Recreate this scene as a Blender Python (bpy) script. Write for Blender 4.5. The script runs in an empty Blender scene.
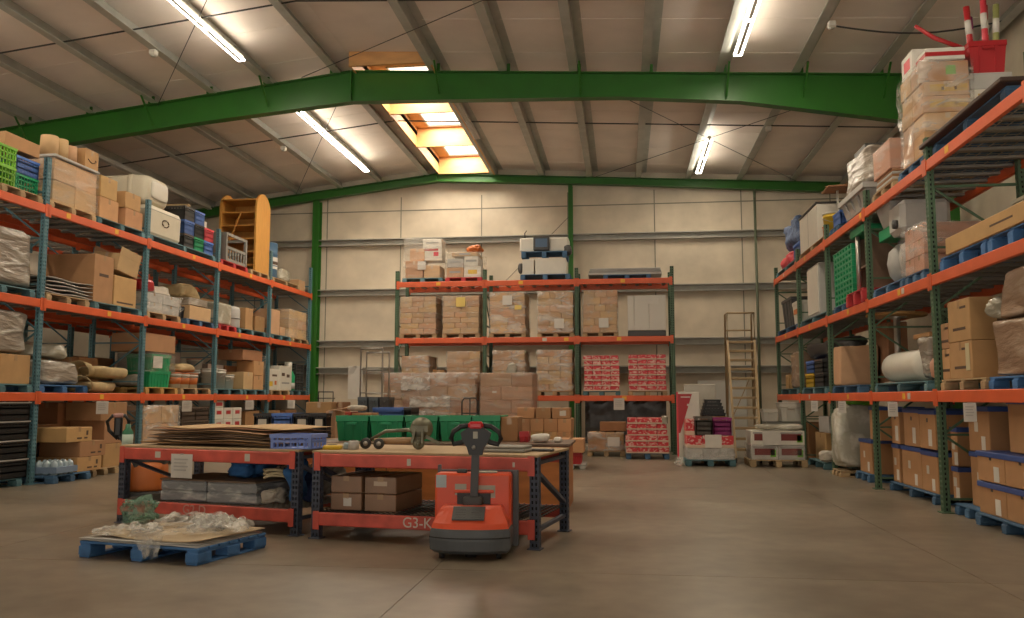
import bpy, math, random
from mathutils import Vector, Matrix, noise as mnoise

random.seed(7)
SC = bpy.context.scene
COL = SC.collection
PI = math.pi

# ---------------------------------------------------------------- camera
EYE = Vector((0.0, 0.0, 1.25))
F, PITCH, YAW = 865.0, math.radians(5.9), math.radians(7.3)
cam_data = bpy.data.cameras.new('camera')
cam_data.sensor_width = 36.0
cam_data.lens = 36.0 * F / 1024.0
cam_data.clip_end = 200
cam = bpy.data.objects.new('camera', cam_data)
cam.location = EYE
cam.rotation_euler = (PI / 2 + PITCH, 0, YAW)
COL.objects.link(cam)
SC.camera = cam

# ---------------------------------------------------------------- world, exposure
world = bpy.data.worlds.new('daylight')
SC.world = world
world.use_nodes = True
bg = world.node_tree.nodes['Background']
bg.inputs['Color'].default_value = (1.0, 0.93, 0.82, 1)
# a hazy sky, with added glow below the horizon to light the ceiling
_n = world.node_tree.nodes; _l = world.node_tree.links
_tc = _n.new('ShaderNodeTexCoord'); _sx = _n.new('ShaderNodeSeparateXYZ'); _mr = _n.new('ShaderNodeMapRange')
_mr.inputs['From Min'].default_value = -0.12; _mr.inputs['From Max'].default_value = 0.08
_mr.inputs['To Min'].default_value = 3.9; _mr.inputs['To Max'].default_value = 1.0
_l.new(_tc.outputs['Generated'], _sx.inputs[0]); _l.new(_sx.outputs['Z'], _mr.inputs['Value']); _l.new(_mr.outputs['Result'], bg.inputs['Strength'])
SC.view_settings.view_transform = 'Standard'
SC.view_settings.look = 'None'
SC.view_settings.gamma = 1.0
SC.view_settings.use_curve_mapping = False
SC.view_settings.exposure = 0.2
LAMP_W = 72.0          # watts of one fluorescent fixture
SKY_W = 85.0          # watts through one skylight pane
PANE_E, TUBE_E = 1.6, 16.0
UP_W = 3.5             # the share of it that goes up to the roof, each side
LAMP_COL = (1.0, 0.86, 0.66)

# ---------------------------------------------------------------- measuring: a pixel of the photograph onto a real plane
FW = Vector((-math.sin(YAW) * math.cos(PITCH), math.cos(YAW) * math.cos(PITCH), math.sin(PITCH)))
RT = Vector((math.cos(YAW), math.sin(YAW), 0))
UP = RT.cross(FW)
def ray(x, y): return FW + RT * ((x - 512) / F) + UP * ((309 - y) / F)
def on_x(x, y, X): d = ray(x, y); return EYE + d * (X / d.x)
def on_y(x, y, Y): d = ray(x, y); return EYE + d * (Y / d.y)
def on_z(x, y, Z=0.0): d = ray(x, y); return EYE + d * ((Z - EYE.z) / d.z)

YLs = [9.0, 11.82, 14.63, 17.43, 20.23, 23.0]     # upright positions, left and right racks
YRs = [20.2, 17.7, 15.22, 12.74, 10.2, 7.66]
XL, XR, YB = -8.57, 3.46, 19.8            # front planes of the left, right and back racks
YWALL = 23.4
TL = (1.335, 2.72, 4.14)                  # shelf tops, left rack
TR = (1.335, 2.63, 3.945)
TB = (1.315, 2.655, 3.985)
def LF(xn, yt, xf, zb, dep=0.9, inset=0.04):
    p = on_x(xn, yt, XL - inset); q = on_x(xf, yt, XL - inset)
    return (XL - inset - dep, XL - inset, p.y, q.y, zb, p.z)
def RF(xn, yt, xf, zb, dep=0.9, inset=0.04):
    p = on_x(xn, yt, XR + inset); q = on_x(xf, yt, XR + inset)
    return (XR + inset, XR + inset + dep, p.y, q.y, zb, p.z)
def BF(x0, x1, yt, zb, dep=0.9, Y=None):
    Y = YB + 0.04 if Y is None else Y
    p = on_y(x0, yt, Y); q = on_y(x1, yt, Y)
    return (p.x, q.x, Y, Y + dep, zb, p.z)

# ---------------------------------------------------------------- materials
MATS = {}
def M(name, col, rough=0.6, metal=0.0, var=0.0, hue=0.0, nz=0.0, ns=6.0, stretch=(1, 1, 1), bump=0.0, emit=0.0, alpha=1.0, spec=0.5, coat=0.0):
    if name in MATS: return MATS[name]
    m = bpy.data.materials.new(name); m.use_nodes = True
    nt = m.node_tree; N = nt.nodes; L = nt.links
    b = N['Principled BSDF']
    b.inputs['Roughness'].default_value = rough
    b.inputs['Metallic'].default_value = metal
    b.inputs['Base Color'].default_value = (*col, 1)
    b.inputs['Specular IOR Level'].default_value = spec
    b.inputs['Coat Weight'].default_value = coat
    if alpha < 1: b.inputs['Alpha'].default_value = alpha
    if emit:
        b.inputs['Emission Color'].default_value = (*col, 1)
        b.inputs['Emission Strength'].default_value = emit
    last = None
    if var or hue or nz:
        hs = N.new('ShaderNodeHueSaturation'); hs.inputs['Color'].default_value = (*col, 1)
        L.new(hs.outputs['Color'], b.inputs['Base Color'])
        val = None
        if var or hue:
            oi = N.new('ShaderNodeObjectInfo')
            mr = N.new('ShaderNodeMapRange'); mr.inputs['To Min'].default_value = 1 - var; mr.inputs['To Max'].default_value = 1 + var
            L.new(oi.outputs['Random'], mr.inputs['Value']); val = mr.outputs['Result']
            if hue:
                m2 = N.new('ShaderNodeMath'); m2.operation = 'MULTIPLY'; m2.inputs[1].default_value = 7.31
                m3 = N.new('ShaderNodeMath'); m3.operation = 'FRACT'
                m4 = N.new('ShaderNodeMapRange'); m4.inputs['To Min'].default_value = 0.5 - hue; m4.inputs['To Max'].default_value = 0.5 + hue
                L.new(oi.outputs['Random'], m2.inputs[0]); L.new(m2.outputs[0], m3.inputs[0]); L.new(m3.outputs[0], m4.inputs['Value'])
                L.new(m4.outputs['Result'], hs.inputs['Hue'])
        if nz or bump:
            tc = N.new('ShaderNodeTexCoord'); mp = N.new('ShaderNodeMapping'); mp.inputs['Scale'].default_value = stretch
            no = N.new('ShaderNodeTexNoise'); no.inputs['Scale'].default_value = ns; no.inputs['Detail'].default_value = 5
            L.new(tc.outputs['Object'], mp.inputs['Vector']); L.new(mp.outputs['Vector'], no.inputs['Vector'])
            r2 = N.new('ShaderNodeMapRange'); r2.inputs['From Min'].default_value = 0.25; r2.inputs['From Max'].default_value = 0.75
            r2.inputs['To Min'].default_value = 1 - nz; r2.inputs['To Max'].default_value = 1 + nz
            L.new(no.outputs['Fac'], r2.inputs['Value'])
            if val is None: val = r2.outputs['Result']
            else:
                mu = N.new('ShaderNodeMath'); mu.operation = 'MULTIPLY'
                L.new(val, mu.inputs[0]); L.new(r2.outputs['Result'], mu.inputs[1]); val = mu.outputs[0]
            if bump:
                bp = N.new('ShaderNodeBump'); bp.inputs['Strength'].default_value = bump; bp.inputs['Distance'].default_value = 0.02
                L.new(no.outputs['Fac'], bp.inputs['Height']); L.new(bp.outputs['Normal'], b.inputs['Normal'])
        if val is not None: L.new(val, hs.inputs['Value'])
    MATS[name] = m
    return m

card = M('cardboard', (0.45, 0.252, 0.112), 0.8, var=0.22, hue=0.012, nz=0.10, ns=5)
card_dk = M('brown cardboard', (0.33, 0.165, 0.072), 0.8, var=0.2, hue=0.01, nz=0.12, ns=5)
card_lt = M('kraft cardboard', (0.50, 0.31, 0.165), 0.8, var=0.15, hue=0.012, nz=0.08, ns=5)
tape = M('packing tape', (0.42, 0.27, 0.15), 0.25, nz=0.1)
tape_lt = M('clear tape', (0.55, 0.42, 0.30), 0.2)
ink = M('print ink', (0.09, 0.05, 0.03), 0.7)
paper = M('white paper', (0.62, 0.58, 0.52), 0.8, var=0.06, nz=0.05, ns=9)
yellow_note = M('yellow note', (0.70, 0.52, 0.15), 0.8)
kraft = M('kraft paper', (0.45, 0.33, 0.17), 0.85, nz=0.2, ns=7)
white_pl = M('white plastic', (0.62, 0.58, 0.50), 0.4, var=0.06, nz=0.04)
cream_pl = M('cream plastic', (0.58, 0.52, 0.40), 0.45, nz=0.06)
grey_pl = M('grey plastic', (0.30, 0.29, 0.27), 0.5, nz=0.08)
lt_grey = M('light grey board', (0.42, 0.40, 0.37), 0.6, var=0.1, nz=0.08)
dark_pl = M('black plastic', (0.018, 0.017, 0.017), 0.45)
char_pl = M('charcoal plastic', (0.055, 0.052, 0.05), 0.5)
green_pl = M('green plastic', (0.012, 0.27, 0.11), 0.4, var=0.12)
lime_pl = M('lime plastic', (0.16, 0.42, 0.03), 0.45, var=0.2)
blue_pl = M('blue plastic', (0.075, 0.17, 0.50), 0.45, var=0.2)
peri_pl = M('periwinkle plastic', (0.19, 0.27, 0.62), 0.45)
red_pl = M('red plastic', (0.42, 0.02, 0.025), 0.4, var=0.1)
pink_pl = M('pink red plastic', (0.62, 0.05, 0.07), 0.5)
purple_pl = M('purple plastic', (0.28, 0.02, 0.16), 0.45)
yellow_pl = M('yellow plastic', (0.65, 0.42, 0.03), 0.45)
orange_pl = M('orange plastic', (0.55, 0.15, 0.03), 0.5)
wood = M('pallet wood', (0.40, 0.28, 0.15), 0.8, var=0.2, nz=0.2, ns=9)
pine = M('varnished pine', (0.56, 0.27, 0.06), 0.45, nz=0.14, ns=5, stretch=(6, 6, 0.7))
ply = M('orange plywood', (0.46, 0.17, 0.045), 0.5, nz=0.28, ns=3, stretch=(0.6, 1, 3))
board = M('particle board', (0.42, 0.29, 0.16), 0.75, nz=0.12, ns=14)
pal_blue = M('blue pallet paint', (0.055, 0.125, 0.22), 0.75, var=0.25, nz=0.25, ns=8)
pal_teal = M('teal pallet paint', (0.09, 0.19, 0.215), 0.8, var=0.25, nz=0.25, ns=8)
pal_bright = M('bright blue pallet paint', (0.055, 0.16, 0.36), 0.7, nz=0.35, ns=8)
pal_red = M('red pallet paint', (0.45, 0.03, 0.035), 0.7, nz=0.2, ns=8)
beam_or = M('orange beam enamel', (0.66, 0.105, 0.028), 0.45, var=0.06, nz=0.10, ns=3)
beam_rd = M('worn red beam enamel', (0.60, 0.095, 0.065), 0.5, nz=0.3, ns=5)
up_teal = M('teal upright enamel', (0.095, 0.20, 0.235), 0.5, var=0.08, nz=0.12, ns=6)
up_green = M('green upright enamel', (0.075, 0.135, 0.075), 0.5, var=0.08, nz=0.12, ns=6)
up_navy = M('navy upright enamel', (0.055, 0.065, 0.095), 0.5, nz=0.3, ns=6)
slot_dk = M('upright slot shade', (0.012, 0.012, 0.012), 0.9)
galv = M('galvanised steel', (0.24, 0.235, 0.20), 0.5, metal=0.25, nz=0.12, ns=4)
wire_m = M('deck wire', (0.27, 0.25, 0.215), 0.5, metal=0.4)
steel = M('bright steel', (0.40, 0.37, 0.33), 0.35, metal=0.7, nz=0.15)
dk_steel = M('dark steel', (0.05, 0.048, 0.045), 0.45, metal=0.3)
frame_gr = M('green frame paint', (0.022, 0.13, 0.012), 0.4, nz=0.12, ns=2)
label_yel = M('yellow sticker', (0.75, 0.42, 0.04), 0.6)
label_wht = M('pale sticker', (0.55, 0.50, 0.42), 0.7)
tan_metal = M('tan ladder paint', (0.36, 0.25, 0.125), 0.5, nz=0.1)
jack_red = M('pallet jack red', (0.72, 0.085, 0.028), 0.35, nz=0.06, ns=3, coat=0.2)
jack_grey = M('pallet jack grey', (0.095, 0.103, 0.112), 0.5, nz=0.15, ns=6)
blue_cloth = M('blue cloth', (0.03, 0.12, 0.30), 0.85, nz=0.3, ns=14)
pale_cloth = M('pale cloth', (0.45, 0.40, 0.33), 0.85, nz=0.25, ns=12)
foam_pink = M('pink board', (0.52, 0.27, 0.18), 0.75, nz=0.06)

def film_material(name, col, lo, hi, sc):
    m = bpy.data.materials.new(name); m.use_nodes = True
    nt = m.node_tree; N = nt.nodes; L = nt.links
    b = N['Principled BSDF']; b.inputs['Base Color'].default_value = (*col, 1); b.inputs['Roughness'].default_value = 0.18
    tc = N.new('ShaderNodeTexCoord'); mp = N.new('ShaderNodeMapping'); mp.inputs['Scale'].default_value = sc
    no = N.new('ShaderNodeTexNoise'); no.inputs['Scale'].default_value = 2.2; no.inputs['Detail'].default_value = 6; no.inputs['Distortion'].default_value = 0.6
    r = N.new('ShaderNodeMapRange'); r.inputs['From Min'].default_value = 0.42; r.inputs['From Max'].default_value = 0.72
    r.inputs['To Min'].default_value = lo; r.inputs['To Max'].default_value = hi
    L.new(tc.outputs['Object'], mp.inputs['Vector']); L.new(mp.outputs['Vector'], no.inputs['Vector'])
    L.new(no.outputs['Fac'], r.inputs['Value']); L.new(r.outputs['Result'], b.inputs['Alpha'])
    bp = N.new('ShaderNodeBump'); bp.inputs['Strength'].default_value = 0.5; bp.inputs['Distance'].default_value = 0.03
    L.new(no.outputs['Fac'], bp.inputs['Height']); L.new(bp.outputs['Normal'], b.inputs['Normal'])
    return m
def wrap_material(name, col, streak, sc, lo=0.5, hi=0.66):
    """goods seen through wrinkled film: their own colour with fold highlights painted in as pale streaks."""
    m = bpy.data.materials.new(name); m.use_nodes = True
    nt = m.node_tree; N = nt.nodes; L = nt.links; b = N['Principled BSDF']; b.inputs['Roughness'].default_value = 0.24
    tc = N.new('ShaderNodeTexCoord'); mp = N.new('ShaderNodeMapping'); mp.inputs['Scale'].default_value = sc
    no = N.new('ShaderNodeTexNoise'); no.inputs['Scale'].default_value = 2.6; no.inputs['Detail'].default_value = 6; no.inputs['Distortion'].default_value = 0.35
    r = N.new('ShaderNodeMapRange'); r.inputs['From Min'].default_value = lo; r.inputs['From Max'].default_value = hi
    n2 = N.new('ShaderNodeTexNoise'); n2.inputs['Scale'].default_value = 1.4; n2.inputs['Detail'].default_value = 3
    r2 = N.new('ShaderNodeMapRange'); r2.inputs['To Min'].default_value = 0.6; r2.inputs['To Max'].default_value = 1.35
    hs = N.new('ShaderNodeHueSaturation'); hs.inputs['Color'].default_value = (*col, 1)
    mx = N.new('ShaderNodeMix'); mx.data_type = 'RGBA'; mx.inputs['B'].default_value = (*streak, 1)  # streak colour paints the gloss of the folds
    L.new(tc.outputs['Object'], mp.inputs['Vector']); L.new(mp.outputs['Vector'], no.inputs['Vector']); L.new(mp.outputs['Vector'], n2.inputs['Vector'])
    L.new(n2.outputs['Fac'], r2.inputs['Value']); L.new(r2.outputs['Result'], hs.inputs['Value'])
    L.new(no.outputs['Fac'], r.inputs['Value']); L.new(r.outputs['Result'], mx.inputs['Factor'])
    L.new(hs.outputs['Color'], mx.inputs['A']); L.new(mx.outputs['Result'], b.inputs['Base Color'])
    bp = N.new('ShaderNodeBump'); bp.inputs['Strength'].default_value = 0.9; bp.inputs['Distance'].default_value = 0.05
    L.new(no.outputs['Fac'], bp.inputs['Height']); L.new(bp.outputs['Normal'], b.inputs['Normal'])
    return m
grey_wrap = wrap_material('grey wrapped film', (0.27, 0.225, 0.18), (0.50, 0.46, 0.40), (0.8, 0.8, 3.6))
tan_wrap = wrap_material('tan wrapped film', (0.31, 0.20, 0.13), (0.42, 0.33, 0.25), (0.8, 0.8, 2.6), 0.54, 0.72)
pale_wrap = wrap_material('pale wrapped film', (0.34, 0.31, 0.24), (0.56, 0.53, 0.45), (1.2, 1.2, 1.8))
bag_wrap = wrap_material('white bag film', (0.46, 0.44, 0.36), (0.66, 0.64, 0.56), (1.4, 1.4, 1.6))
film_m = film_material('clear stretch film', (0.72, 0.66, 0.58), 0.03, 0.42, (0.7, 0.7, 3.2))
film_hv = film_material('glossy stretch film', (0.80, 0.76, 0.70), 0.05, 0.62, (1.0, 1.0, 2.6))
film_pt = film_material('bright film patch', (0.80, 0.77, 0.72), 0.10, 0.95, (1.2, 1.2, 2.6))
film_cr = film_material('crumpled plastic film', (0.74, 0.72, 0.66), 0.06, 0.60, (4, 4, 4))

# ---------------------------------------------------------------- mesh collector
class MB:
    def __init__(s): s.v = []; s.f = []; s.sm = []
    def _add(s, vs, fs, smooth=False, mat=None):
        n = len(s.v)
        if mat is not None: vs = [mat @ Vector(v) for v in vs]
        s.v += [tuple(v) for v in vs]; s.f += [tuple(i + n for i in f) for f in fs]; s.sm += [smooth] * len(fs)
        return s
    def box(s, x0, x1, y0, y1, z0, z1, mat=None):
        vs = [(x0, y0, z0), (x1, y0, z0), (x1, y1, z0), (x0, y1, z0), (x0, y0, z1), (x1, y0, z1), (x1, y1, z1), (x0, y1, z1)]
        return s._add(vs, [(0, 3, 2, 1), (4, 5, 6, 7), (0, 1, 5, 4), (1, 2, 6, 5), (2, 3, 7, 6), (3, 0, 4, 7)], False, mat)
    def cbox(s, x0, x1, y0, y1, z0, z1, b=0.006, mat=None):
        b = min(b, (x1 - x0) * .3, (y1 - y0) * .3, (z1 - z0) * .3)
        X, Y, Z = (x0, x1), (y0, y1), (z0, z1); vs = []; idx = {}
        for i in (0, 1):
            for j in (0, 1):
                for k in (0, 1):
                    dx, dy, dz = (b, -b)[i], (b, -b)[j], (b, -b)[k]
                    for a, p in (('x', (X[i], Y[j] + dy, Z[k] + dz)), ('y', (X[i] + dx, Y[j], Z[k] + dz)), ('z', (X[i] + dx, Y[j] + dy, Z[k]))):
                        idx[(a, i, j, k)] = len(vs); vs.append(p)
        fs = []
        for i in (0, 1):
            q = [idx[('x', i, j, k)] for j, k in ((0, 0), (1, 0), (1, 1), (0, 1))]; fs.append(q if i else q[::-1])
            q = [idx[('y', j, i, k)] for j, k in ((0, 0), (1, 0), (1, 1), (0, 1))]; fs.append(q[::-1] if i else q)
            q = [idx[('z', j, k, i)] for j, k in ((0, 0), (1, 0), (1, 1), (0, 1))]; fs.append(q if i else q[::-1])
        for i in (0, 1):
            for j in (0, 1):
                sg = (i == j)
                q = [idx[('x', i, j, 0)], idx[('y', i, j, 0)], idx[('y', i, j, 1)], idx[('x', i, j, 1)]]; fs.append(q if sg else q[::-1])
                q = [idx[('x', i, 0, j)], idx[('z', i, 0, j)], idx[('z', i, 1, j)], idx[('x', i, 1, j)]]; fs.append(q[::-1] if sg else q)
                q = [idx[('y', 0, i, j)], idx[('z', 0, i, j)], idx[('z', 1, i, j)], idx[('y', 1, i, j)]]; fs.append(q if sg else q[::-1])
        for i in (0, 1):
            for j in (0, 1):
                for k in (0, 1):
                    t = [idx[('x', i, j, k)], idx[('y', i, j, k)], idx[('z', i, j, k)]]
                    fs.append(t if (i + j + k) % 2 == 1 else t[::-1])
        return s._add(vs, fs, False, mat)
    def bar(s, p, q, w, h=None):
        p, q = Vector(p), Vector(q); d = q - p; L = d.length
        if L < 1e-6: return s
        z = d / L; ref = Vector((0, 0, 1)) if abs(z.z) < 0.95 else Vector((0, 1, 0))
        x = ref.cross(z).normalized(); y = z.cross(x); h = h or w
        m = Matrix((x, y, z)).transposed().to_4x4(); m.translation = p
        return s.box(-w / 2, w / 2, -h / 2, h / 2, 0, L, m)
    def tube(s, pts, r, n=8, close=True):
        pts = [Vector(p) for p in pts]; vs = []; fs = []
        rr = r if isinstance(r, (list, tuple)) else [r] * len(pts)
        for i, p in enumerate(pts):
            t = (pts[min(i + 1, len(pts) - 1)] - pts[max(i - 1, 0)]).normalized()
            ref = Vector((0, 0, 1)) if abs(t.z) < 0.9 else Vector((0, 1, 0))
            x = ref.cross(t).normalized(); y = t.cross(x)
            for k in range(n):
                a = 2 * PI * k / n; vs.append(p + (x * math.cos(a) + y * math.sin(a)) * rr[i])
        for i in range(len(pts) - 1):
            for k in range(n): fs.append((i * n + k, i * n + (k + 1) % n, (i + 1) * n + (k + 1) % n, (i + 1) * n + k))
        fs.append(tuple(range(n))[::-1]); fs.append(tuple((len(pts) - 1) * n + k for k in range(n)))
        return s._add(vs, fs, True)
    def lathe(s, prof, n=16, mat=None):
        vs = []; fs = []
        for r, z in prof:
            for k in range(n): a = 2 * PI * k / n; vs.append((r * math.cos(a), r * math.sin(a), z))
        for i in range(len(prof) - 1):
            for k in range(n): fs.append((i * n + k, i * n + (k + 1) % n, (i + 1) * n + (k + 1) % n, (i + 1) * n + k))
        fs.append(tuple(range(n))[::-1]); fs.append(tuple((len(prof) - 1) * n + k for k in range(n)))
        return s._add(vs, fs, True, mat)
    def rlathe(s, prof, c=(0, 0), mat=None):
        """rectangular rings (half x, half y, z) joined in order and capped: tubs, bins, lids."""
        vs = []; fs = []
        for hx, hy, z in prof: vs += [(c[0] - hx, c[1] - hy, z), (c[0] + hx, c[1] - hy, z), (c[0] + hx, c[1] + hy, z), (c[0] - hx, c[1] + hy, z)]
        for i in range(len(prof) - 1):
            for k in range(4): fs.append((i * 4 + k, i * 4 + (k + 1) % 4, i * 4 + 4 + (k + 1) % 4, i * 4 + 4 + k))
        fs.append((3, 2, 1, 0)); e = (len(prof) - 1) * 4; fs.append((e, e + 1, e + 2, e + 3))
        return s._add(vs, fs, False, mat)
    def prism(s, poly, a0, a1, axis='y'):
        """polygon (u, w) extruded along axis from a0 to a1; u is x (or y when axis is x), w is z; axis z: u, w are x, y."""
        n = len(poly)
        P = {'y': lambda u, w, a: (u, a, w), 'x': lambda u, w, a: (a, u, w), 'z': lambda u, w, a: (u, w, a)}[axis]
        vs = [P(u, w, a0) for u, w in poly] + [P(u, w, a1) for u, w in poly]
        fs = [tuple(range(n)), tuple(range(2 * n - 1, n - 1, -1))] + [(i, i + n, (i + 1) % n + n, (i + 1) % n) for i in range(n)]
        return s._add(vs, fs)
    def lump(s, b, seed=0, amp=0.12, e=0.35, nu=20, nv=12, freq=3.0, flat=True, wrinkle=0.0):
        """a sagging rounded heap or bag that fills the box b."""
        cx, cy, cz = (b[0] + b[1]) / 2, (b[2] + b[3]) / 2, (b[4] + b[5]) / 2
        hx, hy, hz = (b[1] - b[0]) / 2, (b[3] - b[2]) / 2, (b[5] - b[4]) / 2
        sp = lambda c: math.copysign(abs(c) ** e, c); vs = []; fs = []
        for i in range(nv + 1):
            ph = -PI / 2 + PI * i / nv
            for k in range(nu):
                th = 2 * PI * k / nu
                x, y, z = sp(math.cos(ph)) * sp(math.cos(th)), sp(math.cos(ph)) * sp(math.sin(th)), sp(math.sin(ph))
                q = Vector((x * hx * freq + seed * 7.1, y * hy * freq - seed, z * hz * freq + seed * 3))
                d = 1 + amp * (mnoise.noise(q) * 1.6 - 0.35)
                if wrinkle: d -= wrinkle * abs(mnoise.noise(Vector((q.x * 1.7, q.y * 1.7, q.z * 7)))) + wrinkle * .6 * abs(mnoise.noise(q * 4.5))
                p = Vector((cx + x * hx * d, cy + y * hy * d, cz + z * hz * d))
                if flat: p.z = max(p.z, b[4])
                vs.append(p)
        for i in range(nv):
            for k in range(nu): fs.append((i * nu + k, i * nu + (k + 1) % nu, (i + 1) * nu + (k + 1) % nu, (i + 1) * nu + k))
        return s._add(vs, fs, True)
    def sheet(s, b, nx, ny, fn, t=0.004, mat=None, smooth=True):
        """a thin crumpled sheet over the rectangle b=(x0,x1,y0,y1); fn(x,y) is its height; t its thickness."""
        vs = []; fs = []
        for lay in (0, 1):
            for j in range(ny + 1):
                for i in range(nx + 1):
                    x = b[0] + (b[1] - b[0]) * i / nx; y = b[2] + (b[3] - b[2]) * j / ny; z = fn(x, y)
                    if isinstance(z, tuple): x, y, z = z
                    vs.append((x, y, z - t * lay))
        w = nx + 1; o = w * (ny + 1)
        for j in range(ny):
            for i in range(nx):
                a = j * w + i; fs.append((a, a + 1, a + w + 1, a + w)); fs.append((a + o, a + w + o, a + w + 1 + o, a + 1 + o))
        rim = [j for j in range(nx)] + [nx + w * j for j in range(ny)] + [ny * w + nx - i for i in range(nx)] + [w * (ny - j) for j in range(ny)]
        for i, a in enumerate(rim): c = rim[(i + 1) % len(rim)]; fs.append((a, a + o, c + o, c))
        return s._add(vs, fs, smooth, mat)
    def mesh(s, name, mat):
        me = bpy.data.meshes.new(name); me.from_pydata(s.v, [], s.f); me.materials.append(mat)
        me.polygons.foreach_set('use_smooth', s.sm); me.update(); return me

def link(name, data, parent=None, loc=(0, 0, 0), rz=0.0):
    o = bpy.data.objects.new(name, data); COL.objects.link(o)
    o.location = loc; o.rotation_euler = (0, 0, rz)
    if parent is not None: o.parent = parent
    return o
def tag(o, label, cat, group=None, kind=None):
    o['label'] = label; o['category'] = cat
    if group: o['group'] = group
    if kind: o['kind'] = kind
    return o
def thing(name, label, cat, loc=(0, 0, 0), rz=0.0, group=None): return tag(link(name, None, None, loc, rz), label, cat, group)
def part(name, mb, mat, parent, label=None):
    o = link(name, mb.mesh(name, mat), parent)
    if label: o['label'] = label
    return o
def solid(name, mb, mat, label, cat, loc=(0, 0, 0), rz=0.0, group=None): return tag(link(name, mb.mesh(name, mat), None, loc, rz), label, cat, group)
def struct(name, mb, mat, parent=None):
    o = link(name, mb.mesh(name, mat), parent)
    if parent is None: o['kind'] = 'structure'
    return o
def copy_tree(o, parent=None):
    c = o.copy(); COL.objects.link(c)
    if parent is not None: c.parent = parent
    for ch in list(o.children): copy_tree(ch, c)
    return c
def letters(name, txt, size, mat, parent, mw, depth=0.002):
    cu = bpy.data.curves.new(name, 'FONT'); cu.body = txt; cu.size = size; cu.extrude = depth; cu.align_x = 'CENTER'; cu.align_y = 'CENTER'
    t = bpy.data.objects.new(name, cu); COL.objects.link(t)
    me = bpy.data.meshes.new_from_object(t); bpy.data.objects.remove(t)
    me.materials.clear(); me.materials.append(mat)
    o = link(name, me, parent); o.matrix_local = mw
    return o
def facing(loc, rz=0.0): return Matrix.Translation(loc) @ Matrix.Rotation(rz, 4, 'Z') @ Matrix.Rotation(PI / 2, 4, 'X')

# ================================================================ THE SETTING
def zr(x):      # top of the green rafters = underside of the purlins
    return 7.47 - 0.117 * (-5.07 - x) if x < -5.07 else 7.47 - 0.055 * (x + 5.07)
X0, X1, YF, RIDGE = -13.6, 6.0, -5.0, -5.07
PUR = 0.24

def concrete():
    m = bpy.data.materials.new('polished concrete'); m.use_nodes = True; nt = m.node_tree; N = nt.nodes; L = nt.links
    b = N['Principled BSDF']; tc = N.new('ShaderNodeTexCoord')
    n1 = N.new('ShaderNodeTexNoise'); n1.inputs['Scale'].default_value = 0.55; n1.inputs['Detail'].default_value = 8; n1.inputs['Roughness'].default_value = 0.65
    n2 = N.new('ShaderNodeTexNoise'); n2.inputs['Scale'].default_value = 5; n2.inputs['Detail'].default_value = 6
    L.new(tc.outputs['Object'], n1.inputs['Vector']); L.new(tc.outputs['Object'], n2.inputs['Vector'])
    mx = N.new('ShaderNodeMix'); mx.data_type = 'FLOAT'; mx.inputs['Factor'].default_value = 0.35
    L.new(n1.outputs['Fac'], mx.inputs['A']); L.new(n2.outputs['Fac'], mx.inputs['B'])
    cr = N.new('ShaderNodeValToRGB')
    cr.color_ramp.elements[0].position = 0.3; cr.color_ramp.elements[0].color = (0.115, 0.092, 0.066, 1)
    cr.color_ramp.elements[1].position = 0.72; cr.color_ramp.elements[1].color = (0.30, 0.245, 0.178, 1)
    L.new(mx.outputs['Result'], cr.inputs['Fac']); L.new(cr.outputs['Color'], b.inputs['Base Color'])
    r = N.new('ShaderNodeMapRange'); r.inputs['To Min'].default_value = 0.22; r.inputs['To Max'].default_value = 0.46
    L.new(n1.outputs['Fac'], r.inputs['Value']); L.new(r.outputs['Result'], b.inputs['Roughness'])
    return m
conc = concrete()
fl = MB()
# floor slab cast in bays, with narrow sawn joints between them
xs = [X0, -9.0, -5.25, -1.4, 2.45, X1]; ys = [YF, 0.2, 6.4, 12.6, 18.8, YWALL]
fl.box(X0, X1, YF, YWALL, -0.2, -0.004)
for i in range(5):
    for j in range(5): fl.box(xs[i] + 0.003, xs[i + 1] - 0.003, ys[j] + 0.003, ys[j + 1] - 0.003, -0.03, 0.0)
struct('floor', fl, conc)

wall_m = M('insulated wall facing', (0.58, 0.50, 0.385), 0.75, nz=0.16, ns=1.6, bump=0.08)
roof_m = M('insulated roof facing', (0.82, 0.73, 0.65), 0.7, nz=0.08, ns=1.3, stretch=(1, 1, 1), bump=0.12)
seam_m = M('wall seam tape', (0.20, 0.19, 0.15), 0.7)
girt_m = M('wall girt steel', (0.36, 0.345, 0.30), 0.5, metal=0.2, nz=0.1)
purl_m = M('purlin steel', (0.42, 0.42, 0.375), 0.5, metal=0.1, nz=0.15, ns=3)

w = MB()
w.prism([(X0, 0), (X1, 0), (X1, zr(X1) + 0.6), (RIDGE, zr(RIDGE) + 0.6), (X0, zr(X0) + 0.6)], YWALL, YWALL + 0.15, 'y')
struct('wall_back', w, wall_m)
struct('wall_front', MB().prism([(X0, 3.6), (X1, 3.6), (X1, zr(X1) + 0.6), (RIDGE, zr(RIDGE) + 0.6), (X0, zr(X0) + 0.6)], YF - .15, YF, 'y'), wall_m)     # unseen, added over the front opening to cut sky light on the floor
struct('wall_left', MB().box(X0 - 0.15, X0, YF, YWALL, 0, zr(X0) + 0.5), wall_m)
struct('wall_right', MB().box(X1, X1 + 0.15, YF, YWALL, 0, zr(X1) + 0.5), wall_m)
sm = MB()
for k, x in enumerate([-12.6, -10.4, -8.3, -6.15, -3.85, -1.45, 0.9, 3.2, 5.5]):
    sm.box(x - 0.014, x + 0.014, YWALL - 0.008, YWALL + 0.01, 0, 6.9)
sm.box(X0, X1, YWALL - 0.006, YWALL + 0.01, 6.5, 6.53)
struct('trim_1', sm, seam_m)

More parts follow.
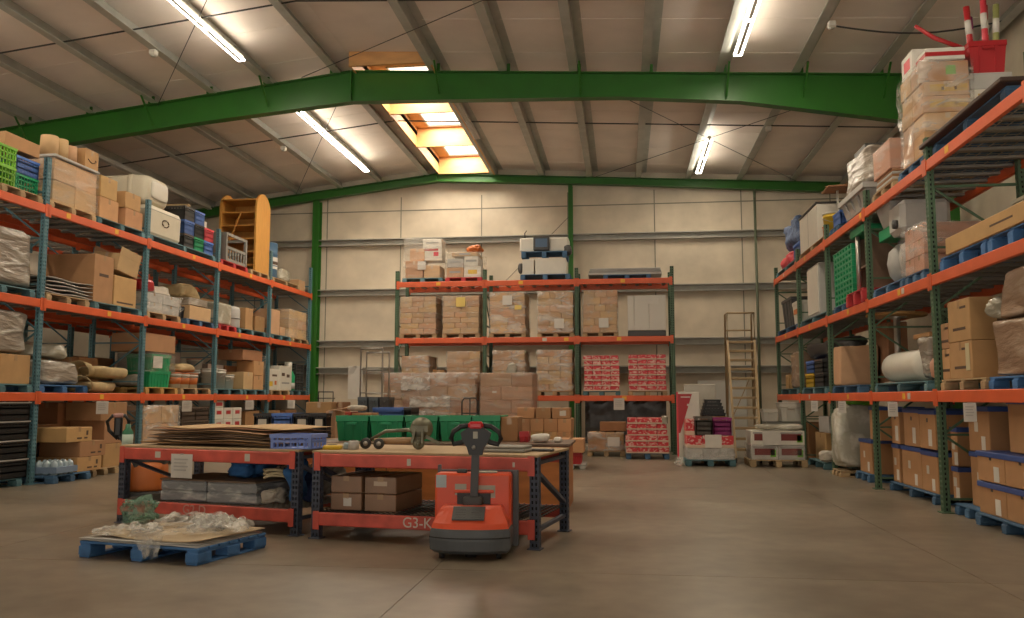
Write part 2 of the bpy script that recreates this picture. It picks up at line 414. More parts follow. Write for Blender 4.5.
# roof skin over the purlins, open at the skylight
SX0, SX1, SY0, SY1 = -4.98, -3.45, 15.12, 23.0
def roof_piece(mb, xa, xb, ya, yb):
    za, zb = zr(xa) + PUR, zr(xb) + PUR
    vs = [(xa, ya, za), (xb, ya, zb), (xb, yb, zb), (xa, yb, za)]
    vs += [(x, y, z + 0.12) for x, y, z in vs]
    mb._add(vs, [(0, 3, 2, 1), (4, 5, 6, 7), (0, 1, 5, 4), (1, 2, 6, 5), (2, 3, 7, 6), (3, 0, 4, 7)])
rf = MB()
roof_piece(rf, X0 - 0.15, RIDGE, YF, YWALL + 0.15); roof_piece(rf, RIDGE, SX0, YF, YWALL + 0.15); roof_piece(rf, SX1, X1 + 0.15, YF, YWALL + 0.15)
roof_piece(rf, SX0, SX1, YF, SY0); roof_piece(rf, SX0, SX1, SY1, YWALL + 0.15)
struct('ceiling', rf, roof_m)
# laps between the insulation blankets
lp = MB()
for y in (13.7, 15.1, 16.9, 18.3, 19.7, 21.1, 22.5):
    for xa, xb in ((X0, RIDGE), (SX1 + 0.1, X1)):
        lp.bar((xa, y, zr(xa) + PUR), (xb, y, zr(xb) + PUR), 0.012, 0.012)
struct('trim_2', lp, roof_m)

# purlins: Z sections running along the building
px = [-13.0, -11.7, -10.4, -9.1, -7.9, -6.75, -5.42, -3.40, -2.07, -0.76, 0.55, 1.86, 3.19, 4.55, 5.85]
for x in px:
    mb = MB(); z = zr(x) + 0.002; s = 0.15; o = -1 if x > RIDGE else 1
    mb.prism([(0, z), (o * s, z), (o * s, z + 0.012), (o * .012, z + 0.012), (o * .012, z + PUR - .012), (0, z + PUR - .012 if True else 0)], YF, YWALL, 'y')
    mb.box(min(0, -o * s), max(0, -o * s), YF, YWALL, z + PUR - 0.014, z + PUR - 0.004)
    struct('roof_purlin', mb, purl_m).location.x = x
# green portal frames: tapered I sections
def frame(y, depth, cols):
    mb = MB(); K = sorted(depth)
    def strip(za, zb, ya, yb):
        for a, c in zip(K[:-1], K[1:]):
            vs = [(a, ya, za(a)), (c, ya, za(c)), (c, ya, zb(c)), (a, ya, zb(a))]; vs += [(p, yb, q) for p, _, q in vs]
            mb._add(vs, [(0, 1, 2, 3), (7, 6, 5, 4), (0, 4, 5, 1), (1, 5, 6, 2), (2, 6, 7, 3), (3, 7, 4, 0)])
    bot = lambda x: zr(x) - depth[x]
    strip(bot, zr, y - 0.008, y + 0.008)
    strip(lambda x: zr(x) - 0.016, zr, y - 0.1, y + 0.1)
    strip(bot, lambda x: bot(x) + 0.016, y - 0.1, y + 0.1)
    for x in (-12.0, -5.07, 4.9):
        if x in depth: mb.box(x - 0.012, x + 0.012, y - 0.1, y + 0.1, bot(x), zr(x))
    return mb
near_d = {X0: 0.55, -12.37: 0.53, -8.3: 0.53, -5.07: 0.61, 0.0: 0.47, 2.15: 0.53, 4.9: 0.85, 5.7: 0.95}
struct('roof_beam', frame(15.5, near_d, 1), frame_gr)
struct('roof_beam', frame(8.0, near_d, 1), frame_gr)
back_d = {X0: 0.27, -5.07: 0.22, 0.0: 0.2, 5.7: 0.26}
struct('roof_beam', frame(23.15, back_d, 1), frame_gr)
def icol(x, y, zt, wd, dp):
    mb = MB(); mb.box(x - wd / 2, x + wd / 2, y - dp / 2, y - dp / 2 + .014, 0, zt); mb.box(x - wd / 2, x + wd / 2, y + dp / 2 - .014, y + dp / 2, 0, zt); mb.box(x - .007, x + .007, y - dp / 2, y + dp / 2, 0, zt); return mb
struct('column', icol(-8.52, 23.18, zr(-8.52) - 0.27, 0.19, 0.24), frame_gr)
struct('column', icol(-1.36, 23.2, zr(-1.36) - 0.24, 0.12, 0.2), frame_gr)
struct('column', MB().box(5.3, 5.75, 15.4, 15.6, 0, zr(5.5) - 0.2), frame_gr)
# flange braces from the frame to the purlins
fb = MB()
for x in (-11.7, -9.1, -6.75, -3.4, -0.76, 1.86, 3.19, 4.55): fb.bar((x + 0.05, 14.95, zr(x) + 0.02), (x + 0.05, 15.42, zr(x) - 0.45), 0.035, 0.02)
for x in px[1:-1]: fb.box(x - .06, x + .06, 15.40, 15.43, zr(x), zr(x) + 0.14)
struct('trim_3', fb, frame_gr)
# girts on the back wall
for i, z in enumerate((5.62, 4.2, 2.77, 2.02)):
    mb = MB(); mb.prism([(YWALL - 0.19, z - .1), (YWALL - 0.005, z - .1), (YWALL - 0.005, z + .1), (YWALL - .03, z + .1), (YWALL - .03, z + 0.1), (YWALL - .19, z + .085), (YWALL - .19, z + .06), (YWALL - .04, z + .06), (YWALL - .04, z - .085), (YWALL - .19, z - .085)], X0, X1, 'x')
    struct('wall_girt', mb, girt_m)
# sag rods and bracing cables under the roof
rod = MB()
for xa, xb in ((X0, RIDGE), (RIDGE, X1)):
    rod.bar((xa, 18.6, zr(xa) + 0.05), (xb, 18.6, zr(xb) + 0.05), 0.022)
    rod.bar((xa, 12.6, zr(xa) + 0.05), (xb, 12.6, zr(xb) + 0.05), 0.02)
for (xa, ya, xb, yb) in ((-9.1, 15.6, -3.4, 8.2), (-9.1, 23.0, -5.2, 15.7), (-0.7, 15.6, 4.6, 23.0), (4.6, 15.7, -0.7, 23.0), (-6.0, 15.3, 3.3, 8.2)):
    rod.bar((xa, ya, zr(xa) - 0.03), (xb, yb, zr(xb) - 0.03), 0.010)
rod.bar((-3.3, 23.25, 4.3), (-1.4, 23.25, 6.2), 0.012)
struct('trim_4', rod, dk_steel)
# small conduit and wall panels behind the ladder
wp = MB(); wp.box(1.95, 3.2, 23.32, 23.39, 0, 1.72)
struct('trim_5', wp, M('pale wall sheet', (0.55, 0.53, 0.48), 0.7))
xp = on_y(757.5, 300, 23.1).x
struct('trim_6', MB().tube([(xp, 23.1, 0), (xp, 23.1, 6.75)], 0.035), M('conduit', (0.10, 0.12, 0.075), 0.5))

# skylight well lined with plywood, deep cross boards, a small window in the top of every cell
sky = MB(); zt = 7.92
zb = lambda x: zr(x) - 0.03
cuts = [SY0, 17.9, 20.4, SY1]
sky.box(SX0 - 0.03, SX0, SY0, SY1, zb(SX0), zt); sky.box(SX1, SX1 + 0.03, SY0, SY1, zb(SX1), zt)
for y in cuts: sky.box(SX0 - .03, SX1 + .03, y - 0.03, y + 0.03, zb(SX0) - 0.01, zt)
PX0, PX1 = SX0 + 0.30, SX1 - 0.30
for a, c in zip(cuts[:-1], cuts[1:]):
    sky.box(SX0, SX1, a + .03, c - 1.5, zt - .02, zt); sky.box(SX0, SX1, c - .12, c - .03, zt - .02, zt)
    sky.box(SX0, PX0, c - 1.5, c - .12, zt - .02, zt); sky.box(PX1, SX1, c - 1.5, c - .12, zt - .02, zt)
well = struct('window_1', sky, M('skylight plywood', (0.64, 0.34, 0.13), 0.6, nz=0.16, ns=2.5, stretch=(1, 1, 4)))
pane_m = M('skylight glazing', (1.0, 0.95, 0.86), 0.4, emit=PANE_E)
fr = MB()
for a, c in zip(cuts[:-1], cuts[1:]):
    struct('window_pane', MB().box(PX0, PX1, c - 1.5, c - .12, zt + .005, zt + .02), pane_m, well)
    for q in (PX0, PX1 - .035): fr.box(q, q + .035, c - 1.5, c - .12, zt - .035, zt + .004)
    for q in (c - 1.5, c - .155): fr.box(PX0, PX1, q, q + .035, zt - .035, zt + .004)
struct('window_frame', fr, white_pl, well)
def lamp(name, loc, sx, sy, watts, col, rot=(0, 0, 0)):
    l = bpy.data.lights.new(name, 'AREA'); l.shape = 'RECTANGLE'; l.size = sx; l.size_y = sy; l.energy = watts; l.color = col
    o = bpy.data.objects.new(name, l); COL.objects.link(o); o.location = loc; o.rotation_euler = rot
    return o
for a, c in zip(cuts[:-1], cuts[1:]):
    lamp('skylight_daylight', ((SX0 + SX1) / 2, c - .81, zt - 0.04), PX1 - PX0 - .08, 1.3, SKY_W, (1.0, 0.90, 0.74))

# fluorescent strip lights along the purlins
tube_m = M('lit fluorescent tube', (1.0, 0.93, 0.80), 0.4, emit=TUBE_E)
dead_m = M('unlit fluorescent tube', (0.55, 0.52, 0.46), 0.4)
shell_m = M('fixture enamel', (0.5, 0.47, 0.41), 0.5)
def strip_light(x, ya, yb, label, lit=True, n=2):
    z = zr(x) - 0.02; t = thing('fluorescent_light', label, 'ceiling light', (x, (ya + yb) / 2, z - 0.09), 0, 'fluorescent strip lights')
    h = (yb - ya) / 2
    part('housing', MB().prism([(-0.028, 0.0), (0.028, 0.0), (0.035, 0.1), (-0.035, 0.1)], -h, h, 'y'), shell_m, t)
    step = 2 * h / n
    for k in range(n):
        mb = MB()
        for dx in (-0.055, 0.055): mb.tube([(dx, -h + step * k + 0.03, 0.012), (dx, -h + step * (k + 1) - 0.03, 0.012)], 0.019, 8)
        mb.box(-0.065, 0.065, -h + step * k + 0.02, -h + step * k + 0.045, -0.005, 0.03); mb.box(-0.065, 0.065, -h + step * (k + 1) - 0.045, -h + step * (k + 1) - 0.02, -0.005, 0.03)
        part('tube_pair', mb, tube_m if lit else dead_m, t)
    if lit:
        a = lamp('fluorescent_glow', (0, 0, -0.008), 0.06, 2 * h, LAMP_W * (2 * h) / 3, LAMP_COL); a.parent = t
        for s in (-1, 1):
            u = lamp('fluorescent_glow', (s * 0.056, 0, 0.034), 0.03, 2 * h, UP_W * (2 * h) / 3, LAMP_COL, (0, PI, 0)); u.parent = t
xl = -6.62
strip_light(xl, 11.3, 14.05, 'lit fluorescent strip at the upper left, in front of the near green beam')
strip_light(xl, 16.6, 21.6, 'long lit fluorescent strip behind the near green beam, left of the skylight', True, 4)
strip_light(1.98, 11.6, 14.4, 'lit fluorescent strip in front of the near green beam, right of centre')
strip_light(1.98, 19.2, 22.1, 'lit fluorescent strip behind the near green beam, farthest right')
strip_light(-3.3, 16.9, 19.4, 'unlit pale strip light running along the edge of the skylight', False)
strip_light(-11.6, 16.7, 19.6, 'unlit strip light high over the left rack, nearer one', False)
strip_light(-11.6, 20.3, 22.9, 'unlit strip light high over the left rack, farther one', False)
for x in (-6.62, -2.2, 1.98):       # lamps added out of view to light the front of the hall
    for y in (8.2,):
        strip_light(x, y - 1.4, y + 1.4, 'added unseen fluorescent strip above the front of the hall')
strip_light(-10.27, 8.4, 11.4, 'added unseen fluorescent strip above the near end of the left rack')  # one more lamp added out of view for light
# small fittings on the purlins
for (x, y, lab) in ((-7.85, 13.3, 'small white junction box on a purlin near the left strip light'), (-7.85, 19.0, 'small white junction box on a purlin under the cable, left of the skylight'), (3.15, 18.5, 'small white junction box on the purlin over the right rack'), (3.25, 13.3, 'junction box with a cable on a purlin in front of the near beam')):
    t = thing('junction_box', lab, 'junction box', (x, y, zr(x) - 0.1), 0, 'junction boxes on the purlins')
    part('box_body', MB().cbox(-0.06, 0.06, -0.06, 0.06, 0, 0.1, 0.015), white_pl, t); part('knockout_cover', MB().lathe([(0.045, -0.012), (0.045, 0.001)], 12), shell_m, t)
cab = [Vector((3.25, 13.3, zr(3.25) - 0.06))]
for k in range(1, 11): q = k / 10; cab.append(Vector((3.25 + 2.6 * q, 13.3 + .2 * q, zr(3.25) - 0.06 - .16 * math.sin(PI * q) + .02 * q)))
solid('power_cable', MB().tube(cab, 0.014, 6), dk_steel, 'dark cable sagging from a junction box toward the right wall', 'cable')
t = thing('alarm_beacon', 'small red fitting under the roof just behind the near green beam', 'alarm', (-7.85, 15.85, zr(-7.85) - 0.13)); part('red_body', MB().cbox(-.1, .1, -.05, .05, 0, .10, .02), M('alarm red', (.5, .02, .015), .4), t); part('mount', MB().cbox(-.05, .05, -.03, .03, .10, .128, .005), white_pl, t)

# ================================================================ PALLET RACKS
def column_mesh(name, H, mat, wd=0.085, dp=0.075, pitch=0.055):
    v = []; f = []; mi = []
    def quad(a, b, c, d, m=0):
        n = len(v); v.extend([a, b, c, d]); f.append((n, n + 1, n + 2, n + 3)); mi.append(m)
    def face(P, W, cuts):
        rows = int(H / pitch)
        for r in range(rows):
            z0 = r * pitch; zh = z0 + pitch * 0.42; z1 = z0 + pitch if r < rows - 1 else H
            quad(P(0, z0, 0), P(W, z0, 0), P(W, zh, 0), P(0, zh, 0))
            e = [0.0] + cuts + [W]
            for k in range(len(e) - 1):
                a, b = e[k], e[k + 1]
                if k % 2 == 0: quad(P(a, zh, 0), P(b, zh, 0), P(b, z1, 0), P(a, z1, 0))
                else:
                    d = 0.016
                    quad(P(a, zh, d), P(b, zh, d), P(b, z1, d), P(a, z1, d), 1)
                    quad(P(a, zh, 0), P(b, zh, 0), P(b, zh, d), P(a, zh, d)); quad(P(a, z1, d), P(b, z1, d), P(b, z1, 0), P(a, z1, 0))
                    quad(P(a, zh, 0), P(a, zh, d), P(a, z1, d), P(a, z1, 0)); quad(P(b, zh, d), P(b, zh, 0), P(b, z1, 0), P(b, z1, d))
    h = wd / 2
    face(lambda a, z, d: (-h + a, d, z), wd, [0.014, 0.032, wd - 0.032, wd - 0.014])
    face(lambda a, z, d: (h - d, a, z), dp, [dp / 2 - 0.011, dp / 2 + 0.011])
    face(lambda a, z, d: (-h + d, dp - a, z), dp, [dp / 2 - 0.011, dp / 2 + 0.011])
    quad((h, dp, 0), (-h, dp, 0), (-h, dp, H), (h, dp, H)); quad((-h, 0, H), (h, 0, H), (h, dp, H), (-h, dp, H))
    me = bpy.data.meshes.new(name); me.from_pydata(v, [], f); me.materials.append(mat); me.materials.append(slot_dk)
    me.polygons.foreach_set('material_index', mi); me.update(); return me

def rack(label, us, D, tops, H, m_up, m_beam, loc, rz, stickers=(), bh=0.125, decks=True):
    t = thing('pallet_rack', label, 'pallet rack', loc, rz)
    cm = column_mesh('upright', H, m_up)
    fp = MB().cbox(-0.075, 0.075, -0.03, 0.105, 0, 0.012, 0.003).mesh('foot_plate', m_up)
    for u in us:
        for y in (0.0, D - 0.075):
            c = link('upright', cm, t, (u, y, 0)); link('foot_plate', fp, c)
        br = MB(); z = 0.15; k = 0
        while z + 0.7 < H:
            br.bar((u, 0.07, z), (u, D - 0.07, z), 0.024, 0.024)
            a, b = (0.07, D - 0.07) if k % 2 else (D - 0.07, 0.07)
            br.bar((u, a, z + 0.02), (u, b, z + 0.68), 0.024, 0.024); z += 0.7; k += 1
        br.bar((u, 0.07, z), (u, D - 0.07, z), 0.03, 0.03)
        part('frame_brace', br, m_up, t)
    for a, b in zip(us[:-1], us[1:]):
        for zt in tops:
            for y0, y1, sg in ((-0.014, 0.036, 1), (D - 0.036, D + 0.014, -1)):
                mb = MB(); mb.cbox(a + 0.01, b - 0.01, y0, y1, zt - bh, zt, 0.008)
                yy = y0 if sg > 0 else y1
                for e in (a + 0.028, b - 0.028):
                    mb.box(e - 0.035, e + 0.035, min(yy, yy - sg * 0.006), max(yy, yy - sg * 0.006), zt - bh - 0.045, zt + 0.02)
                part('beam', mb, m_beam, t)
            if decks:
                mb = MB(); n = 7
                for k in range(n):
                    x = a + (b - a) * (k + 0.5) / n; mb.box(x - 0.04, x + 0.04, 0.02, D - 0.02, zt - 0.045, zt - 0.012)
                q = int((b - a) / 0.09)
                for k in range(1, q): x = a + (b - a) * k / q; mb.box(x - .004, x + .004, 0, D, zt - 0.012, zt - 0.005)
                for k in range(1, 9): y = D * k / 9; mb.box(a + .05, b - .05, y - .004, y + .004, zt - 0.012, zt - 0.004)
                part('wire_deck', mb, wire_m, t)
    for (u, lev, m) in stickers:
        zt = tops[lev]; part('location_sticker', MB().box(u - 0.05, u + 0.05, -0.017, -0.0135, zt - bh + 0.03, zt - 0.02), m, t)
    return t

rack('long teal and orange pallet rack along the left side of the hall', [y - 9.0 for y in YLs], 1.05, TL, 4.88, up_teal, beam_or, (XL, 9.0, 0), PI / 2,
     [(3.3, 2, label_yel), (4.6, 2, label_yel), (7.3, 2, label_yel), (10.0, 2, label_yel), (4.5, 1, label_yel), (7.0, 1, label_yel), (9.5, 1, label_yel), (12.5, 1, label_yel), (4.4, 0, label_yel), (7.1, 0, label_yel), (10.0, 0, label_yel), (12.2, 0, label_yel)])
rack('second teal and orange rack standing back to back behind the left rack', [y - 9.0 for y in YLs], 1.0, TL, 4.7, up_teal, beam_or, (XL - 1.05 - 0.35, 9.0, 0), PI / 2)
rack('long green and orange pallet rack along the right side of the hall', [20.2 - y for y in YRs], 1.05, TR, 4.22, up_green, beam_or, (XR, 20.2, 0), -PI / 2,
     [(1.2, 2, label_wht), (3.4, 2, label_yel), (7.3, 2, label_yel), (10.7, 2, label_yel), (1.2, 1, label_yel), (3.6, 1, label_yel), (6.4, 1, label_yel), (8.9, 1, label_yel), (9.05, 1, label_wht), (3.4, 0, label_wht), (6.2, 0, label_yel), (8.9, 0, label_yel), (9.1, 0, label_wht)])
XBs = [-5.28, -3.18, -1.04, 1.13]
rack('green and orange pallet rack standing across the back of the hall', [x + 5.28 for x in XBs], 1.05, TB, 4.25, up_green, beam_or, (-5.28, YB, 0), 0,
     [(1.0, 2, label_yel), (2.95, 2, label_yel), (5.3, 2, label_yel), (3.5, 1, label_wht), (4.0, 1, label_yel), (5.2, 1, label_yel), (5.3, 0, label_yel)])

# ================================================================ BUILDERS OF THE GOODS
def dodge(x0, x1, y0, y1, m=0.08):
    """goods in the side racks stand between the uprights: pull the extent clear of any upright it would cut."""
    for xa, xb, ys in ((XL - 1.06, XL + 0.012, YLs), (XR - 0.012, XR + 1.06, YRs), (XL - 2.42, XL - 1.38, YLs)):
        if x1 > xa and x0 < xb:
            for u in ys:
                if y0 < u + m and y1 > u - m:
                    if u - m - y0 > y1 - (u + m): y1 = u - m
                    else: y0 = u + m
    return y0, y1
def pallet(x0, x1, y0, y1, z0, mat, label, axis='x', h=0.12, rz=0.0, group=None, deck=True):
    """a block pallet; axis is the way its runners lie."""
    y0, y1 = dodge(x0, x1, y0, y1); cx, cy = (x0 + x1) / 2, (y0 + y1) / 2; L, W = (x1 - x0, y1 - y0) if axis == 'x' else (y1 - y0, x1 - x0)
    h -= .0015; t = thing('pallet', label, 'pallet', (cx, cy, z0 + .0015), rz + (0 if axis == 'x' else PI / 2), group)
    d = MB(); n = max(5, int(W and L / 0.15))
    for k in range(n): a = -L / 2 + L * k / n; d.cbox(a + 0.012, a + L / n - 0.012, -W / 2, W / 2, h - 0.018, h, 0.003)
    for s in (-1, 0, 1): y = s * (W / 2 - 0.055); d.box(-L / 2 + .015, L / 2 - .015, y - 0.05, y + 0.05, h - 0.036, h - 0.018)
    part('top_deck', d, mat, t)
    for s in (-1, 0, 1):
        y = s * (W / 2 - 0.055); r = MB(); r.cbox(-L / 2, L / 2, y - 0.05, y + 0.05, 0, 0.018, 0.003)
        for q in (-1, 0, 1): x = q * (L / 2 - 0.075); r.cbox(x - 0.075, x + 0.075, y - 0.055, y + 0.055, 0.018, h - 0.036, 0.004)
        part('runner', r, mat, t)
    return t
CARTONS = {}
def carton(x0, x1, y0, y1, z0, z1, label, mat=None, group=None, tape_on='auto', rz=0.0, marks=None, lid=None, label_side=None, name='carton', cat='cardboard box'):
    y0, y1 = dodge(x0, x1, y0, y1); mat = mat or card; sx, sy, sz = x1 - x0, y1 - y0, z1 - z0
    key = (round(sx, 3), round(sy, 3), round(sz, 3), mat.name)
    if key not in CARTONS:
        mb = MB(); mb.cbox(-sx / 2, sx / 2, -sy / 2, sy / 2, 0, sz, 0.007)
        CARTONS[key] = mb.mesh('carton', mat)
    o = link(name, CARTONS[key], None, ((x0 + x1) / 2, (y0 + y1) / 2, z0), rz); tag(o, label, cat, group)
    ax = tape_on
    if ax == 'auto': ax = 'x' if sx >= sy else 'y'
    if ax in ('x', 'y'):
        w = 0.028; e = 0.0015; dn = min(0.09, sz * 0.3); mb = MB()
        if ax == 'x':
            mb.box(-sx / 2 - e, sx / 2 + e, -w, w, sz - 0.004, sz + e); mb.box(-sx / 2 - e, -sx / 2 + .002, -w, w, sz - dn, sz); mb.box(sx / 2 - .002, sx / 2 + e, -w, w, sz - dn, sz)
        else:
            mb.box(-w, w, -sy / 2 - e, sy / 2 + e, sz - 0.004, sz + e); mb.box(-w, w, -sy / 2 - e, -sy / 2 + .002, sz - dn, sz); mb.box(-w, w, sy / 2 - .002, sy / 2 + e, sz - dn, sz)
        part('packing_tape', mb, tape if mat is not card_lt else tape_lt, o)
    if marks:                                   # printed marks: (face, u centre 0..1, v centre 0..1, width, height, material, name)
        for fc, u, v, w, h, m, nm in marks:
            W = sy if fc in ('+x', '-x') else sx; w = min(w, 2 * W * min(u, 1 - u) * .9); h = min(h, sz * .5); c = -W / 2 + u * W; zc = v * sz; e = 0.0015; mb = MB()
            if fc == '-y': mb.box(c - w / 2, c + w / 2, -sy / 2 - e, -sy / 2 + .002, zc - h / 2, zc + h / 2)
            if fc == '+x': mb.box(sx / 2 - .002, sx / 2 + e, c - w / 2, c + w / 2, zc - h / 2, zc + h / 2)
            if fc == '-x': mb.box(-sx / 2 - e, -sx / 2 + .002, c - w / 2, c + w / 2, zc - h / 2, zc + h / 2)
            part(nm, mb, m, o)
    if lid:
        mb = MB(); e = 0.012; mb.cbox(-sx / 2 - e, sx / 2 + e, -sy / 2 - e, sy / 2 + e, sz - 0.045, sz + 0.006, 0.004); part('lid', mb, lid, o, 'blue lid strip')
    return o
ROWS = {1: [''], 2: ['bottom', 'top'], 3: ['bottom', 'middle', 'top'], 4: ['bottom', 'second', 'third', 'top'], 5: ['bottom', 'second', 'third', 'fourth', 'top'],
        6: ['bottom', 'second', 'third', 'fourth', 'fifth', 'top'], 7: ['bottom', 'second', 'third', 'fourth', 'fifth', 'sixth', 'top'], 8: ['bottom', 'second', 'third', 'fourth', 'fifth', 'sixth', 'seventh', 'top']}
COLN = {1: ['single'], 2: ['left', 'right'], 3: ['left', 'middle', 'right'], 4: ['left', 'inner left', 'inner right', 'right'], 5: ['left', 'inner left', 'middle', 'inner right', 'right']}
COLS_NEAR = {1: ['single'], 2: ['nearer', 'farther'], 3: ['nearest', 'middle', 'farthest'], 4: ['nearest', 'second', 'third', 'farthest']}
def stack(b, n, nz, where, along='x', depth=1, mat=None, group=None, jit=0.012, widths=None, what='brown carton', mk=None):
    """cartons laid in courses; n across the face, nz courses high; every second course is bonded when widths is given."""
    x0, x1, y0, y1, z0, z1 = b; y0, y1 = dodge(x0, x1, y0, y1, .09); h = (z1 - z0) / nz; g = 0.003; rnd = random.Random(hash(where) % 9999 if False else sum(map(ord, where)))
    for k in range(nz):
        cuts = [i / n for i in range(n + 1)]
        if widths:
            wl = widths[k % len(widths)]; tot = sum(wl); acc = 0; cuts = [0]
            for w_ in wl: acc += w_; cuts.append(acc / tot)
        names = (COLN if along == 'x' else COLS_NEAR)[len(cuts) - 1]
        j = rnd.uniform(-jit, jit)
        for i in range(len(cuts) - 1):
            for d in range(depth):
                a, c = cuts[i], cuts[i + 1]; p, q = d / depth, (d + 1) / depth; f = rnd.uniform(0, jit)
                if along == 'x': bx = (x0 + (x1 - x0) * a + g + j, x0 + (x1 - x0) * c - g + j, y0 + (y1 - y0) * p + f + g, y0 + (y1 - y0) * q + f - g)
                else:
                    s0, s1 = (x1 - (x1 - x0) * q, x1 - (x1 - x0) * p) if x1 < 0 else (x0 + (x1 - x0) * p, x0 + (x1 - x0) * q)
                    f = -f if x1 < 0 else f; bx = (s0 + g + f, s1 - g + f, y0 + (y1 - y0) * a + g + j, y0 + (y1 - y0) * c - g + j)
                row = ROWS[nz][k]; col = names[i]
                lab = what + (', ' + row + ' course' if row else '') + ('' if col == 'single' else ', ' + col) + (', back row' if d else '') + ', ' + where
                marks = None
                if mk and rnd.random() < mk[0]:
                    fc = '-y' if along == 'x' else ('+x' if x1 < 0 else '-x'); marks = [(fc, rnd.uniform(.3, .75), rnd.uniform(.45, .75), mk[1], mk[2], mk[3], mk[4])]
                carton(*bx, z0 + h * k + 0.001, z0 + h * (k + 1) - 0.001, lab, mat, group, marks=marks)
def film(b, label, mat=None, seed=0, wob=0.012, g=0.014, name='stretch_wrap', group=None):
    """thin plastic wrap drawn around the box b, open underneath, with a folded top edge."""
    x0, x1, y0, y1, z0, z1 = b; y0, y1 = dodge(x0, x1, y0, y1, .085); x0 -= g; x1 += g; y0 -= g; y1 += g; z1 += 0.006
    cx, cy = (x0 + x1) / 2, (y0 + y1) / 2; rnd = random.Random(seed + int(abs(x0 * 91 + y0 * 37)))
    nx, nz = 6, 9; ring = []
    for i in range(nx): ring.append((x0 + (x1 - x0) * i / nx, y0))
    for i in range(nx): ring.append((x1, y0 + (y1 - y0) * i / nx))
    for i in range(nx): ring.append((x1 - (x1 - x0) * i / nx, y1))
    for i in range(nx): ring.append((x0, y1 - (y1 - y0) * i / nx))
    vs = []; fs = []; R = len(ring)
    for k in range(nz + 1):
        z = z0 + (z1 - z0) * k / nz
        for (x, y) in ring: vs.append((x - cx + rnd.uniform(0, wob) * (1 if x > cx else -1), y - cy + rnd.uniform(0, wob) * (1 if y > cy else -1), z - z0))
    for k in range(nz):
        for i in range(R): fs.append((k * R + i, k * R + (i + 1) % R, (k + 1) * R + (i + 1) % R, (k + 1) * R + i))
    mb = MB(); mb._add(vs, fs, True)
    n = len(vs); top = [(x * 0.86, y * 0.86, z + 0.004) for x, y, z in vs[-R:]]
    mb.v += top; mb.f += [(n - R + i, n - R + (i + 1) % R, n + (i + 1) % R, n + i) for i in range(R)]; mb.sm += [True] * R
    return solid(name, mb, mat or film_m, label, 'stretch wrap', (cx, cy, z0), 0, group)
def heap(b, mat, label, cat, name, seed=0, amp=0.12, e=0.35, freq=3.0, group=None, wrinkle=0.10):
    b = (b[0], b[1], *dodge(*b[:4]), b[4], b[5]); c = ((b[0] + b[1]) / 2, (b[2] + b[3]) / 2, b[4]); hx, hy = (b[1] - b[0]) / 2, (b[3] - b[2]) / 2
    return solid(name, MB().lump((-hx, hx, -hy, hy, 0, b[5] - b[4]), seed, amp, e, 48, 32, freq, True, wrinkle), mat, label, cat, c, 0, group)
def crate(x0, x1, y0, y1, z0, z1, mat, label, group=None, name='plastic_crate', rz=0.0, solid_walls=False, badge=None):
    """open plastic crate: rim, lattice walls, floor."""
    y0, y1 = dodge(x0, x1, y0, y1); hx, hy, H = (x1 - x0) / 2, (y1 - y0) / 2, z1 - z0; t = 0.012
    r = thing(name, label, 'plastic crate', ((x0 + x1) / 2, (y0 + y1) / 2, z0), rz, group)
    wl = MB()
    for sx in (-1, 1):
        for sy in (-1, 1): wl.box(min(sx * hx, sx * (hx - .03)), max(sx * hx, sx * (hx - .03)), min(sy * hy, sy * (hy - .03)), max(sy * hy, sy * (hy - .03)), 0, H - .005)
    def wall(P, L):
        n = max(4, int(L / 0.06)); m = max(2, int(H / 0.075))
        for k in range(1, n): a = -L / 2 + L * k / n; wl.box(*P(a - .007, a + .007), 0.01, H - .01)
        for k in range(m + 1): z = H * k / m; wl.box(*P(-L / 2 + .005, L / 2 - .005), max(0, z - .011), min(H - .004, z + .011))
        if solid_walls: wl.box(*P(-L / 2 + .005, L / 2 - .005), 0.0, H * 0.8)
    for s in (-1, 1):
        wall(lambda a, b, s=s: (a, b, min(s * hy, s * (hy - t)), max(s * hy, s * (hy - t))), 2 * hx)
        wall(lambda a, b, s=s: (min(s * hx, s * (hx - t)), max(s * hx, s * (hx - t)), a, b), 2 * hy)
    wl.box(-hx + .005, hx - .005, -hy + .005, hy - .005, 0, 0.012)
    part('crate_walls', wl, mat, r)
    rim = MB().rlathe([(hx - .02, hy - .02, H - .035), (hx + .008, hy + .008, H - .035), (hx + .008, hy + .008, H), (hx - .02, hy - .02, H), (hx - .02, hy - .02, H - .03)]); rim.f = rim.f[:-2]; rim.sm = rim.sm[:-2]
    part('rim', rim, mat, r)
    if badge: part('badge', MB().box(-hx * .5, hx * .5, -hy - .003, -hy + .004, H * .35, H * .7), badge, r, 'pale printed badge')
    return r
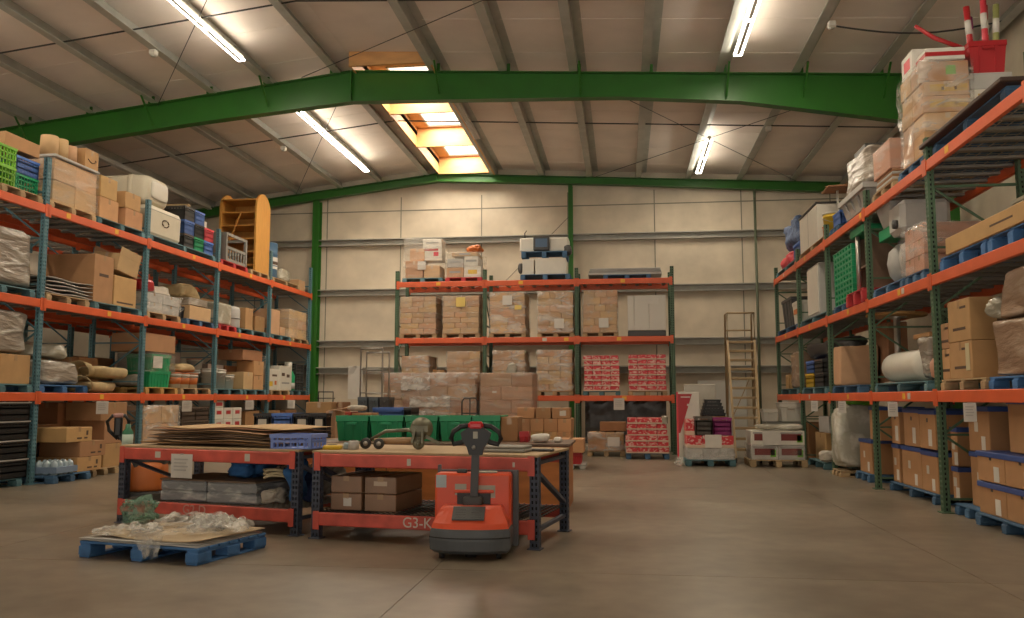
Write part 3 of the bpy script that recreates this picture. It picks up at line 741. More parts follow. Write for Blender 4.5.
def tote(x0, x1, y0, y1, z0, z1, mat, label, group=None, taper=0.85, ribs=3, name='plastic_tote', cat='plastic tote', lid=None, rz=0.0):
    """tapered tub with a thick rim, outside ribs and end grips."""
    y0, y1 = dodge(x0, x1, y0, y1); hx, hy, H = (x1 - x0) / 2, (y1 - y0) / 2, z1 - z0; a = taper
    r = thing(name, label, cat, ((x0 + x1) / 2, (y0 + y1) / 2, z0), rz, group)
    b = MB(); w = 0.012
    b.rlathe([(hx * a, hy * a, 0), (hx * .97, hy * .97, H - .05), (hx * .97 - w, hy * .97 - w, H - .05), (hx * a - w, hy * a - w, 0.012)])
    for s in (-1, 1):
        for k in range(ribs):
            q = (k + 0.5) / ribs * 2 - 1
            b.bar((q * hx * a * .92, s * (hy * a + .002), 0.01), (q * hx * .9, s * (hy * .97 + .002), H - .055), 0.022, 0.016)
            b.bar((s * (hx * a + .002), q * hy * a * .92, 0.01), (s * (hx * .97 + .002), q * hy * .9, H - .055), 0.016, 0.022)
    part('tub', b, mat, r)
    rim = MB().rlathe([(hx * .95, hy * .95, H - .075), (hx, hy, H - .06), (hx, hy, H), (hx * .97 - w, hy * .97 - w, H), (hx * .97 - w, hy * .97 - w, H - .07)]); rim.f = rim.f[:-2]; rim.sm = rim.sm[:-2]
    part('rim', rim, mat, r)
    for s in (-1, 1): part('grip', MB().cbox(-hx * .3, hx * .3, s * hy - .012, s * hy + .012, H - .105, H - .07, .004), mat, r)
    if lid: part('lid', MB().cbox(-hx - .01, hx + .01, -hy - .01, hy + .01, H, H + .03, .01), lid, r)
    return r
def bucket(x, y, z0, r, h, mat, label, group=None, lidm=None, name='bucket', bandm=None):
    t = thing(name, label, 'bucket', (x, y, z0), 0, group)
    part('pail', MB().lathe([(r * .86, 0), (r * .97, h * .8), (r * 1.04, h * .8), (r * 1.04, h * .85), (r * .98, h * .85), (r, h * .95)], 18), mat, t)
    part('lid', MB().lathe([(r * 1.05, h * .94), (r * 1.07, h * .97), (r * 1.03, h), (r * .9, h), (r * .88, h * .985), (0.01, h * .985)], 18), lidm or mat, t)
    pts = [(math.cos(k * PI / 10) * r * 1.05, -r * 0.35 * math.sin(k * PI / 10) - r * .8 * math.sin(k * PI / 10), h * (.82 - .3 * math.sin(k * PI / 10))) for k in range(11)]
    part('bail_handle', MB().tube(pts, 0.005, 6), steel, t)
    if bandm: part('printed_band', MB().lathe([(r * .91, h * .25), (r * .965, h * .68)], 18), bandm, t)
    return t
def tag_sheet(x, y, z, w, h, label, rz=0.0, group=None, lines=True):
    """paper sheet hung on a beam by two clips; its face looks to -y before turning by rz."""
    t = thing('paper_sign', label, 'paper sign', (x, y, z), rz, group)
    part('sheet', MB().sheet((-w / 2, w / 2, 0, h), 3, 4, lambda a, c: (a, -0.004 * math.sin(c * 9 + a * 4), c - h), 0.002, None, False), paper, t)
    if lines:
        for k in range(4): part('printed_line', MB().box(-w * .34, w * (.3 - .08 * (k % 2)), -0.0100, -0.0065, -h * (.25 + .15 * k), -h * (.25 + .15 * k) + 0.012), M('faint print', (0.46, 0.43, 0.39), 0.8), t)
    part('clip', MB().cbox(-0.02, 0.02, -0.008, 0.004, -0.006, 0.004, .001), lt_grey, t)
    return t

# ================================================================ LEFT RACK, TOP SHELF
PH = 0.12
def lpal(xn, xf, lev, mat, label, dep=1.0, inset=0.02, h=PH):
    zb = TL[lev] if lev >= 0 else 0.0
    b = LF(xn, 0, xf, 0); yt = 398 - (zb + .06 - 1.25) * 865 / ((b[2] + b[3]) / 2 + 1.2)
    b = LF(xn, yt, xf, zb, dep, inset)
    pallet(b[0], b[1], b[2], b[3], zb, mat, label, 'x', h)
    return zb + h + 0.001
z = lpal(2, 45, 2, wood, 'bare wood pallet under the lime and blue crates on the top left shelf')
for k, (xn, xf, yt, mat, lab) in enumerate(((-8, 9, 162, lime_pl, 'upper lime crate at the cut off end of the top left shelf'),)):
    crate(XL - .62, XL - .1, 10.78, 11.22, z + 0.293, z + 0.58, mat, lab)
crate(XL - .62, XL - .1, 10.76, 11.22, z, z + 0.29, lime_pl, 'lower lime crate at the cut off end of the top left shelf')
crate(XL - 1.0, XL - .64, 10.75, 11.15, z, z + .3, lime_pl, 'lime crate set deep behind the other two lime crates')
crate(XL - .62, XL - .12, 11.26, 11.74, z, z + 0.25, green_pl, 'green crate under the blue crate on the top left shelf')
crate(XL - .62, XL - .12, 11.25, 11.74, z + .253, z + 0.51, blue_pl, 'blue crate on a green crate beside the first tall upright', solid_walls=True)
carton(XL - .8, XL - .12, 11.0, 11.74, z + .582, z + .79, 'long flat carton lying across the blue and lime crates', card)
for nm, (xx, yy, rr, hh, lab) in enumerate(((XL - .25, 12.12, .13, .31, 'nearest of three rolled kraft bundles on the lidded carton load'), (XL - .25, 12.38, .12, .33, 'middle of three rolled kraft bundles on the lidded carton load'), (XL - .26, 12.62, .12, .29, 'farthest of three rolled kraft bundles, next to the smile carton'))):
    zz = z + .741
    t = thing('paper_bundle', lab, 'paper bundle', (xx, yy, zz), 0, 'kraft bundles on the top left shelf')
    part('rolled_sheet', MB().lathe([(rr, 0), (rr * 1.03, hh * .5), (rr * .98, hh)], 14), card_lt, t)
    part('core', MB().lathe([(rr * .45, hh - .01), (rr * .45, hh + .004)], 12), ink, t)
z = lpal(50, 97, 2, wood, 'bare wood pallet under the wrapped cartons with a grey lid sheet')
bW = (XL - .95, XL - .06, 12.0, 13.1, z, z + .68)
stack(bW, 2, 2, 'wrapped load by the first upright, top shelf', 'y', 2, card_lt)
film((bW[0], bW[1], bW[2], bW[3], z + .02, bW[5]), 'clear film around the four cartons beside the first tall upright', film_m)
solid('cover_sheet', MB().cbox(-.47, .47, -.57, .57, 0, .045, .01), lt_grey, 'grey lid sheet lying on the wrapped cartons on the top left shelf', 'cover sheet', (XL - .5, 12.55, bW[5] + .012))
o = carton(XL - .5, XL - .08, 12.78, 13.14, bW[5] + .06, bW[5] + .38, 'carton with a dark curved smile arrow on its side, high on left rack', card)
mb = MB(); pts = [(0.212, -0.11 + .22 * k / 8, 0.155 - .045 * math.sin(PI * k / 8)) for k in range(9)]
mb.tube(pts, .009, 6); mb.bar((.212, .11, .158), (.212, .085, .175), .016, .008); part('smile_arrow', mb, ink, o)
z = lpal(98, 147, 2, pal_teal, 'teal pallet under two pairs of cartons, top left shelf')
for a, c, zz, h, lab in ((13.2, 13.74, 0, .36, 'lower carton of the nearer pair on the teal pallet up high'), (13.2, 13.68, .362, .36, 'upper carton of the nearer pair on the teal pallet up high'), (13.96, 14.5, 0, .33, 'lower carton of the farther pair beside the second upright'), (13.94, 14.42, .332, .29, 'upper carton of the farther pair beside the second upright')):
    carton(XL - .5, XL - .06, a, c, z + zz, z + zz + h, lab, card, 'paired cartons on the top left shelf', tape_on='x')
carton(XL - .95, XL - .56, 13.15, 13.6, z, z + .84, 'pale carton standing behind the nearer carton pair up high', M('whitened cardboard', (.5, .44, .36), .8))
zt_ = TL[2] + PH + .595
t = thing('storage_tank', 'big cream rounded tank lying across the tub with the logo, top left shelf', 'tank', (XL - .62, 15.13, zt_), 0)
part('tank_shell', MB().lump((-.86, .5, -.42, .42, .0, .56), 3, .015, .28, 36, 22, 1.2, False), cream_pl, t)
part('seam_rib', MB().lump((.08, .2, -.43, .43, -.0, .57), 3, .0, .25, 36, 22, 1.2, False), cream_pl, t)
part('end_cap', MB().lump((.46, .53, -.30, .30, .12, .46), 4, .01, .4, 24, 14, 1, False), white_pl, t)
z = lpal(150, 216, 2, pal_teal, 'teal pallet under the cream tub and the coloured crates')
t = thing('storage_tub', 'cream plastic tub with a dark round logo, third bay of top shelf', 'tub', (XL - .5, 15.3, z), 0)
part('tub_body', MB().rlathe([(.40, .52, 0), (.43, .55, .06), (.43, .57, .50), (.40, .54, .57), (.3, .44, .59)]), cream_pl, t)
mb = MB()
for k in range(6): a = 2 * PI * k / 6; mb.bar((.434, .12 * math.cos(a + .12), .30 + .07 * math.sin(a + .12)), (.434, .12 * math.cos(a + .92), .30 + .07 * math.sin(a + .92)), .03, .012)
part('logo_mark', mb, ink, t)
part('lid_groove', MB().rlathe([(.434, .572, .485), (.434, .572, .495)]), grey_pl, t)
CR = [(0, [(char_pl, 'grey'), (blue_pl, 'blue'), (char_pl, 'charcoal')]), (1, [(green_pl, 'green'), (dark_pl, 'black'), (blue_pl, 'blue')]), (2, [(blue_pl, 'blue'), (pink_pl, 'pink red')])]
for c, col in CR:
    for r_, (m_, nm) in enumerate(col):
        y = 16.04 + c * .42; hh = .275
        crate(XL - .52, XL - .08, y, y + .4, z + r_ * (hh + .003), z + r_ * (hh + .003) + hh, m_, f'{nm} crate, {ROWS[len(col)][r_]} of the {["nearest", "middle", "farthest"][c]} crate column on the top left shelf', 'coloured crates on the top left shelf', solid_walls=True)
for k in range(2):
    solid('timber_plank', MB().cbox(-.5, .5, -.06, .06, 0, .035, .004), wood, ('lower' if k == 0 else 'upper') + ' plank laid on top of the nearest crate column', 'plank', (XL - .62, 16.18 + .06 * k, z + .836 + .037 * k), 0.1, 'planks on the crates')
carton(XL - .98, XL - .56, 16.02, 16.5, z, z + .8, 'dark carton hidden behind the coloured crates up high', card_dk)
t = solid('paper_packet', MB().cbox(-.1, .1, -.14, .14, 0, .18, .01), paper, 'white paper packet on the pink red crate up high', 'paper packet', (XL - .3, 17.08, z + .557), .1)
z = lpal(221, 248, 2, pal_red, 'red pallet under the grey cage crate, top left shelf')
t = thing('cage_crate', 'grey plastic cage crate with an open window, before the pine shelf', 'cage crate', (XL - .45, 18.3, z), 0)
mb = MB()
for sx in (-1, 1):
    for sy in (-1, 1): mb.box(sx * .40 - .03, sx * .40 + .03, sy * .50 - .03, sy * .50 + .03, 0, .62)
for zz in (0.03, .30, .60):
    for s in (-1, 1): mb.box(-.4, .4, s * .5 - .02, s * .5 + .02, zz - .03, zz + .03); mb.box(s * .4 - .02, s * .4 + .02, -.5, .5, zz - .03, zz + .03)
for k in range(7): y = -.42 + .14 * k; mb.box(.39, .41, y - .02, y + .02, .03, .3); mb.box(-.41, -.39, y - .06, y + .06, .03, .6)
for k in range(9): x = -.34 + .085 * k; mb.box(x - .042, x + .042, -.51, -.49, .03, .6)
part('cage_frame', mb, M('dusty grey plastic', (.23, .215, .19), .55), t); part('cage_floor', MB().box(-.4, .4, -.5, .5, 0, .025), grey_pl, t)
z = lpal(251, 270, 2, wood, 'bare wood pallet under the tall pine shelf unit')
t = thing('wooden_shelf_unit', 'tall pine shelf unit with round topped side panels on top left shelf', 'shelf unit', (XL - .55, 19.77, z), 0)
Hs = on_x(266, 195.5, XL - .05).z - z; Yh = .40
def side(x):
    poly = [(-Yh, 0), (Yh, 0), (Yh, Hs - Yh * .95)] + [(Yh * math.cos(a), Hs - Yh * .95 + Yh * .95 * math.sin(a)) for a in [PI * k / 10 for k in range(1, 10)]] + [(-Yh, Hs - Yh * .95)]
    return MB().prism(poly, x - .025, x + .025, 'x')
part('side_panel', side(-.42), pine, t); part('side_panel', side(.47), pine, t)
for k in range(6): part('shelf_board', MB().cbox(-.4, .45, -Yh + .04, Yh - .04, .14 + k * (Hs - .34) / 5, .17 + k * (Hs - .34) / 5, .004), pine, t)
part('back_board', MB().box(-.4, .45, Yh - .06, Yh - .045, .1, Hs - .2), pine, t)
part('cross_brace', MB().bar((-.2, -Yh + .02, Hs * .35), (.1, -Yh + .02, Hs * .75), .04, .02), pine, t)
z = lpal(273, 300, 2, wood, 'bare wood pallet under the blue barrel at the far end')
t = thing('barrel', 'blue steel barrel with a white oval label, far end of top shelf', 'barrel', (XL - .36, 20.65, z), 0)
part('drum', MB().lathe([(.29, 0), (.3, .02), (.3, .28), (.31, .3), (.3, .32), (.3, .58), (.31, .6), (.3, .62), (.3, .86), (.305, .88), (.28, .88), (.28, .86)], 24), M('barrel blue', (.06, .13, .22), .4, nz=.15), t)
part('label_patch', MB()._add([(.303 * math.cos(-.9 + 1.6 * i / 8), .303 * math.sin(-.9 + 1.6 * i / 8), .22 + .3 * j) for j in (0, 1) for i in range(9)], [(i, i + 1, i + 10, i + 9) for i in range(8)]), paper, t, 'white label')
part('logo_mark', MB()._add([(.305 * math.cos(-.75 + 1.2 * i / 8), .305 * math.sin(-.75 + 1.2 * i / 8), .33 + .08 * j) for j in (0, 1) for i in range(9)], [(i, i + 1, i + 10, i + 9) for i in range(8)]), ink, t)
heap((XL - .8, XL - .1, 21.15, 21.9, z, z + .38), pale_wrap, 'low pale wrapped bundle past the blue barrel', 'wrapped bundle', 'wrapped_bundle', 5, .15)
carton(XL - .6, XL - .12, 22.35, 22.8, z - .12, z + .2, 'small carton at the very far end of the top left shelf', card_lt)

# ================================================================ LEFT RACK, MIDDLE SHELF
def wrapped(b, label, mat=grey_wrap, seed=0, name='wrapped_load', e=.16, amp=.06):
    return heap(b, mat, label, 'wrapped load', name, seed, amp, e, 2.2, None, .055)
z = lpal(-30, 36, 1, pal_teal, 'teal pallet under the grey wrapped load, middle left shelf')
wrapped((XL - .95, XL - .05, 10.2, 11.7, z, z + .86), 'tall grey film wrapped load at the cut off end of the middle shelf', grey_wrap, 1)
z = lpal(47, 90, 1, wood, 'bare wood pallet under the folded metal sheets')
for k in range(5):
    solid('metal_sheet', MB().sheet((-.42, .42, -.62, .62), 6, 8, lambda a, c, k=k: .012 * math.sin(c * 7 + k) + .01 * math.sin(a * 6), .012), steel if k % 2 else lt_grey, f'{ROWS[5][k]} bent metal sheet in the low pile beside the first upright', 'metal sheet', (XL - .5, 12.55, z + .03 + .055 * k), 0, 'bent metal sheets')
carton(XL - 1.0, XL - .62, 12.0, 12.6, z + .345, z + .68, 'pale carton on the metal sheets, back of the middle shelf', M('whitened cardboard', (.5, .44, .36), .8))
z = lpal(95, 144, 1, pal_teal, 'teal pallet under the two tall cartons, middle left shelf')
mk1 = [('+x', .5, .58, .26, .05, ink, 'printed_line')]
carton(XL - .95, XL - .07, 13.16, 13.70, z, z + .80, 'tall carton with a printed band, beside the tilted box, middle shelf', card, marks=mk1)
carton(XL - .62, XL - .07, 13.74, 14.42, z, z + .52, 'tall carton under the tilted open box, middle left shelf', card, marks=[('+x', .5, .12, .5, .03, ink, 'printed_line')])
o = carton(XL - .55, XL - .05, 13.76, 14.4, z + .60, z + .90, 'open carton sitting tilted on a tall carton, middle left shelf', card_lt); o.rotation_euler = (-.12, .10, 0)
part('flap', MB().box(.24, .252, -.32, .32, .28, .42), card_lt, o); part('flap', MB().box(-.252, -.24, -.32, .32, .28, .40), card_lt, o)
z = lpal(147, 181, 1, wood, 'bare wood pallet under the low film wrapped load with a red top')
bb = (XL - .9, XL - .06, 14.74, 15.95, z, z + .36)
stack(bb, 2, 2, 'low wrapped load with the red bag, middle shelf', 'y', 1, lt_grey, what='grey carton')
film(bb, 'film around the low grey cartons on the middle left shelf', film_hv)
heap((XL - .6, XL - .1, 14.76, 15.24, bb[5] + .02, bb[5] + .26), red_pl, 'red bag lying on the low wrapped load', 'bag', 'plastic_bag', 4, .2, .4, 3.0, None, .12)
heap((XL - .7, XL - .2, 15.3, 15.9, bb[5] + .02, bb[5] + .22), pale_cloth, 'pale crumpled bundle next to the red bag', 'bundle', 'cloth_bundle', 6, .3)
bucket(XL - .3, 16.22, TL[1] + .001, .17, .36, char_pl, 'charcoal bucket full of metal scraps between two pallets, middle shelf')
mb = MB(); rnd = random.Random(3)
for k in range(6): mb.bar((rnd.uniform(-.08, .08), rnd.uniform(-.08, .08), 0), (rnd.uniform(-.2, .2), rnd.uniform(-.2, .2), rnd.uniform(.08, .18)), .03)
solid('metal_scrap', mb, steel, 'bright metal scrap sticking out of the charcoal bucket', 'metal scrap', (XL - .3, 16.22, TL[1] + .36)); COL.objects[-1]['kind'] = 'stuff'
z = lpal(187, 217, 1, pal_blue, 'blue grey pallet under the wide carton with a film covered board')
carton(XL - .9, XL - .06, 16.35, 17.25, z, z + .28, 'wide carton under a film covered board, third bay of middle shelf', card_lt)
wrapped((XL - .9, XL - .06, 16.4, 17.25, z + .285, z + .46), 'film covered grey board on the wide carton', grey_wrap, 9)
heap((XL - 1.0, XL - .3, 16.5, 17.3, z + .47, z + .78), kraft, 'slumped brown sack lying on the film covered board', 'sack', 'paper_sack', 11, .2)
z = lpal(219, 237, 1, pal_red, 'red pallet under the pale wrapped load, middle left shelf')
wrapped((XL - .6, XL - .06, 17.5, 18.3, z, z + .5), 'pale film wrapped load on the red pallet, middle left shelf', pale_wrap, 12)
z = lpal(239, 266, 1, pal_teal, 'teal pallet under the grey drum and narrow carton, middle shelf')
t = thing('drum', 'small grey drum beside a narrow carton, middle left shelf', 'drum', (XL - .3, 18.68, z), 0)
part('drum_shell', MB().lathe([(.2, 0), (.21, .03), (.21, .4), (.19, .47), (.1, .5)], 18), lt_grey, t); part('drum_ring', MB().lathe([(.215, .2), (.222, .22), (.215, .24)], 18), grey_pl, t)
carton(XL - .6, XL - .06, 18.95, 19.35, z, z + .5, 'narrow carton beside the small grey drum', card, tape_on='x')
carton(XL - .7, XL - .06, 19.5, 20.02, z, z + .36, 'brown carton just before the fourth upright, middle shelf', card_dk)
carton(XL - 1.0, XL - .62, 17.6, 19.2, z + .01, z + .62, 'long dark carton deep behind the grey drum', card_dk)
z = lpal(272, 291, 1, pal_teal, 'teal pallet under the stepped cartons past the fourth upright')
carton(XL - .6, XL - .06, 20.3, 20.95, z, z + .62, 'tall carton just past the fourth upright, middle shelf', card_lt)
carton(XL - .4, XL - .05, 20.97, 21.3, z, z + .22, 'small carton at the foot of the tall one past the fourth upright', card_lt)
z = lpal(293, 309, 1, wood, 'bare wood pallet under the farthest wrapped cartons, middle shelf')
bb = (XL - .85, XL - .06, 21.6, 22.85, z, z + .74)
stack(bb, 2, 3, 'farthest wrapped load of the middle left shelf', 'y', 1, card_lt)
film(bb, 'film around the farthest cartons on the middle left shelf', film_m)
carton(XL - .95, XL - .5, 21.3, 21.56, z, z + .6, 'dark carton squeezed beside the farthest wrapped load', card_dk)

# ================================================================ LEFT RACK, LOW SHELF
z = lpal(-30, 33, 0, pal_teal, 'teal pallet under the tan cartons and wrapped load, low left shelf')
for y, nm in ((10.4, 'farther left'), (11.08, 'nearer the first upright')):
    carton(XL - .85, XL - .05, y, y + .62, z, z + .42, f'tan carton under the tall wrapped load, {nm}, low shelf', card, tape_on='x')
wrapped((XL - .95, XL - .05, 10.35, 11.72, z + .425, z + 1.06), 'tall tan wrapped load on two cartons at the cut off end, low shelf', grey_wrap, 21)
z = lpal(40, 88, 0, pal_bright, 'bright blue pallet under the silvery wrapped sack, low left shelf')
wrapped((XL - .9, XL - .06, 12.0, 13.0, z, z + .40), 'low silvery wrapped sack on the bright blue pallet', grey_wrap, 22, 'wrapped_sack', .28, .12)
wrapped((XL - .9, XL - .2, 12.1, 12.75, z + .402, z + .68), 'clear plastic bundle heaped on the silvery sack', pale_wrap, 23, 'plastic_bundle', .5, .3, )
for k, (y, rz_, dz, lab) in enumerate(((13.52, .2, 0, 'lower kraft paper sack drooping over the low left beam'), (13.72, -.1, .25, 'upper kraft paper sack with an open mouth, low left shelf'))):
    t = thing('paper_sack', lab, 'paper sack', (XL - .32, y, TL[0] + .002 + dz), rz_, 'kraft sacks on the low left shelf')
    part('sack_body', MB().lump((-.28, .3, -.35, .62, 0, .2), 31 + k, .14, .5, 24, 14, 3), kraft, t)
    mo = MB(); R = 12; vs = []; fs = []
    for j, (rr, yy) in enumerate(((.14, -.28), (.2, -.5), (.185, -.5), (.12, -.30))):
        for i in range(R): a = 2 * PI * i / R; vs.append((.05 + rr * 1.15 * math.cos(a), yy - .04 * math.sin(a * 3), max(.02, .13 + rr * .8 * math.sin(a))))
    for j in range(3):
        for i in range(R): fs.append((j * R + i, j * R + (i + 1) % R, (j + 1) * R + (i + 1) % R, (j + 1) * R + i))
    mo._add(vs, fs, True); part('sack_mouth', mo, kraft, t)
carton(XL - .98, XL - .66, 13.75, 14.3, TL[0] + .3, TL[0] + .62, 'small dark carton high behind the kraft sacks, low left shelf', card_dk)
crate(XL - 1.0, XL - .66, 13.2, 13.7, TL[0] + .002, TL[0] + .4, blue_pl, 'blue crate deep behind the kraft sacks, low left shelf', solid_walls=True)
carton(XL - 1.0, XL - .66, 13.73, 14.32, TL[0] + .002, TL[0] + .29, 'dark carton beside the blue crate behind the kraft sacks', card_dk)
z = lpal(146, 178, 0, M('yellow pallet wood', (.5, .3, .09), .75, nz=.2, ns=8), 'yellow wood pallet under the green totes, low left shelf')
tote(XL - .62, XL - .08, 15.0, 15.75, z, z + .31, green_pl, 'lower green tote with film draped over it, low left shelf', None, .9, 6)
tote(XL - .6, XL - .08, 15.05, 15.75, z + .315, z + .62, green_pl, 'upper green tote with a white sheet on its side, low left shelf', None, .9, 4)
t = solid('paper_sheet', MB().cbox(0, .006, -.16, .16, 0, .22, .002), paper, 'white sheet stuck on the upper green tote', 'paper sheet', (XL - .075, 15.25, z + .36))
carton(XL - .72, XL - .06, 14.76, 15.84, z + .655, z + .99, 'wide carton resting on the two green totes', card)
heap((XL - .7, XL - .1, 14.74, 14.98, z, z + .26), pale_wrap, 'crumpled film next to the lower green tote', 'plastic film', 'plastic_film', 33, .3, .6)
film((XL - .66, XL - .06, 14.9, 15.8, z + .28, z + .64), 'loose film slung around the two green totes', film_m)
z = lpal(181, 211, 0, wood, 'bare wood pallet under the orange lidded buckets, low left shelf')
k = 0
for y in (16.1, 16.44, 16.78):
    bucket(XL - .22, y, z, .15, .3, white_pl, ['nearest', 'middle', 'farthest'][k] + ' white bucket with an orange band, low left shelf', 'orange banded buckets', orange_pl, bandm=orange_pl); k += 1
heap((XL - .6, XL - .1, 16.2, 16.95, z + .31, z + .5), kraft, 'tan sack lying on the orange banded buckets', 'sack', 'paper_sack', 35, .15, .6)
carton(XL - .98, XL - .62, 15.95, 17.1, z, z + .75, 'greyish wrapped carton behind the orange banded buckets', M('dull grey carton', (.27, .2, .16), .8))
z = lpal(214, 243, 0, pal_teal, 'teal pallet under the white buckets, low left shelf')
for y, h, lab in ((17.62, .43, 'nearest tall white lidded bucket on the low left shelf'), (18.02, .42, 'middle tall white lidded bucket on the low left shelf'), (18.43, .32, 'farthest and shortest white lidded bucket, low left shelf')):
    bucket(XL - .24, y, z, .175, h, white_pl, lab, 'white lidded buckets', white_pl)
bucket(XL - .62, 17.72, z, .17, .40, white_pl, 'white bucket standing behind the nearest white bucket', 'white lidded buckets', white_pl)
bucket(XL - .62, 17.72, z + .402, .17, .24, white_pl, 'white bucket stacked on the one behind the nearest bucket', 'white lidded buckets', orange_pl)
carton(XL - .9, XL - .46, 18.0, 18.75, z, z + .55, 'greyish carton behind the white buckets', M('dull grey carton', (.27, .2, .16), .8))
z = lpal(245, 268, 0, pal_teal, 'teal pallet under the tall brown cartons, low left shelf')
for (a, c, zz, h, dx, m_, lab) in ((18.95, 19.45, 0, .40, 0, card_lt, 'narrow yellowish carton at the front of the brown carton pile'), (19.5, 20.05, 0, .33, 0, card, 'orange brown carton low in the pile before the fourth upright'), (19.5, 20.05, .335, .34, 0, card, 'carton in the middle of the pile before the fourth upright')):
    carton(XL - .5, XL - .06, a, c, z + zz, z + zz + h, lab, m_, tape_on='x')
carton(XL - .95, XL - .52, 18.95, 20.0, z, z + .55, 'brown carton deep in the pile before the fourth upright', card_dk)
carton(XL - .7, XL - .1, 18.95, 20.05, z + .68, z + .92, 'large brown carton topping the pile before the fourth upright', card_dk)
z = lpal(271, 290, 0, wood, 'bare wood pallet under the printed white boxes, low left shelf')
mk2 = [('+x', .3, .3, .2, .12, yellow_pl, 'printed_patch'), ('+x', .6, .7, .3, .05, ink, 'printed_line'), ('+x', .7, .35, .12, .1, orange_pl, 'printed_patch')]
carton(XL - .6, XL - .06, 20.3, 21.0, z, z + .52, 'white box with yellow print past the fourth upright', white_pl, marks=mk2, tape_on=None)
bucket(XL - .3, 20.45, z + .525, .17, .3, lt_grey, 'grey tin standing on the white box with yellow print', None, white_pl)
carton(XL - .6, XL - .06, 21.04, 21.85, z, z + .62, 'tall white printed box beside the green bottle', white_pl, marks=[('+x', .3, .65, .2, .08, ink, 'printed_patch'), ('+x', .7, .6, .2, .08, ink, 'printed_patch'), ('+x', .5, .3, .5, .04, grey_pl, 'printed_line')], tape_on=None)
z = lpal(292, 309, 0, pal_teal, 'teal pallet at the far end of the low left shelf')
t = thing('jug', 'green jug with a white cap at the far end of low shelf', 'jug', (XL - .22, 22.0, z), 0)
part('jug_body', MB().lathe([(.17, 0), (.18, .02), (.18, .38), (.12, .5), (.09, .53)], 18), green_pl, t); part('cap', MB().lathe([(.1, .53), (.1, .74), (.08, .75)], 14), white_pl, t); part('label_patch', MB().lathe([(.183, .04), (.183, .2)], 18), lt_grey, t)
for k in range(3): crate(XL - .6, XL - .1, 22.25, 22.8, z + k * .242, z + k * .242 + .24, char_pl, f'{ROWS[3][k]} charcoal crate stacked beside the green jug', 'charcoal crates at the far end')

# ================================================================ LEFT RACK, ON THE FLOOR
z = lpal(-30, 22, -1, pal_teal, 'teal pallet on the floor under the black crates, far left')
z = PH + .001
for k in range(4):
    for j, y in enumerate((10.4, 11.08)):
        c = crate(XL - .5, XL - .02, y, y + .63, z + k * .27, z + k * .27 + .265, dark_pl, f'{ROWS[4][k]} black crate in the {["column cut by the picture edge", "column beside the first upright"][j]}', 'black crates on the floor at far left', solid_walls=True)
        part('pale_rim', MB().rlathe([(.25, .325, .250), (.255, .33, .250), (.255, .33, .2665), (.25, .325, .2665)]), lt_grey, c, 'pale dusty rim')
z = lpal(36, 91, -1, pal_blue, 'blue pallet on the floor under the small carton steps', 1.0, -.28)
pk = thing('bottle_pack', 'shrink wrapped pack of clear water bottles on the blue pallet', 'bottle pack', (XL + .1, 12.17, z), 0)
mb = MB()
for i in range(3):
    for j in range(4): mb.lathe([(.05, 0), (.055, .02), (.055, .155), (.045, .185), (.02, .2), (.02, .215)], 10, Matrix.Translation((-.13 + .12 * i, -.18 + .12 * j, 0)))
b_ = part('bottle_bodies', mb, M('clear bottle', (.34, .42, .46), .15), pk); b_['kind'] = 'stuff'
part('pack_label', MB().rlathe([(.20, .25, .03), (.20, .25, .12)]), M('pack print', (.2, .27, .38), .4), pk)
mk3 = [('+x', .8, .6, .05, .07, ink, 'printed_mark'), ('+x', .5, .25, .12, .025, ink, 'printed_line'), ('+x', .75, .25, .08, .025, ink, 'printed_line')]
for (a, c, zz, h, lab) in ((12.5, 13.12, 0, .22, 'bottom carton of the small stepped stack on the floor'), (12.55, 13.22, .222, .24, 'middle carton of the small stepped stack, jutting out'), (12.2, 12.84, .464, .22, 'top carton of the small stepped stack on the floor')):
    carton(XL - .45, XL + .24, a, c, z + zz, z + zz + h, lab, card, 'stepped cartons at the left rack', marks=mk3, tape_on='x')
carton(XL - .95, XL - .5, 11.95, 13.1, z, z + .72, 'dark carton behind the small stepped stack', card_dk)
z = lpal(93, 119, -1, wood, 'bare wood pallet on the floor under three tan cartons', 1.0, -.12)
for (a, c, zz, h, lab) in ((13.42, 14.15, 0, .38, 'bottom tan carton of the pile before the second upright'), (13.42, 14.15, .382, .38, 'middle tan carton of the pile before the second upright'), (13.3, 14.05, .764, .30, 'top tan carton of the pile, just under the low beam')):
    carton(XL - .55, XL + .08, a, c, z + zz, z + zz + h, lab, card, 'tan cartons before the second upright', tape_on='x')
carton(XL - .98, XL - .58, 12.3 + .85, 14.2, z, z + 1.06, 'big dark carton sheet standing behind the tan carton pile', card_dk)
for k in range(3): crate(XL - .98, XL - .5, 11.85, 12.3, .85 + k * .12 - .0, .85 + k * .12 + .118, dark_pl, f'{ROWS[3][k]} flat black tray in the dark beside the first upright', 'flat black trays', solid_walls=True)
z = lpal(147, 180, -1, wood, 'bare wood pallet on the floor behind the cardboard workbench')
stack((XL - .75, XL - .02, 14.75, 16.0, z, z + 1.0), 2, 3, 'wrapped floor load past the second upright', 'y', 1, card_lt)
film((XL - .75, XL - .02, 14.75, 16.0, z, z + 1.0), 'film around the floor load past the second upright', film_hv)
for k in range(4):
    for j, y in enumerate((16.15, 16.72)):
        crate(XL - .6, XL - .04, y, y + .55, .001 + k * .27, .001 + k * .27 + .268, M('brown plastic', (.11, .075, .055), .5), f'{ROWS[4][k]} brown crate in the {["nearer", "farther"][j]} column before the third upright', 'brown crates on the floor', solid_walls=True)
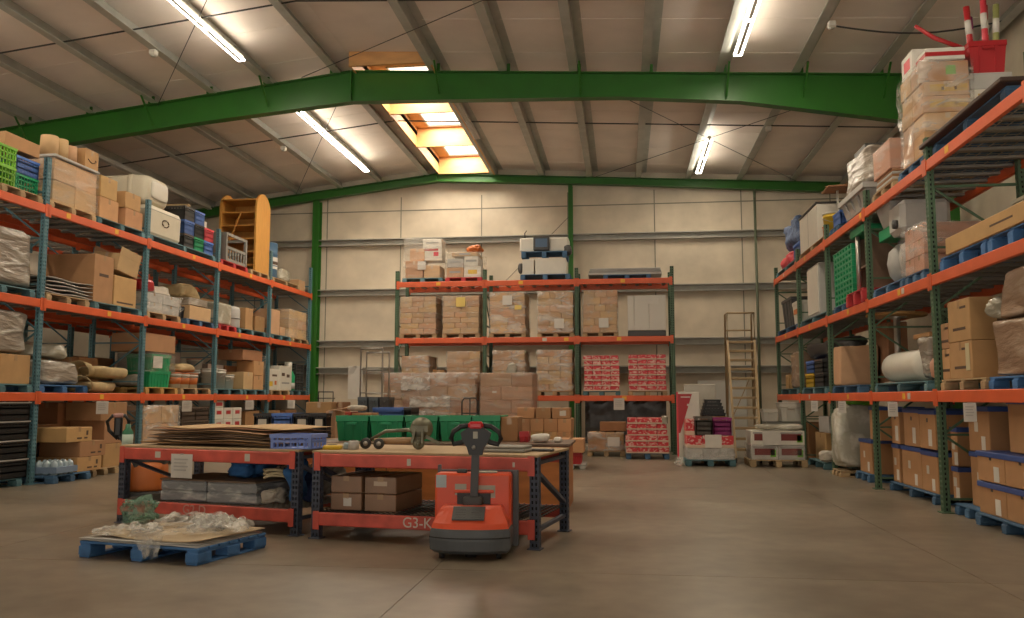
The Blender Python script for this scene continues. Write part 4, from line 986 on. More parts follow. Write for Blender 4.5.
for k in range(3):
    for j in range(3):
        carton(XL - .45, XL - .03, 17.5 + j * .45, 17.93 + j * .45, .3 + k * .25, .3 + k * .25 + .245, f'small white and red box, {ROWS[3][k]} course, {COLS_NEAR[3][j]} column, past third upright', white_pl, 'white and red boxes', tape_on=None, marks=[('+x', .5, .6, .22, .08, red_pl, 'printed_patch')])
pallet(XL - .6, XL - .02, 17.45, 18.85, 0, wood, 'bare pallet under the small white and red boxes', 'x', .298)
carton(XL - .4, XL - .03, 17.5, 17.92, 1.052, 1.2, 'single red and white box topping the small white boxes', white_pl, tape_on=None, marks=[('+x', .5, .5, .3, .09, red_pl, 'printed_patch')])
for (y, m_, lab) in ((19.2, card_dk, 'dark carton on the floor before the fourth upright'), (20.5, card, 'tan carton on the floor past the fourth upright'), (21.6, card_dk, 'brown bundle carton at the far floor end of the left rack')):
    carton(XL - .7, XL - .1, y, y + .75, 0.001, .95, lab, m_)
# back row of the left rack: the dim goods glimpsed between the uprights
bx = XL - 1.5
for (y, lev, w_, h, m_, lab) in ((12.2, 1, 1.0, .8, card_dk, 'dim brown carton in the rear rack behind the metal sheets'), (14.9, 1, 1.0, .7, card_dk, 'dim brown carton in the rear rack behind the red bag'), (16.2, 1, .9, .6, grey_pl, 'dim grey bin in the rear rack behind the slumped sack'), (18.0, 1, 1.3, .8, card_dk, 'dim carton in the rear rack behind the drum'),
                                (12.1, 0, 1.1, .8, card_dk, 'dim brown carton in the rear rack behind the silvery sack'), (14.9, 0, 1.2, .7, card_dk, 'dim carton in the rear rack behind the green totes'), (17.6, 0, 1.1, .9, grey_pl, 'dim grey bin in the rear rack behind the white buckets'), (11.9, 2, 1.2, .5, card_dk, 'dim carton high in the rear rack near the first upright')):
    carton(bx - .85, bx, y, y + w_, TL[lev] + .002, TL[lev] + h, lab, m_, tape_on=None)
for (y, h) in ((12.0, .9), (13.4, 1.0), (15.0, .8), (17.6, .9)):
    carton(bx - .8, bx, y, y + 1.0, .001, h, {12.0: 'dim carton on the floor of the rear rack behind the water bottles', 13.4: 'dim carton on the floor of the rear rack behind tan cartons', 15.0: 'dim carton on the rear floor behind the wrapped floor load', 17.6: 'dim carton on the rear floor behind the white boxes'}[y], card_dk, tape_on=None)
# paper signs hung on the low left beam
for (px_, py_, w_, lab) in ((99, 399, .22, 'paper sign hanging under the kraft sacks on the left rack'), (184, 400, .26, 'paper sign on the low left beam before the third upright'), (247, 400, .24, 'paper sign on the low left beam under the tall brown cartons'), (289, 400, .22, 'paper sign on the low left beam under the green jug')):
    p = on_x(px_, py_, XL + .035); tag_sheet(XL + .10, p.y, TL[0] - .128, .185, .21, lab, .35, 'paper signs on the racks')

# ================================================================ BACK RACK
def bpal(b, z, mat, label, h=0.1): pallet(b[0] - .02, b[1] + .02, b[2] + .01, b[3], z, mat, label, 'y', h); return z + h + .001
# top shelf
b = BF(403, 442, 260, TB[2]); z = bpal(b, TB[2], pal_teal, 'dark teal pallet under the leaning cartons, top shelf of back rack')
xa, xb, y0 = b[0], b[1], b[2] + .05
carton(xa + .05, xa + .47, y0, y0 + .6, z, z + .42, 'tan carton at the lower left of the top back shelf', card_lt)
carton(xa + .5, xa + .88, y0, y0 + .6, z, z + .30, 'tan carton below the white box with red writing', card_lt)
o = carton(xa + .14, xa + .5, y0 + .05, y0 + .5, z + .425, z + .72, 'tan carton leaning on top at the left of the white box', card_lt)
mk = [('-y', .5, .82, .3, .03, grey_pl, 'printed_line'), ('-y', .45, .5, .34, .05, red_pl, 'red_writing'), ('-y', .7, .3, .12, .1, pink_pl, 'printed_patch')]
carton(xa + .45, xb - .03, y0 + .06, y0 + .5, z + .425, z + .95, 'white box with red writing on the top shelf of the back rack', white_pl, tape_on=None, marks=mk)
solid('paper_sheet', MB().cbox(-.1, .1, -.004, 0, 0, .2, .001), paper, 'white sheet taped to the load with the red writing box', 'paper sheet', (xa + .45, y0 - .02, z + .2))
film((xa + .03, xb - .01, y0 - .03, y0 + .62, z, z + .955), 'film around the leaning cartons on the top back shelf', film_m)
b = BF(446, 481, 255, TB[2]); z = bpal(b, TB[2], pal_red, 'red pallet under the mixed boxes, top shelf of back rack')
xa, xb = b[0], b[1]; W = xb - xa
mix = [(0, .5, 0, .24, card_lt, 'tan box at the bottom left'), (.5, 1, 0, .26, white_pl, 'white box with yellow panel at the bottom right'), (.02, .5, .245, .45, paper and lt_grey, 'pale printed box at the middle left'), (.5, .92, .265, .5, white_pl, 'white box at the middle right'), (.15, .9, .505, .6, card_lt, 'flat tan box across the top')]
for a, c, h0, h1, m_, lab in mix:
    carton(xa + W * a + .005, xa + W * c - .005, y0, y0 + .7, z + h0, z + h1, lab + ' of the red pallet load', m_, tape_on=None, marks=[('-y', .5, .5, .22, .1, yellow_pl, 'printed_patch')] if 'yellow' in lab else [('-y', .5, .55, .26, .05, grey_pl, 'printed_line')])
heap((xa + W * .5, xb + .02, y0, y0 + .6, z + .605, z + .82), orange_pl, 'orange bag slumped on top of the mixed boxes', 'bag', 'plastic_bag', 8, .25, .75, 4.0, None, .3)
film((xa, xb, y0 - .02, y0 + .72, z, z + .6), 'film around the mixed boxes on the red pallet', film_m)
b = BF(521, 569, 255, TB[2]); z = bpal(b, TB[2], pal_blue, 'lower blue pallet of the white machine load, top back shelf', .14)
xa, xb = b[0], b[1]
carton(xa + .03, xa + .3, y0, y0 + .7, z, z + .36, 'small cream case on the lower blue pallet, top back shelf', white_pl, tape_on=None)
carton(xa + .33, xb - .08, y0, y0 + .7, z, z + .38, 'wide cream case on the lower blue pallet, top back shelf', white_pl, tape_on=None)
z2 = z + .385; pallet(xa, xb - .05, y0, y0 + .8, z2, pal_blue, 'upper blue pallet stacked on the cream cases', 'y', .16); z2 += .162
t = thing('machine_case', 'long white machine case on the upper blue pallet, top back shelf', 'machine', ((xa + xb) / 2, y0 + .35, z2))
part('case_body', MB().cbox(-(xb - xa) / 2 - .05, (xb - xa) / 2 - .02, -.25, .3, 0, .34, .03), white_pl, t)
part('screen_box', MB().cbox(-.28, .1, -.33, -.24, .02, .36, .02), char_pl, t); part('screen', MB().box(-.23, .05, -.337, -.325, .1, .3), M('dim blue screen', (.07, .12, .2), .3), t)
part('antenna', MB().tube([(-.5, 0, .3), (-.52, 0, .5), (-.47, 0, .56)], .012, 6), char_pl, t)
heap((xb - .16, xb + .06, y0, y0 + .3, z2 - .09, z2 + .16), char_pl, 'dark tangle of cable at the end of the upper blue pallet', 'cable bundle', 'cable_bundle', 14, .4, .7)
heap((xa - .1, xa + .02, y0 + .1, y0 + .3, z, z + .3), char_pl, 'dark cable loop hanging beside the small cream case', 'cable bundle', 'cable_bundle', 15, .4, .7)
b = BF(604, 650, 270, TB[2]); z = bpal(b, TB[2], pal_blue, 'blue pallet under the flat grey panels, top back shelf')
xa, xb = on_y(588, 268, YB).x, on_y(662, 268, YB).x
for k in range(3): solid('grey_board', MB().cbox(-(xb - xa) / 2 + .02 * k, (xb - xa) / 2 - .015 * k, -.45, .5, 0, .05, .006), lt_grey if k != 1 else grey_pl, f'{ROWS[3][k]} flat grey panel overhanging its blue pallet on the top back shelf', 'panel', ((xa + xb) / 2, YB + .55, z + .052 * k), 0, 'flat grey panels')
# middle shelf: five wrapped stacks and a white case
mids = [(400.5, 436, 297, 'far left wrapped stack of middle back shelf', [[2, 2, 2], [3, 3], [2, 2, 2]], 7, None), (443, 479, 296, 'wrapped stack with the yellow note, middle back shelf', [[3, 3], [2, 2, 2]], 7, 'y'), (490, 525, 292.5, 'wrapped stack past the second green upright, middle shelf', [[4, 2], [3, 3], [4, 2]], 5, 'w'),
        (538, 573, 291.5, 'wrapped stack before the third green upright, middle shelf', [[4, 2], [2, 4]], 6, 'p'), (583, 617, 290.5, 'wrapped stack next to the white case, middle shelf', [[3, 3], [2, 2, 2]], 6, 'p')]
for i, (a, c, yt, nm, wl, nz, note) in enumerate(mids):
    b = BF(a, c, yt, TB[1] + .101, .95); bpal(b, TB[1], wood, 'bare wood pallet under the ' + nm)
    stack(b, 3, nz, nm, 'x', 1, card_lt, nm, .010, wl)
    film(b, 'film around the ' + nm, film_m if i in (0, 1, 4) else film_hv, i)
    if note:
        m_ = yellow_note if note == 'y' else paper; u, v = {'y': (.5, .83), 'w': (.5, .8), 'p': (.6, .22)}[note]; cx, cz = b[0] + (b[1] - b[0]) * u, b[4] + (b[5] - b[4]) * v
        solid('paper_note', MB().cbox(-.11, .11, -.003, .001, -.11, .11, .001), m_, ('yellow' if note == 'y' else 'white') + ' paper note on the ' + nm, 'paper note', (cx, b[2] - .034, cz))
        if note == 'w': solid('paper_note', MB().cbox(-.08, .08, -.003, .001, -.05, .05, .001), yellow_note, 'small yellow note on the ' + nm, 'paper note', (b[1] - .16, b[2] - .034, b[4] + .62 * (b[5] - b[4])))
b = BF(627.5, 665.5, 295.5, TB[1]); xa, xb = b[0], b[1]
t = thing('appliance_case', 'plain white appliance case on a dark plinth, middle back shelf', 'appliance', ((xa + xb) / 2, b[2] + .45, TB[1] + .001))
hw = (xb - xa) / 2; hz = b[5] - TB[1]
part('plinth', MB().cbox(-hw, hw, -.42, .45, 0, .13, .01), char_pl, t)
for k in range(3): part('front_panel', MB().cbox(-hw + 2 * hw * (0, .17, .56)[k], -hw + 2 * hw * (.165, .555, 1)[k], -.44, -.40, .135, hz, .008), M('case enamel', (.60, .56, .49), .5), t)
part('case_body', MB().cbox(-hw + .01, hw - .01, -.40, .45, .13, hz - .01, .01), M('pale enamel', (.52, .48, .42), .5), t)
solid('paper_note', MB().cbox(-.12, .12, -.003, .001, -.07, .07, .001), paper, 'crumpled paper on the front of the white appliance case', 'paper note', ((xa + xb) / 2 + .15, b[2] - .0, TB[1] + hz - .13))
# low shelf
lows = [(402, 429, 356, 'leaning load at the left end of the low back shelf', [[3, 2], [2, 3]], 3, .8), (447, 480, 351.5, 'wrapped low shelf stack before the second green upright', [[4, 2], [3, 3]], 5, 1), (493, 525, 350.5, 'low shelf stack with a white film knot', [[3, 2]], 4, 1), (537, 572, 350, 'low shelf stack over the brown wrapped carton pile', [[2, 2, 2], [4, 2]], 6, 1)]
for i, (a, c, yt, nm, wl, nz, q) in enumerate(lows):
    b = BF(a, c, yt, TB[0] + .101, .9); bpal(b, TB[0], wood, 'bare wood pallet under the ' + nm)
    stack(b, 3, nz, nm, 'x', 1, card_lt, nm, .012, wl)
    film(b, 'film around the ' + nm, film_hv if i != 1 else film_m, 10 + i)
xa = on_y(431, 360, YB).x
for k in range(2): carton(xa + .02, xa + .3, YB + .1, YB + .55, TB[0] + .001 + k * .3, TB[0] + .3 + k * .3, ('lower' if k == 0 else 'upper') + ' loose brown carton squeezed between the two left low stacks', card_dk)
p = on_y(512, 365, YB); heap((p.x - .13, p.x + .13, YB - .12, YB - .005, p.z - .35, p.z + .05), pale_wrap, 'white knot of film bunched on the low shelf stack', 'film knot', 'film_knot', 17, .3, .7)
# red and white drink cases
soda_m = bpy.data.materials.new('red and white case print'); soda_m.use_nodes = True
nt = soda_m.node_tree; N = nt.nodes; L = nt.links; b_ = N['Principled BSDF']; b_.inputs['Roughness'].default_value = .45
tc = N.new('ShaderNodeTexCoord'); mp = N.new('ShaderNodeMapping'); mp.inputs['Scale'].default_value = (13.0, 13.0, 22.0)
oi = N.new('ShaderNodeObjectInfo'); mu = N.new('ShaderNodeMath'); mu.operation = 'MULTIPLY'; mu.inputs[1].default_value = 173.0
ad = N.new('ShaderNodeVectorMath'); ad.operation = 'ADD'; no = N.new('ShaderNodeTexNoise'); no.inputs['Scale'].default_value = 1.0; no.inputs['Detail'].default_value = 2.5; no.inputs['Distortion'].default_value = .8
L.new(oi.outputs['Random'], mu.inputs[0]); L.new(tc.outputs['Object'], mp.inputs['Vector']); L.new(mp.outputs['Vector'], ad.inputs[0]); L.new(mu.outputs[0], ad.inputs[1]); L.new(ad.outputs[0], no.inputs['Vector'])
cr = N.new('ShaderNodeValToRGB'); cr.color_ramp.elements[0].position = .50; cr.color_ramp.elements[0].color = (.58, .03, .04, 1); cr.color_ramp.elements[1].position = .60; cr.color_ramp.elements[1].color = (.70, .42, .36, 1)
L.new(no.outputs['Fac'], cr.inputs['Fac']); L.new(cr.outputs['Color'], b_.inputs['Base Color'])
tray_m = M('case tray', (.60, .46, .34), .6, var=.1)
def soda(x0, x1, y0, y1, z0, z1, label, group):
    o = link('drink_case', (MB().cbox(-(x1 - x0) / 2, (x1 - x0) / 2, -(y1 - y0) / 2, (y1 - y0) / 2, 0.002, z1 - z0, .01)).mesh('drink_case', soda_m), None, ((x0 + x1) / 2, (y0 + y1) / 2, z0)); tag(o, label, 'drink case', group)
    part('tray', MB().cbox(-(x1 - x0) / 2 - .002, (x1 - x0) / 2 + .002, -(y1 - y0) / 2 - .003, (y1 - y0) / 2 + .003, 0.0, (z1 - z0) * .26, .003), tray_m, o)
    return o
def sodastack(b, n, nz, where, out=0.0, low=99):
    x0, x1, y0, y1, z0, z1 = b; h = (z1 - z0) / nz; rnd = random.Random(len(where))
    for k in range(nz):
        j = rnd.uniform(-.012, .012); e = out if k < low else 0
        for i in range(n):
            for d in (0, 1) if k == nz - 1 else (0,):
                dd = (y1 - y0) / 2
                soda(x0 - e + (x1 - x0 + 2 * e) * i / n + .002 + j, x0 - e + (x1 - x0 + 2 * e) * (i + 1) / n - .002 + j, y0 + d * dd - e + .002, y0 + (d + 1) * dd - .002, z0 + k * h, z0 + (k + 1) * h - .003,
                     f'red drink case, {ROWS[nz][k]} course, {COLN[n][i]}{", back row" if d else ""}, {where}', where)
b = BF(583.5, 619, 355.5, TB[0] + .101, .9); bpal(b, TB[0], pal_teal, 'teal pallet under the nearer upright drink case stack, low shelf'); sodastack(b, 4, 7, 'shelf stack beside the third upright')
b = BF(628.5, 666, 354.5, TB[0] + .101, .9); bpal(b, TB[0], wood, 'bare wood pallet under the right end drink case stack, low shelf'); sodastack(b, 4, 7, 'shelf stack at the end upright')
# floor under the back rack
b = BF(627, 667, 418, .121, .9, 18.3); pallet(b[0] - .03, b[1] + .04, 18.28, 19.2, 0, pal_blue, 'blue pallet on the floor under the drink case stack', 'y', .12)
sodastack(b, 4, 6, 'floor stack under the rack', .03, 3)
heap((b[1] - .12, b[1] + .03, 18.26, 18.6, .7, b[5] + .06), pale_wrap, 'film wrapped corner bundle hanging on the floor drink case stack', 'film bundle', 'film_bundle', 18, .25, .4)
b = BF(588, 624, 432.5, .121, .9, 19.0); pallet(b[0] - .02, b[1] + .02, 19.0, 19.9, 0, wood, 'bare wood pallet on the floor under the film tied cartons', 'y', .12)
stack(b, 2, 1, 'film tied floor load below the drink cases', 'x', 1, card)
film(b, 'film tied around the two floor cartons below the drink cases', film_hv, 4)
carton(b[0] + .25, b[1] + .05, 19.3, 19.85, b[5] + .02, b[5] + .22, 'brown carton lid lying on the film tied cartons', card_dk)
solid('paper_note', MB().cbox(-.13, .13, -.003, .001, -.1, .1, .001), paper, 'white sheet on the film tied floor cartons', 'paper note', (b[0] + .55, b[2] - .036, b[4] + .2))
mb = MB(); r_ = random.Random(5)
dk = solid('tarp_sheet', MB().sheet((-.95, .95, 0, 1.0), 14, 10, lambda a, c: (a, .05 * mnoise.noise(Vector((a * 4, c * 4, 1))), c), .004), M('dark film sheet', (.12, .115, .11), .3, nz=.3, ns=8), 'dark plastic sheet hanging behind the floor drink cases', 'plastic sheet', ((XBs[2] + XBs[3]) / 2, YB + .9, .2))
p = on_y(619, 400, YB - .02); tag_sheet(p.x, YB - .03, TB[0] - .06, .24, .26, 'paper sign hanging on the low back beam under the drink cases', 0, 'paper signs on the racks')
# the two brown wrapped pallet loads in front of the rack, and the small carton pile beside them
MKW = (.55, .09, .04, paper, 'shipping_label')
b = BF(384.5, 476, 373, .121, 1.1, 17.6); pallet(b[0] + .02, b[1] - .02, 17.6, 18.65, 0, wood, 'bare wood pallet under the wide brown wrapped load', 'y', .12)
stack(b, 5, 6, 'wide brown wrapped load before the rack', 'x', 1, M('brown wrapped carton', (.42, .245, .15), .6, var=.14, hue=.008, nz=.08), 'cartons of the wide brown load', .012, [[2, 3, 2, 3], [2, 2, 3, 3], [3, 2, 3, 2]], mk=MKW)
film((b[0], b[1], b[2], b[3], .35, b[5]), 'shiny film bunched on the wide brown load', film_hv, 6)
pc = (b[0] + b[1]) / 2 - .28 * (b[1] - b[0])  # added film pieces; their near-white colour paints the sheen
for k, (dx, zz, w_, h_) in enumerate(((-.05, 1.55, .62, .26), (.25, 1.18, .85, .22), (.05, .85, .62, .3))):
    solid('film_patch', MB().sheet((-w_ / 2, w_ / 2, -h_ / 2, h_ / 2), 16, 8, lambda a, c, k=k: (a, .014 * mnoise.noise(Vector((a * 6, c * 14, k))), c), .002), film_pt, ['upper', 'middle', 'lower'][k] + ' film patch with painted sheen on the wide brown load', 'plastic film', (pc + dx + .3, b[2] - .045, zz), 0, 'shiny film patches')
b = BF(480.5, 532.5, 373, .121, 1.1, 17.5); pallet(b[0] + .02, b[1] - .02, 17.5, 18.55, 0, wood, 'bare wood pallet under the narrower brown wrapped load', 'y', .12)
stack(b, 3, 6, 'narrower brown load beside the wide one', 'x', 1, MATS['brown wrapped carton'], 'cartons of the narrower brown load', .012, [[2, 3], [3, 2]], mk=MKW)
film(b, 'film around the narrower brown load in front of the back rack', film_m, 8)
b = BF(516, 571, 418.5, .121, .9, 16.3); pallet(b[0], b[1], 16.3, 17.2, 0, wood, 'bare wood pallet under the small carton pile behind the bench', 'y', .12)
stack(b, 4, 3, 'small pile behind the plywood cabinet', 'x', 1, card, 'cartons of the small pile', .008)
W = b[1] - b[0]
for k, (u, v, lab) in enumerate(((0.02, .33, 'open tan carton at the left on top of the small pile'), (.36, .63, 'open tan carton in the middle on top of the small pile'), (.66, .98, 'open tan carton with a white label on top of the small pile'))):
    carton(b[0] + W * u, b[0] + W * v, 16.32, 16.8, b[5] + .003, b[5] + .2, lab, card, 'cartons on the small pile', marks=[('-y', .6, .5, .12, .11, paper, 'shipping_label')] if k == 2 else None)
z = .1; pallet(*[on_z(562, 463, .0).x, on_z(589, 463, .0).x], 15.6, 16.4, 0, lt_grey, 'low grey pallet under the red bin and tan carton', 'y', .08)
x_ = on_z(577, 463, 0).x
tote(x_ - .22, x_ + .16, 15.65, 16.1, .081, .28, red_pl, 'small red bin on the floor under a tan carton', None, .9, 2)
carton(x_ - .28, x_ + .2, 15.6, 16.15, .285, .53, 'tan carton resting on the small red bin by the green upright', card)

# ================================================================ BETWEEN THE BACK RACK AND THE RIGHT RACK
# leaning door panels
def leaning(x0, x1, z1, y, th, lean, mat, label, extra=None):
    t = thing('door_panel', label, 'panel', ((x0 + x1) / 2, y, 0), 0); t.rotation_euler = (-lean, 0, 0); h = (x1 - x0) / 2
    part('panel_sheet', MB().cbox(-h, h, -th / 2, th / 2, .005, z1, .008), mat, t)
    if extra: extra(t, h, z1, th)
    return t
def red_tri(t, h, z1, th):
    part('red_wedge', MB().prism([(-h + .03, z1 - .04), (h * .35, z1 - .04), (-h + .06, z1 * .42), (-h + .03, z1 * .42)], -th / 2 - .004, -th / 2 + .002, 'y'), red_pl, t, 'slanted red panel')
    part('white_mark', MB().box(-h + .2, -h + .3, -th / 2 - .007, -th / 2, z1 * .80, z1 * .83), paper, t)
    part('red_edge', MB().box(-h - .002, -h + .03, -th / 2 - .003, th / 2, .1, z1), pink_pl, t)
    part('writing_line', MB().box(-h + .08, h * .2, -th / 2 - .007, -th / 2, z1 - .11, z1 - .09), paper, t)
    part('lower_mark', MB().box(h * .3, h * .6, -th / 2 - .004, -th / 2, z1 * .58, z1 * .60), grey_pl, t)
p0, p1 = on_y(677, 430, 17.4), on_y(700, 430, 17.4); zt_ = on_y(688, 392, 17.5).z
leaning(p0.x, p1.x, zt_, 17.35, .08, .04, white_pl, 'tall pale door panel with a slanted red wedge, beside the end upright', red_tri)
p0, p1 = on_y(685, 430, 18.6), on_y(716, 430, 18.6); zt_ = on_y(700, 384.5, 18.7).z
leaning(p0.x, p1.x, zt_, 18.55, .1, .03, M('dull white panel', (.52, .49, .42), .7, nz=.1), 'plain white door panel behind the one with a red wedge')
# the pallet of drink cases topped with crates
b = BF(687, 734, 442, .13, .85, 16.55); pallet(b[0] - .03, b[1] + .02, 16.5, 17.35, 0, pal_teal, 'grey teal pallet under the crates and drink cases by the ladder', 'y', .12)
x0, x1 = b[0], b[1]; W = x1 - x0
for k in range(2):
    for i in range(3): 
        if k == 0: carton(x0 + W * i / 3 + .002, x0 + W * (i + 1) / 3 - .002, 16.55, 17.3, .122, .33, f'film covered pale case, {COLN[3][i]} of the bottom course by the ladder', lt_grey, 'pale cases by the ladder', tape_on=None)
        else: soda(x0 + W * i / 3 + .002, x0 + W * (i + 1) / 3 - .002, 16.55, 17.3, .333, .56, f'red and white drink case, {COLN[3][i]} of the three under the crates by the ladder', 'drink cases by the ladder')
soda(x0 - .0, x0 + .16, 16.75, 17.3, .563, .86, 'red and white drink case standing at the left end beside the dark crate', 'drink cases by the ladder')
film((x0, x1, 16.55, 17.3, .12, .345), 'grey film around the bottom of the drink cases by the ladder', film_hv, 12)
heap((x0 - .26, x0 - .03, 16.42, 16.8, 0.001, .2), film_cr, 'loose white film trailing on the floor by the drink cases', 'plastic film', 'plastic_film', 41, .3, .7)
solid('paper_note', MB().cbox(-.15, .15, -.003, .001, -.12, .12, .001), paper, 'white sheet on the drink cases under the dark crate', 'paper note', (x0 + W * .56, 16.53, .46))
crate(x0 + .17, x0 + W * .55, 16.6, 17.05, .564, .91, M('grey brown plastic', (.09, .075, .06), .5), 'dark grey crate on the drink cases beside the purple crate', None, 'plastic_crate', 0, True)
crate(x0 + W * .58, x1 - .03, 16.6, 17.05, .564, .89, purple_pl, 'purple crate on the drink cases by the ladder', None, 'plastic_crate', 0, True)
zc = 0.9; b2 = BF(702, 725, 402, 0, .5, 17.5)
pallet(b2[0] - .05, b2[1] + .05, 17.45, 18.2, 0, wood, 'pallet hidden behind the drink cases under the black cratestack', 'y', .12)
carton(b2[0] - .02, b2[1] + .02, 17.5, 18.1, .121, zc - .0, 'dark carton under the black nested crates by the ladder', card_dk)
for k in range(5):
    s = .02 * k; crate(b2[0] + s, b2[1] - s, 17.5 + s, 18.0 - s, zc + .004 + k * .065 * 1.0, zc + .004 + k * .065 + .064, dark_pl, f'{ROWS[5][k]} of the black nested crates behind the purple crate', 'black nested crates', 'plastic_crate')
# rolling warehouse ladder
t = thing('rolling_ladder', 'tall tan rolling ladder standing by the end of the right rack', 'ladder', (0, 0, 0))
YA, YT = 17.3, 19.3
bl, br_ = on_y(736, 458, YA).x, on_y(761, 458, YA).x; tl, tr = on_y(727.5, 341, YT).x, on_y(754.5, 341, YT).x; zt_ = on_y(740, 341, YT).z; zh = on_y(740, 313, YT).z
for a, c, nm in ((bl, tl, 0), (br_, tr, 1)):
    part('side_rail', MB().bar((a, YA, .08), (c, YT, zt_), .045, .08), tan_metal, t)
    part('rear_leg', MB().bar((c, YT + .45, .08), (c, YT, zt_), .04, .04), tan_metal, t)
    part('handrail', MB().tube([(c, YT, zt_ - .05), (c, YT, zh), (c, YT + .4, zh), (c, YT + .43, .9)], .02, 8), tan_metal, t)
    part('base_rail', MB().bar((a, YA, .1), (c, YT + .45, .1), .04, .05), tan_metal, t)
for k in range(12):
    q = (k + 1) / 12; y = YA + (YT - YA) * q; z = .08 + (zt_ - .08) * q
    part('step', MB().cbox(bl + (tl - bl) * q - .0, br_ + (tr - br_) * q, y - .03, y + .16, z - .05, z, .006), tan_metal, t)
part('top_bar', MB().tube([(tl, YT, zh), (tr, YT, zh)], .02, 8), tan_metal, t)
part('platform_rail', MB().tube([(tl, YT + .4, zh - .35), (tr, YT + .4, zh - .35)], .018, 8), tan_metal, t)
part('cross_brace', MB().bar((tl, YT + .3, .6), (tr, YT + .2, 1.9), .025, .02), tan_metal, t)
for (a, y) in ((bl, YA), (br_, YA), (tl, YT + .43), (tr, YT + .43)):
    part('caster', MB().lathe([(.05, -.015), (.06, 0), (.05, .015)], 12, Matrix.Translation((a, y, .061)) @ Matrix.Rotation(PI / 2, 4, 'Y')), dark_pl, t)
# pallet of white produce cartons
b = BF(751, 805, 442, .13, .85, 16.5); pallet(b[0] - .03, b[1] + .03, 16.45, 17.3, 0, wood, 'bare wood pallet under the white printed cartons', 'y', .13)
x0, x1 = b[0], b[1]; W = x1 - x0
pr = lambda c: [('-y', .5, .55, .36, .12, c, 'printed_panel'), ('-y', .82, .45, .1, .13, lime_pl, 'printed_leaf'), ('-y', .5, .85, .4, .03, grey_pl, 'printed_line')]
maroon = M('maroon print', (.18, .03, .025), .6)
for k in range(2):
    for i in range(2):
        carton(x0 + W * i / 2 + .004, x0 + W * (i + 1) / 2 - .004, 16.5, 17.2, .132 + k * .265, .132 + k * .265 + .26, f'white produce carton with maroon print, {ROWS[2][k]} course, {COLN[2][i]} one', white_pl if k else lt_grey, 'white produce cartons', marks=pr(maroon), tape_on=None)
heap((x0 + .05, x1 - .05, 16.55, 17.1, .665, .78), pale_wrap, 'crumpled film and greens lying on the white produce cartons', 'plastic film', 'plastic_film', 44, .35, .5)
solid('paper_note', MB().cbox(-.16, .16, -.003, .001, -.13, .13, .001), paper, 'white sheet on the white produce cartons', 'paper note', (x0 + W * .38, 16.47, .53))
film((x0, x1, 16.5, 17.2, .13, .41), 'film around the lower white produce cartons', film_m, 14)
# steel cart with a white tub behind it
b = BF(764, 800, 432, 0, .7, 18.2); x0, x1 = b[0] + .12, b[1] + .06; zc = on_y(780, 424, 18.2).z
t = thing('utility_cart', 'grey steel cart carrying white tubs behind the produce cartons', 'cart', ((x0 + x1) / 2, 18.5, 0)); h = (x1 - x0) / 2 + .06
part('top_tray', MB().rlathe([(h, .3, zc - .02), (h, .3, zc + .04), (h - .01, .29, zc + .04), (h - .01, .29, zc)]), galv, t); part('lower_tray', MB().cbox(-h, h, -.3, .3, .3, .34, .005), galv, t)
for sx in (-1, 1):
    for sy in (-1, 1):
        part('leg', MB().box(sx * (h - .02) - .02, sx * (h - .02) + .02, sy * .28 - .02, sy * .28 + .02, .1, zc), galv, t); part('caster', MB().lathe([(.04, -.015), (.05, 0), (.04, .015)], 10, Matrix.Translation((sx * (h - .02), sy * .28, .05)) @ Matrix.Rotation(PI / 2, 4, 'Y')), dark_pl, t)
tote(x0 + .22, x1 + .02, 18.25, 18.7, zc + .05, on_y(785, 404, 18.2).z, white_pl, 'large white tub on the steel cart', None, .8, 2, lid=white_pl)
tote(x0 - .12, x0 + .18, 18.25, 18.6, zc + .05, zc + .30, white_pl, 'small white tub on the steel cart beside the large one', None, .85, 2)
for k in range(4): solid('metal_tray', MB().cbox(-.5, .5, -.2, .2, 0, .03, .01), galv, f'{ROWS[4][k]} grey tray piled on the lower level of the steel cart', 'tray', ((x0 + x1) / 2, 18.5, .342 + .033 * k), 0, 'grey trays on the steel cart')
# trolley frames and dark bins by the left of the wide brown load
def handcart(px0, px1, ytop, Y, label):
    a, c = on_y(px0, ytop, Y), on_y(px1, ytop, Y); w = c.x - a.x; Z = a.z
    t = thing('cage_trolley', label, 'trolley', ((a.x + c.x) / 2, Y, 0)); h = w / 2
    for s in (-1, 1): part('upright_tube', MB().tube([(s * h, .25, .12), (s * h, .25, Z), (s * h * .9, .25, Z + .02)], .016, 8), steel, t)
    part('top_tube', MB().tube([(-h, .25, Z), (h, .25, Z)], .016, 8), steel, t)
    for q in (.82, .62): part('cross_tube', MB().tube([(-h, .25, Z * q), (h, .25, Z * q)], .010, 8), steel, t)
    part('deck', MB().cbox(-h - .03, h + .03, -.35, .3, .12, .16, .01), dk_steel, t)
    for s in (-1, 1):
        for y in (-.28, .22): part('caster', MB().lathe([(.045, -.015), (.055, 0), (.045, .015)], 10, Matrix.Translation((s * h * .9, y, .056)) @ Matrix.Rotation(PI / 2, 4, 'Y')), dark_pl, t)
    return t
handcart(357, 379, 348, 15.6, 'tall bare steel trolley frame left of the wide brown load'); handcart(363, 386, 352, 16.5, 'second steel trolley frame just behind the first one')
p = on_y(347, 368, 15.5); t = tag_sheet(p.x + .05, 15.85, p.z + .05, .28, .62, 'pale notice board hanging on the steel trolley frames', 0, None, False)
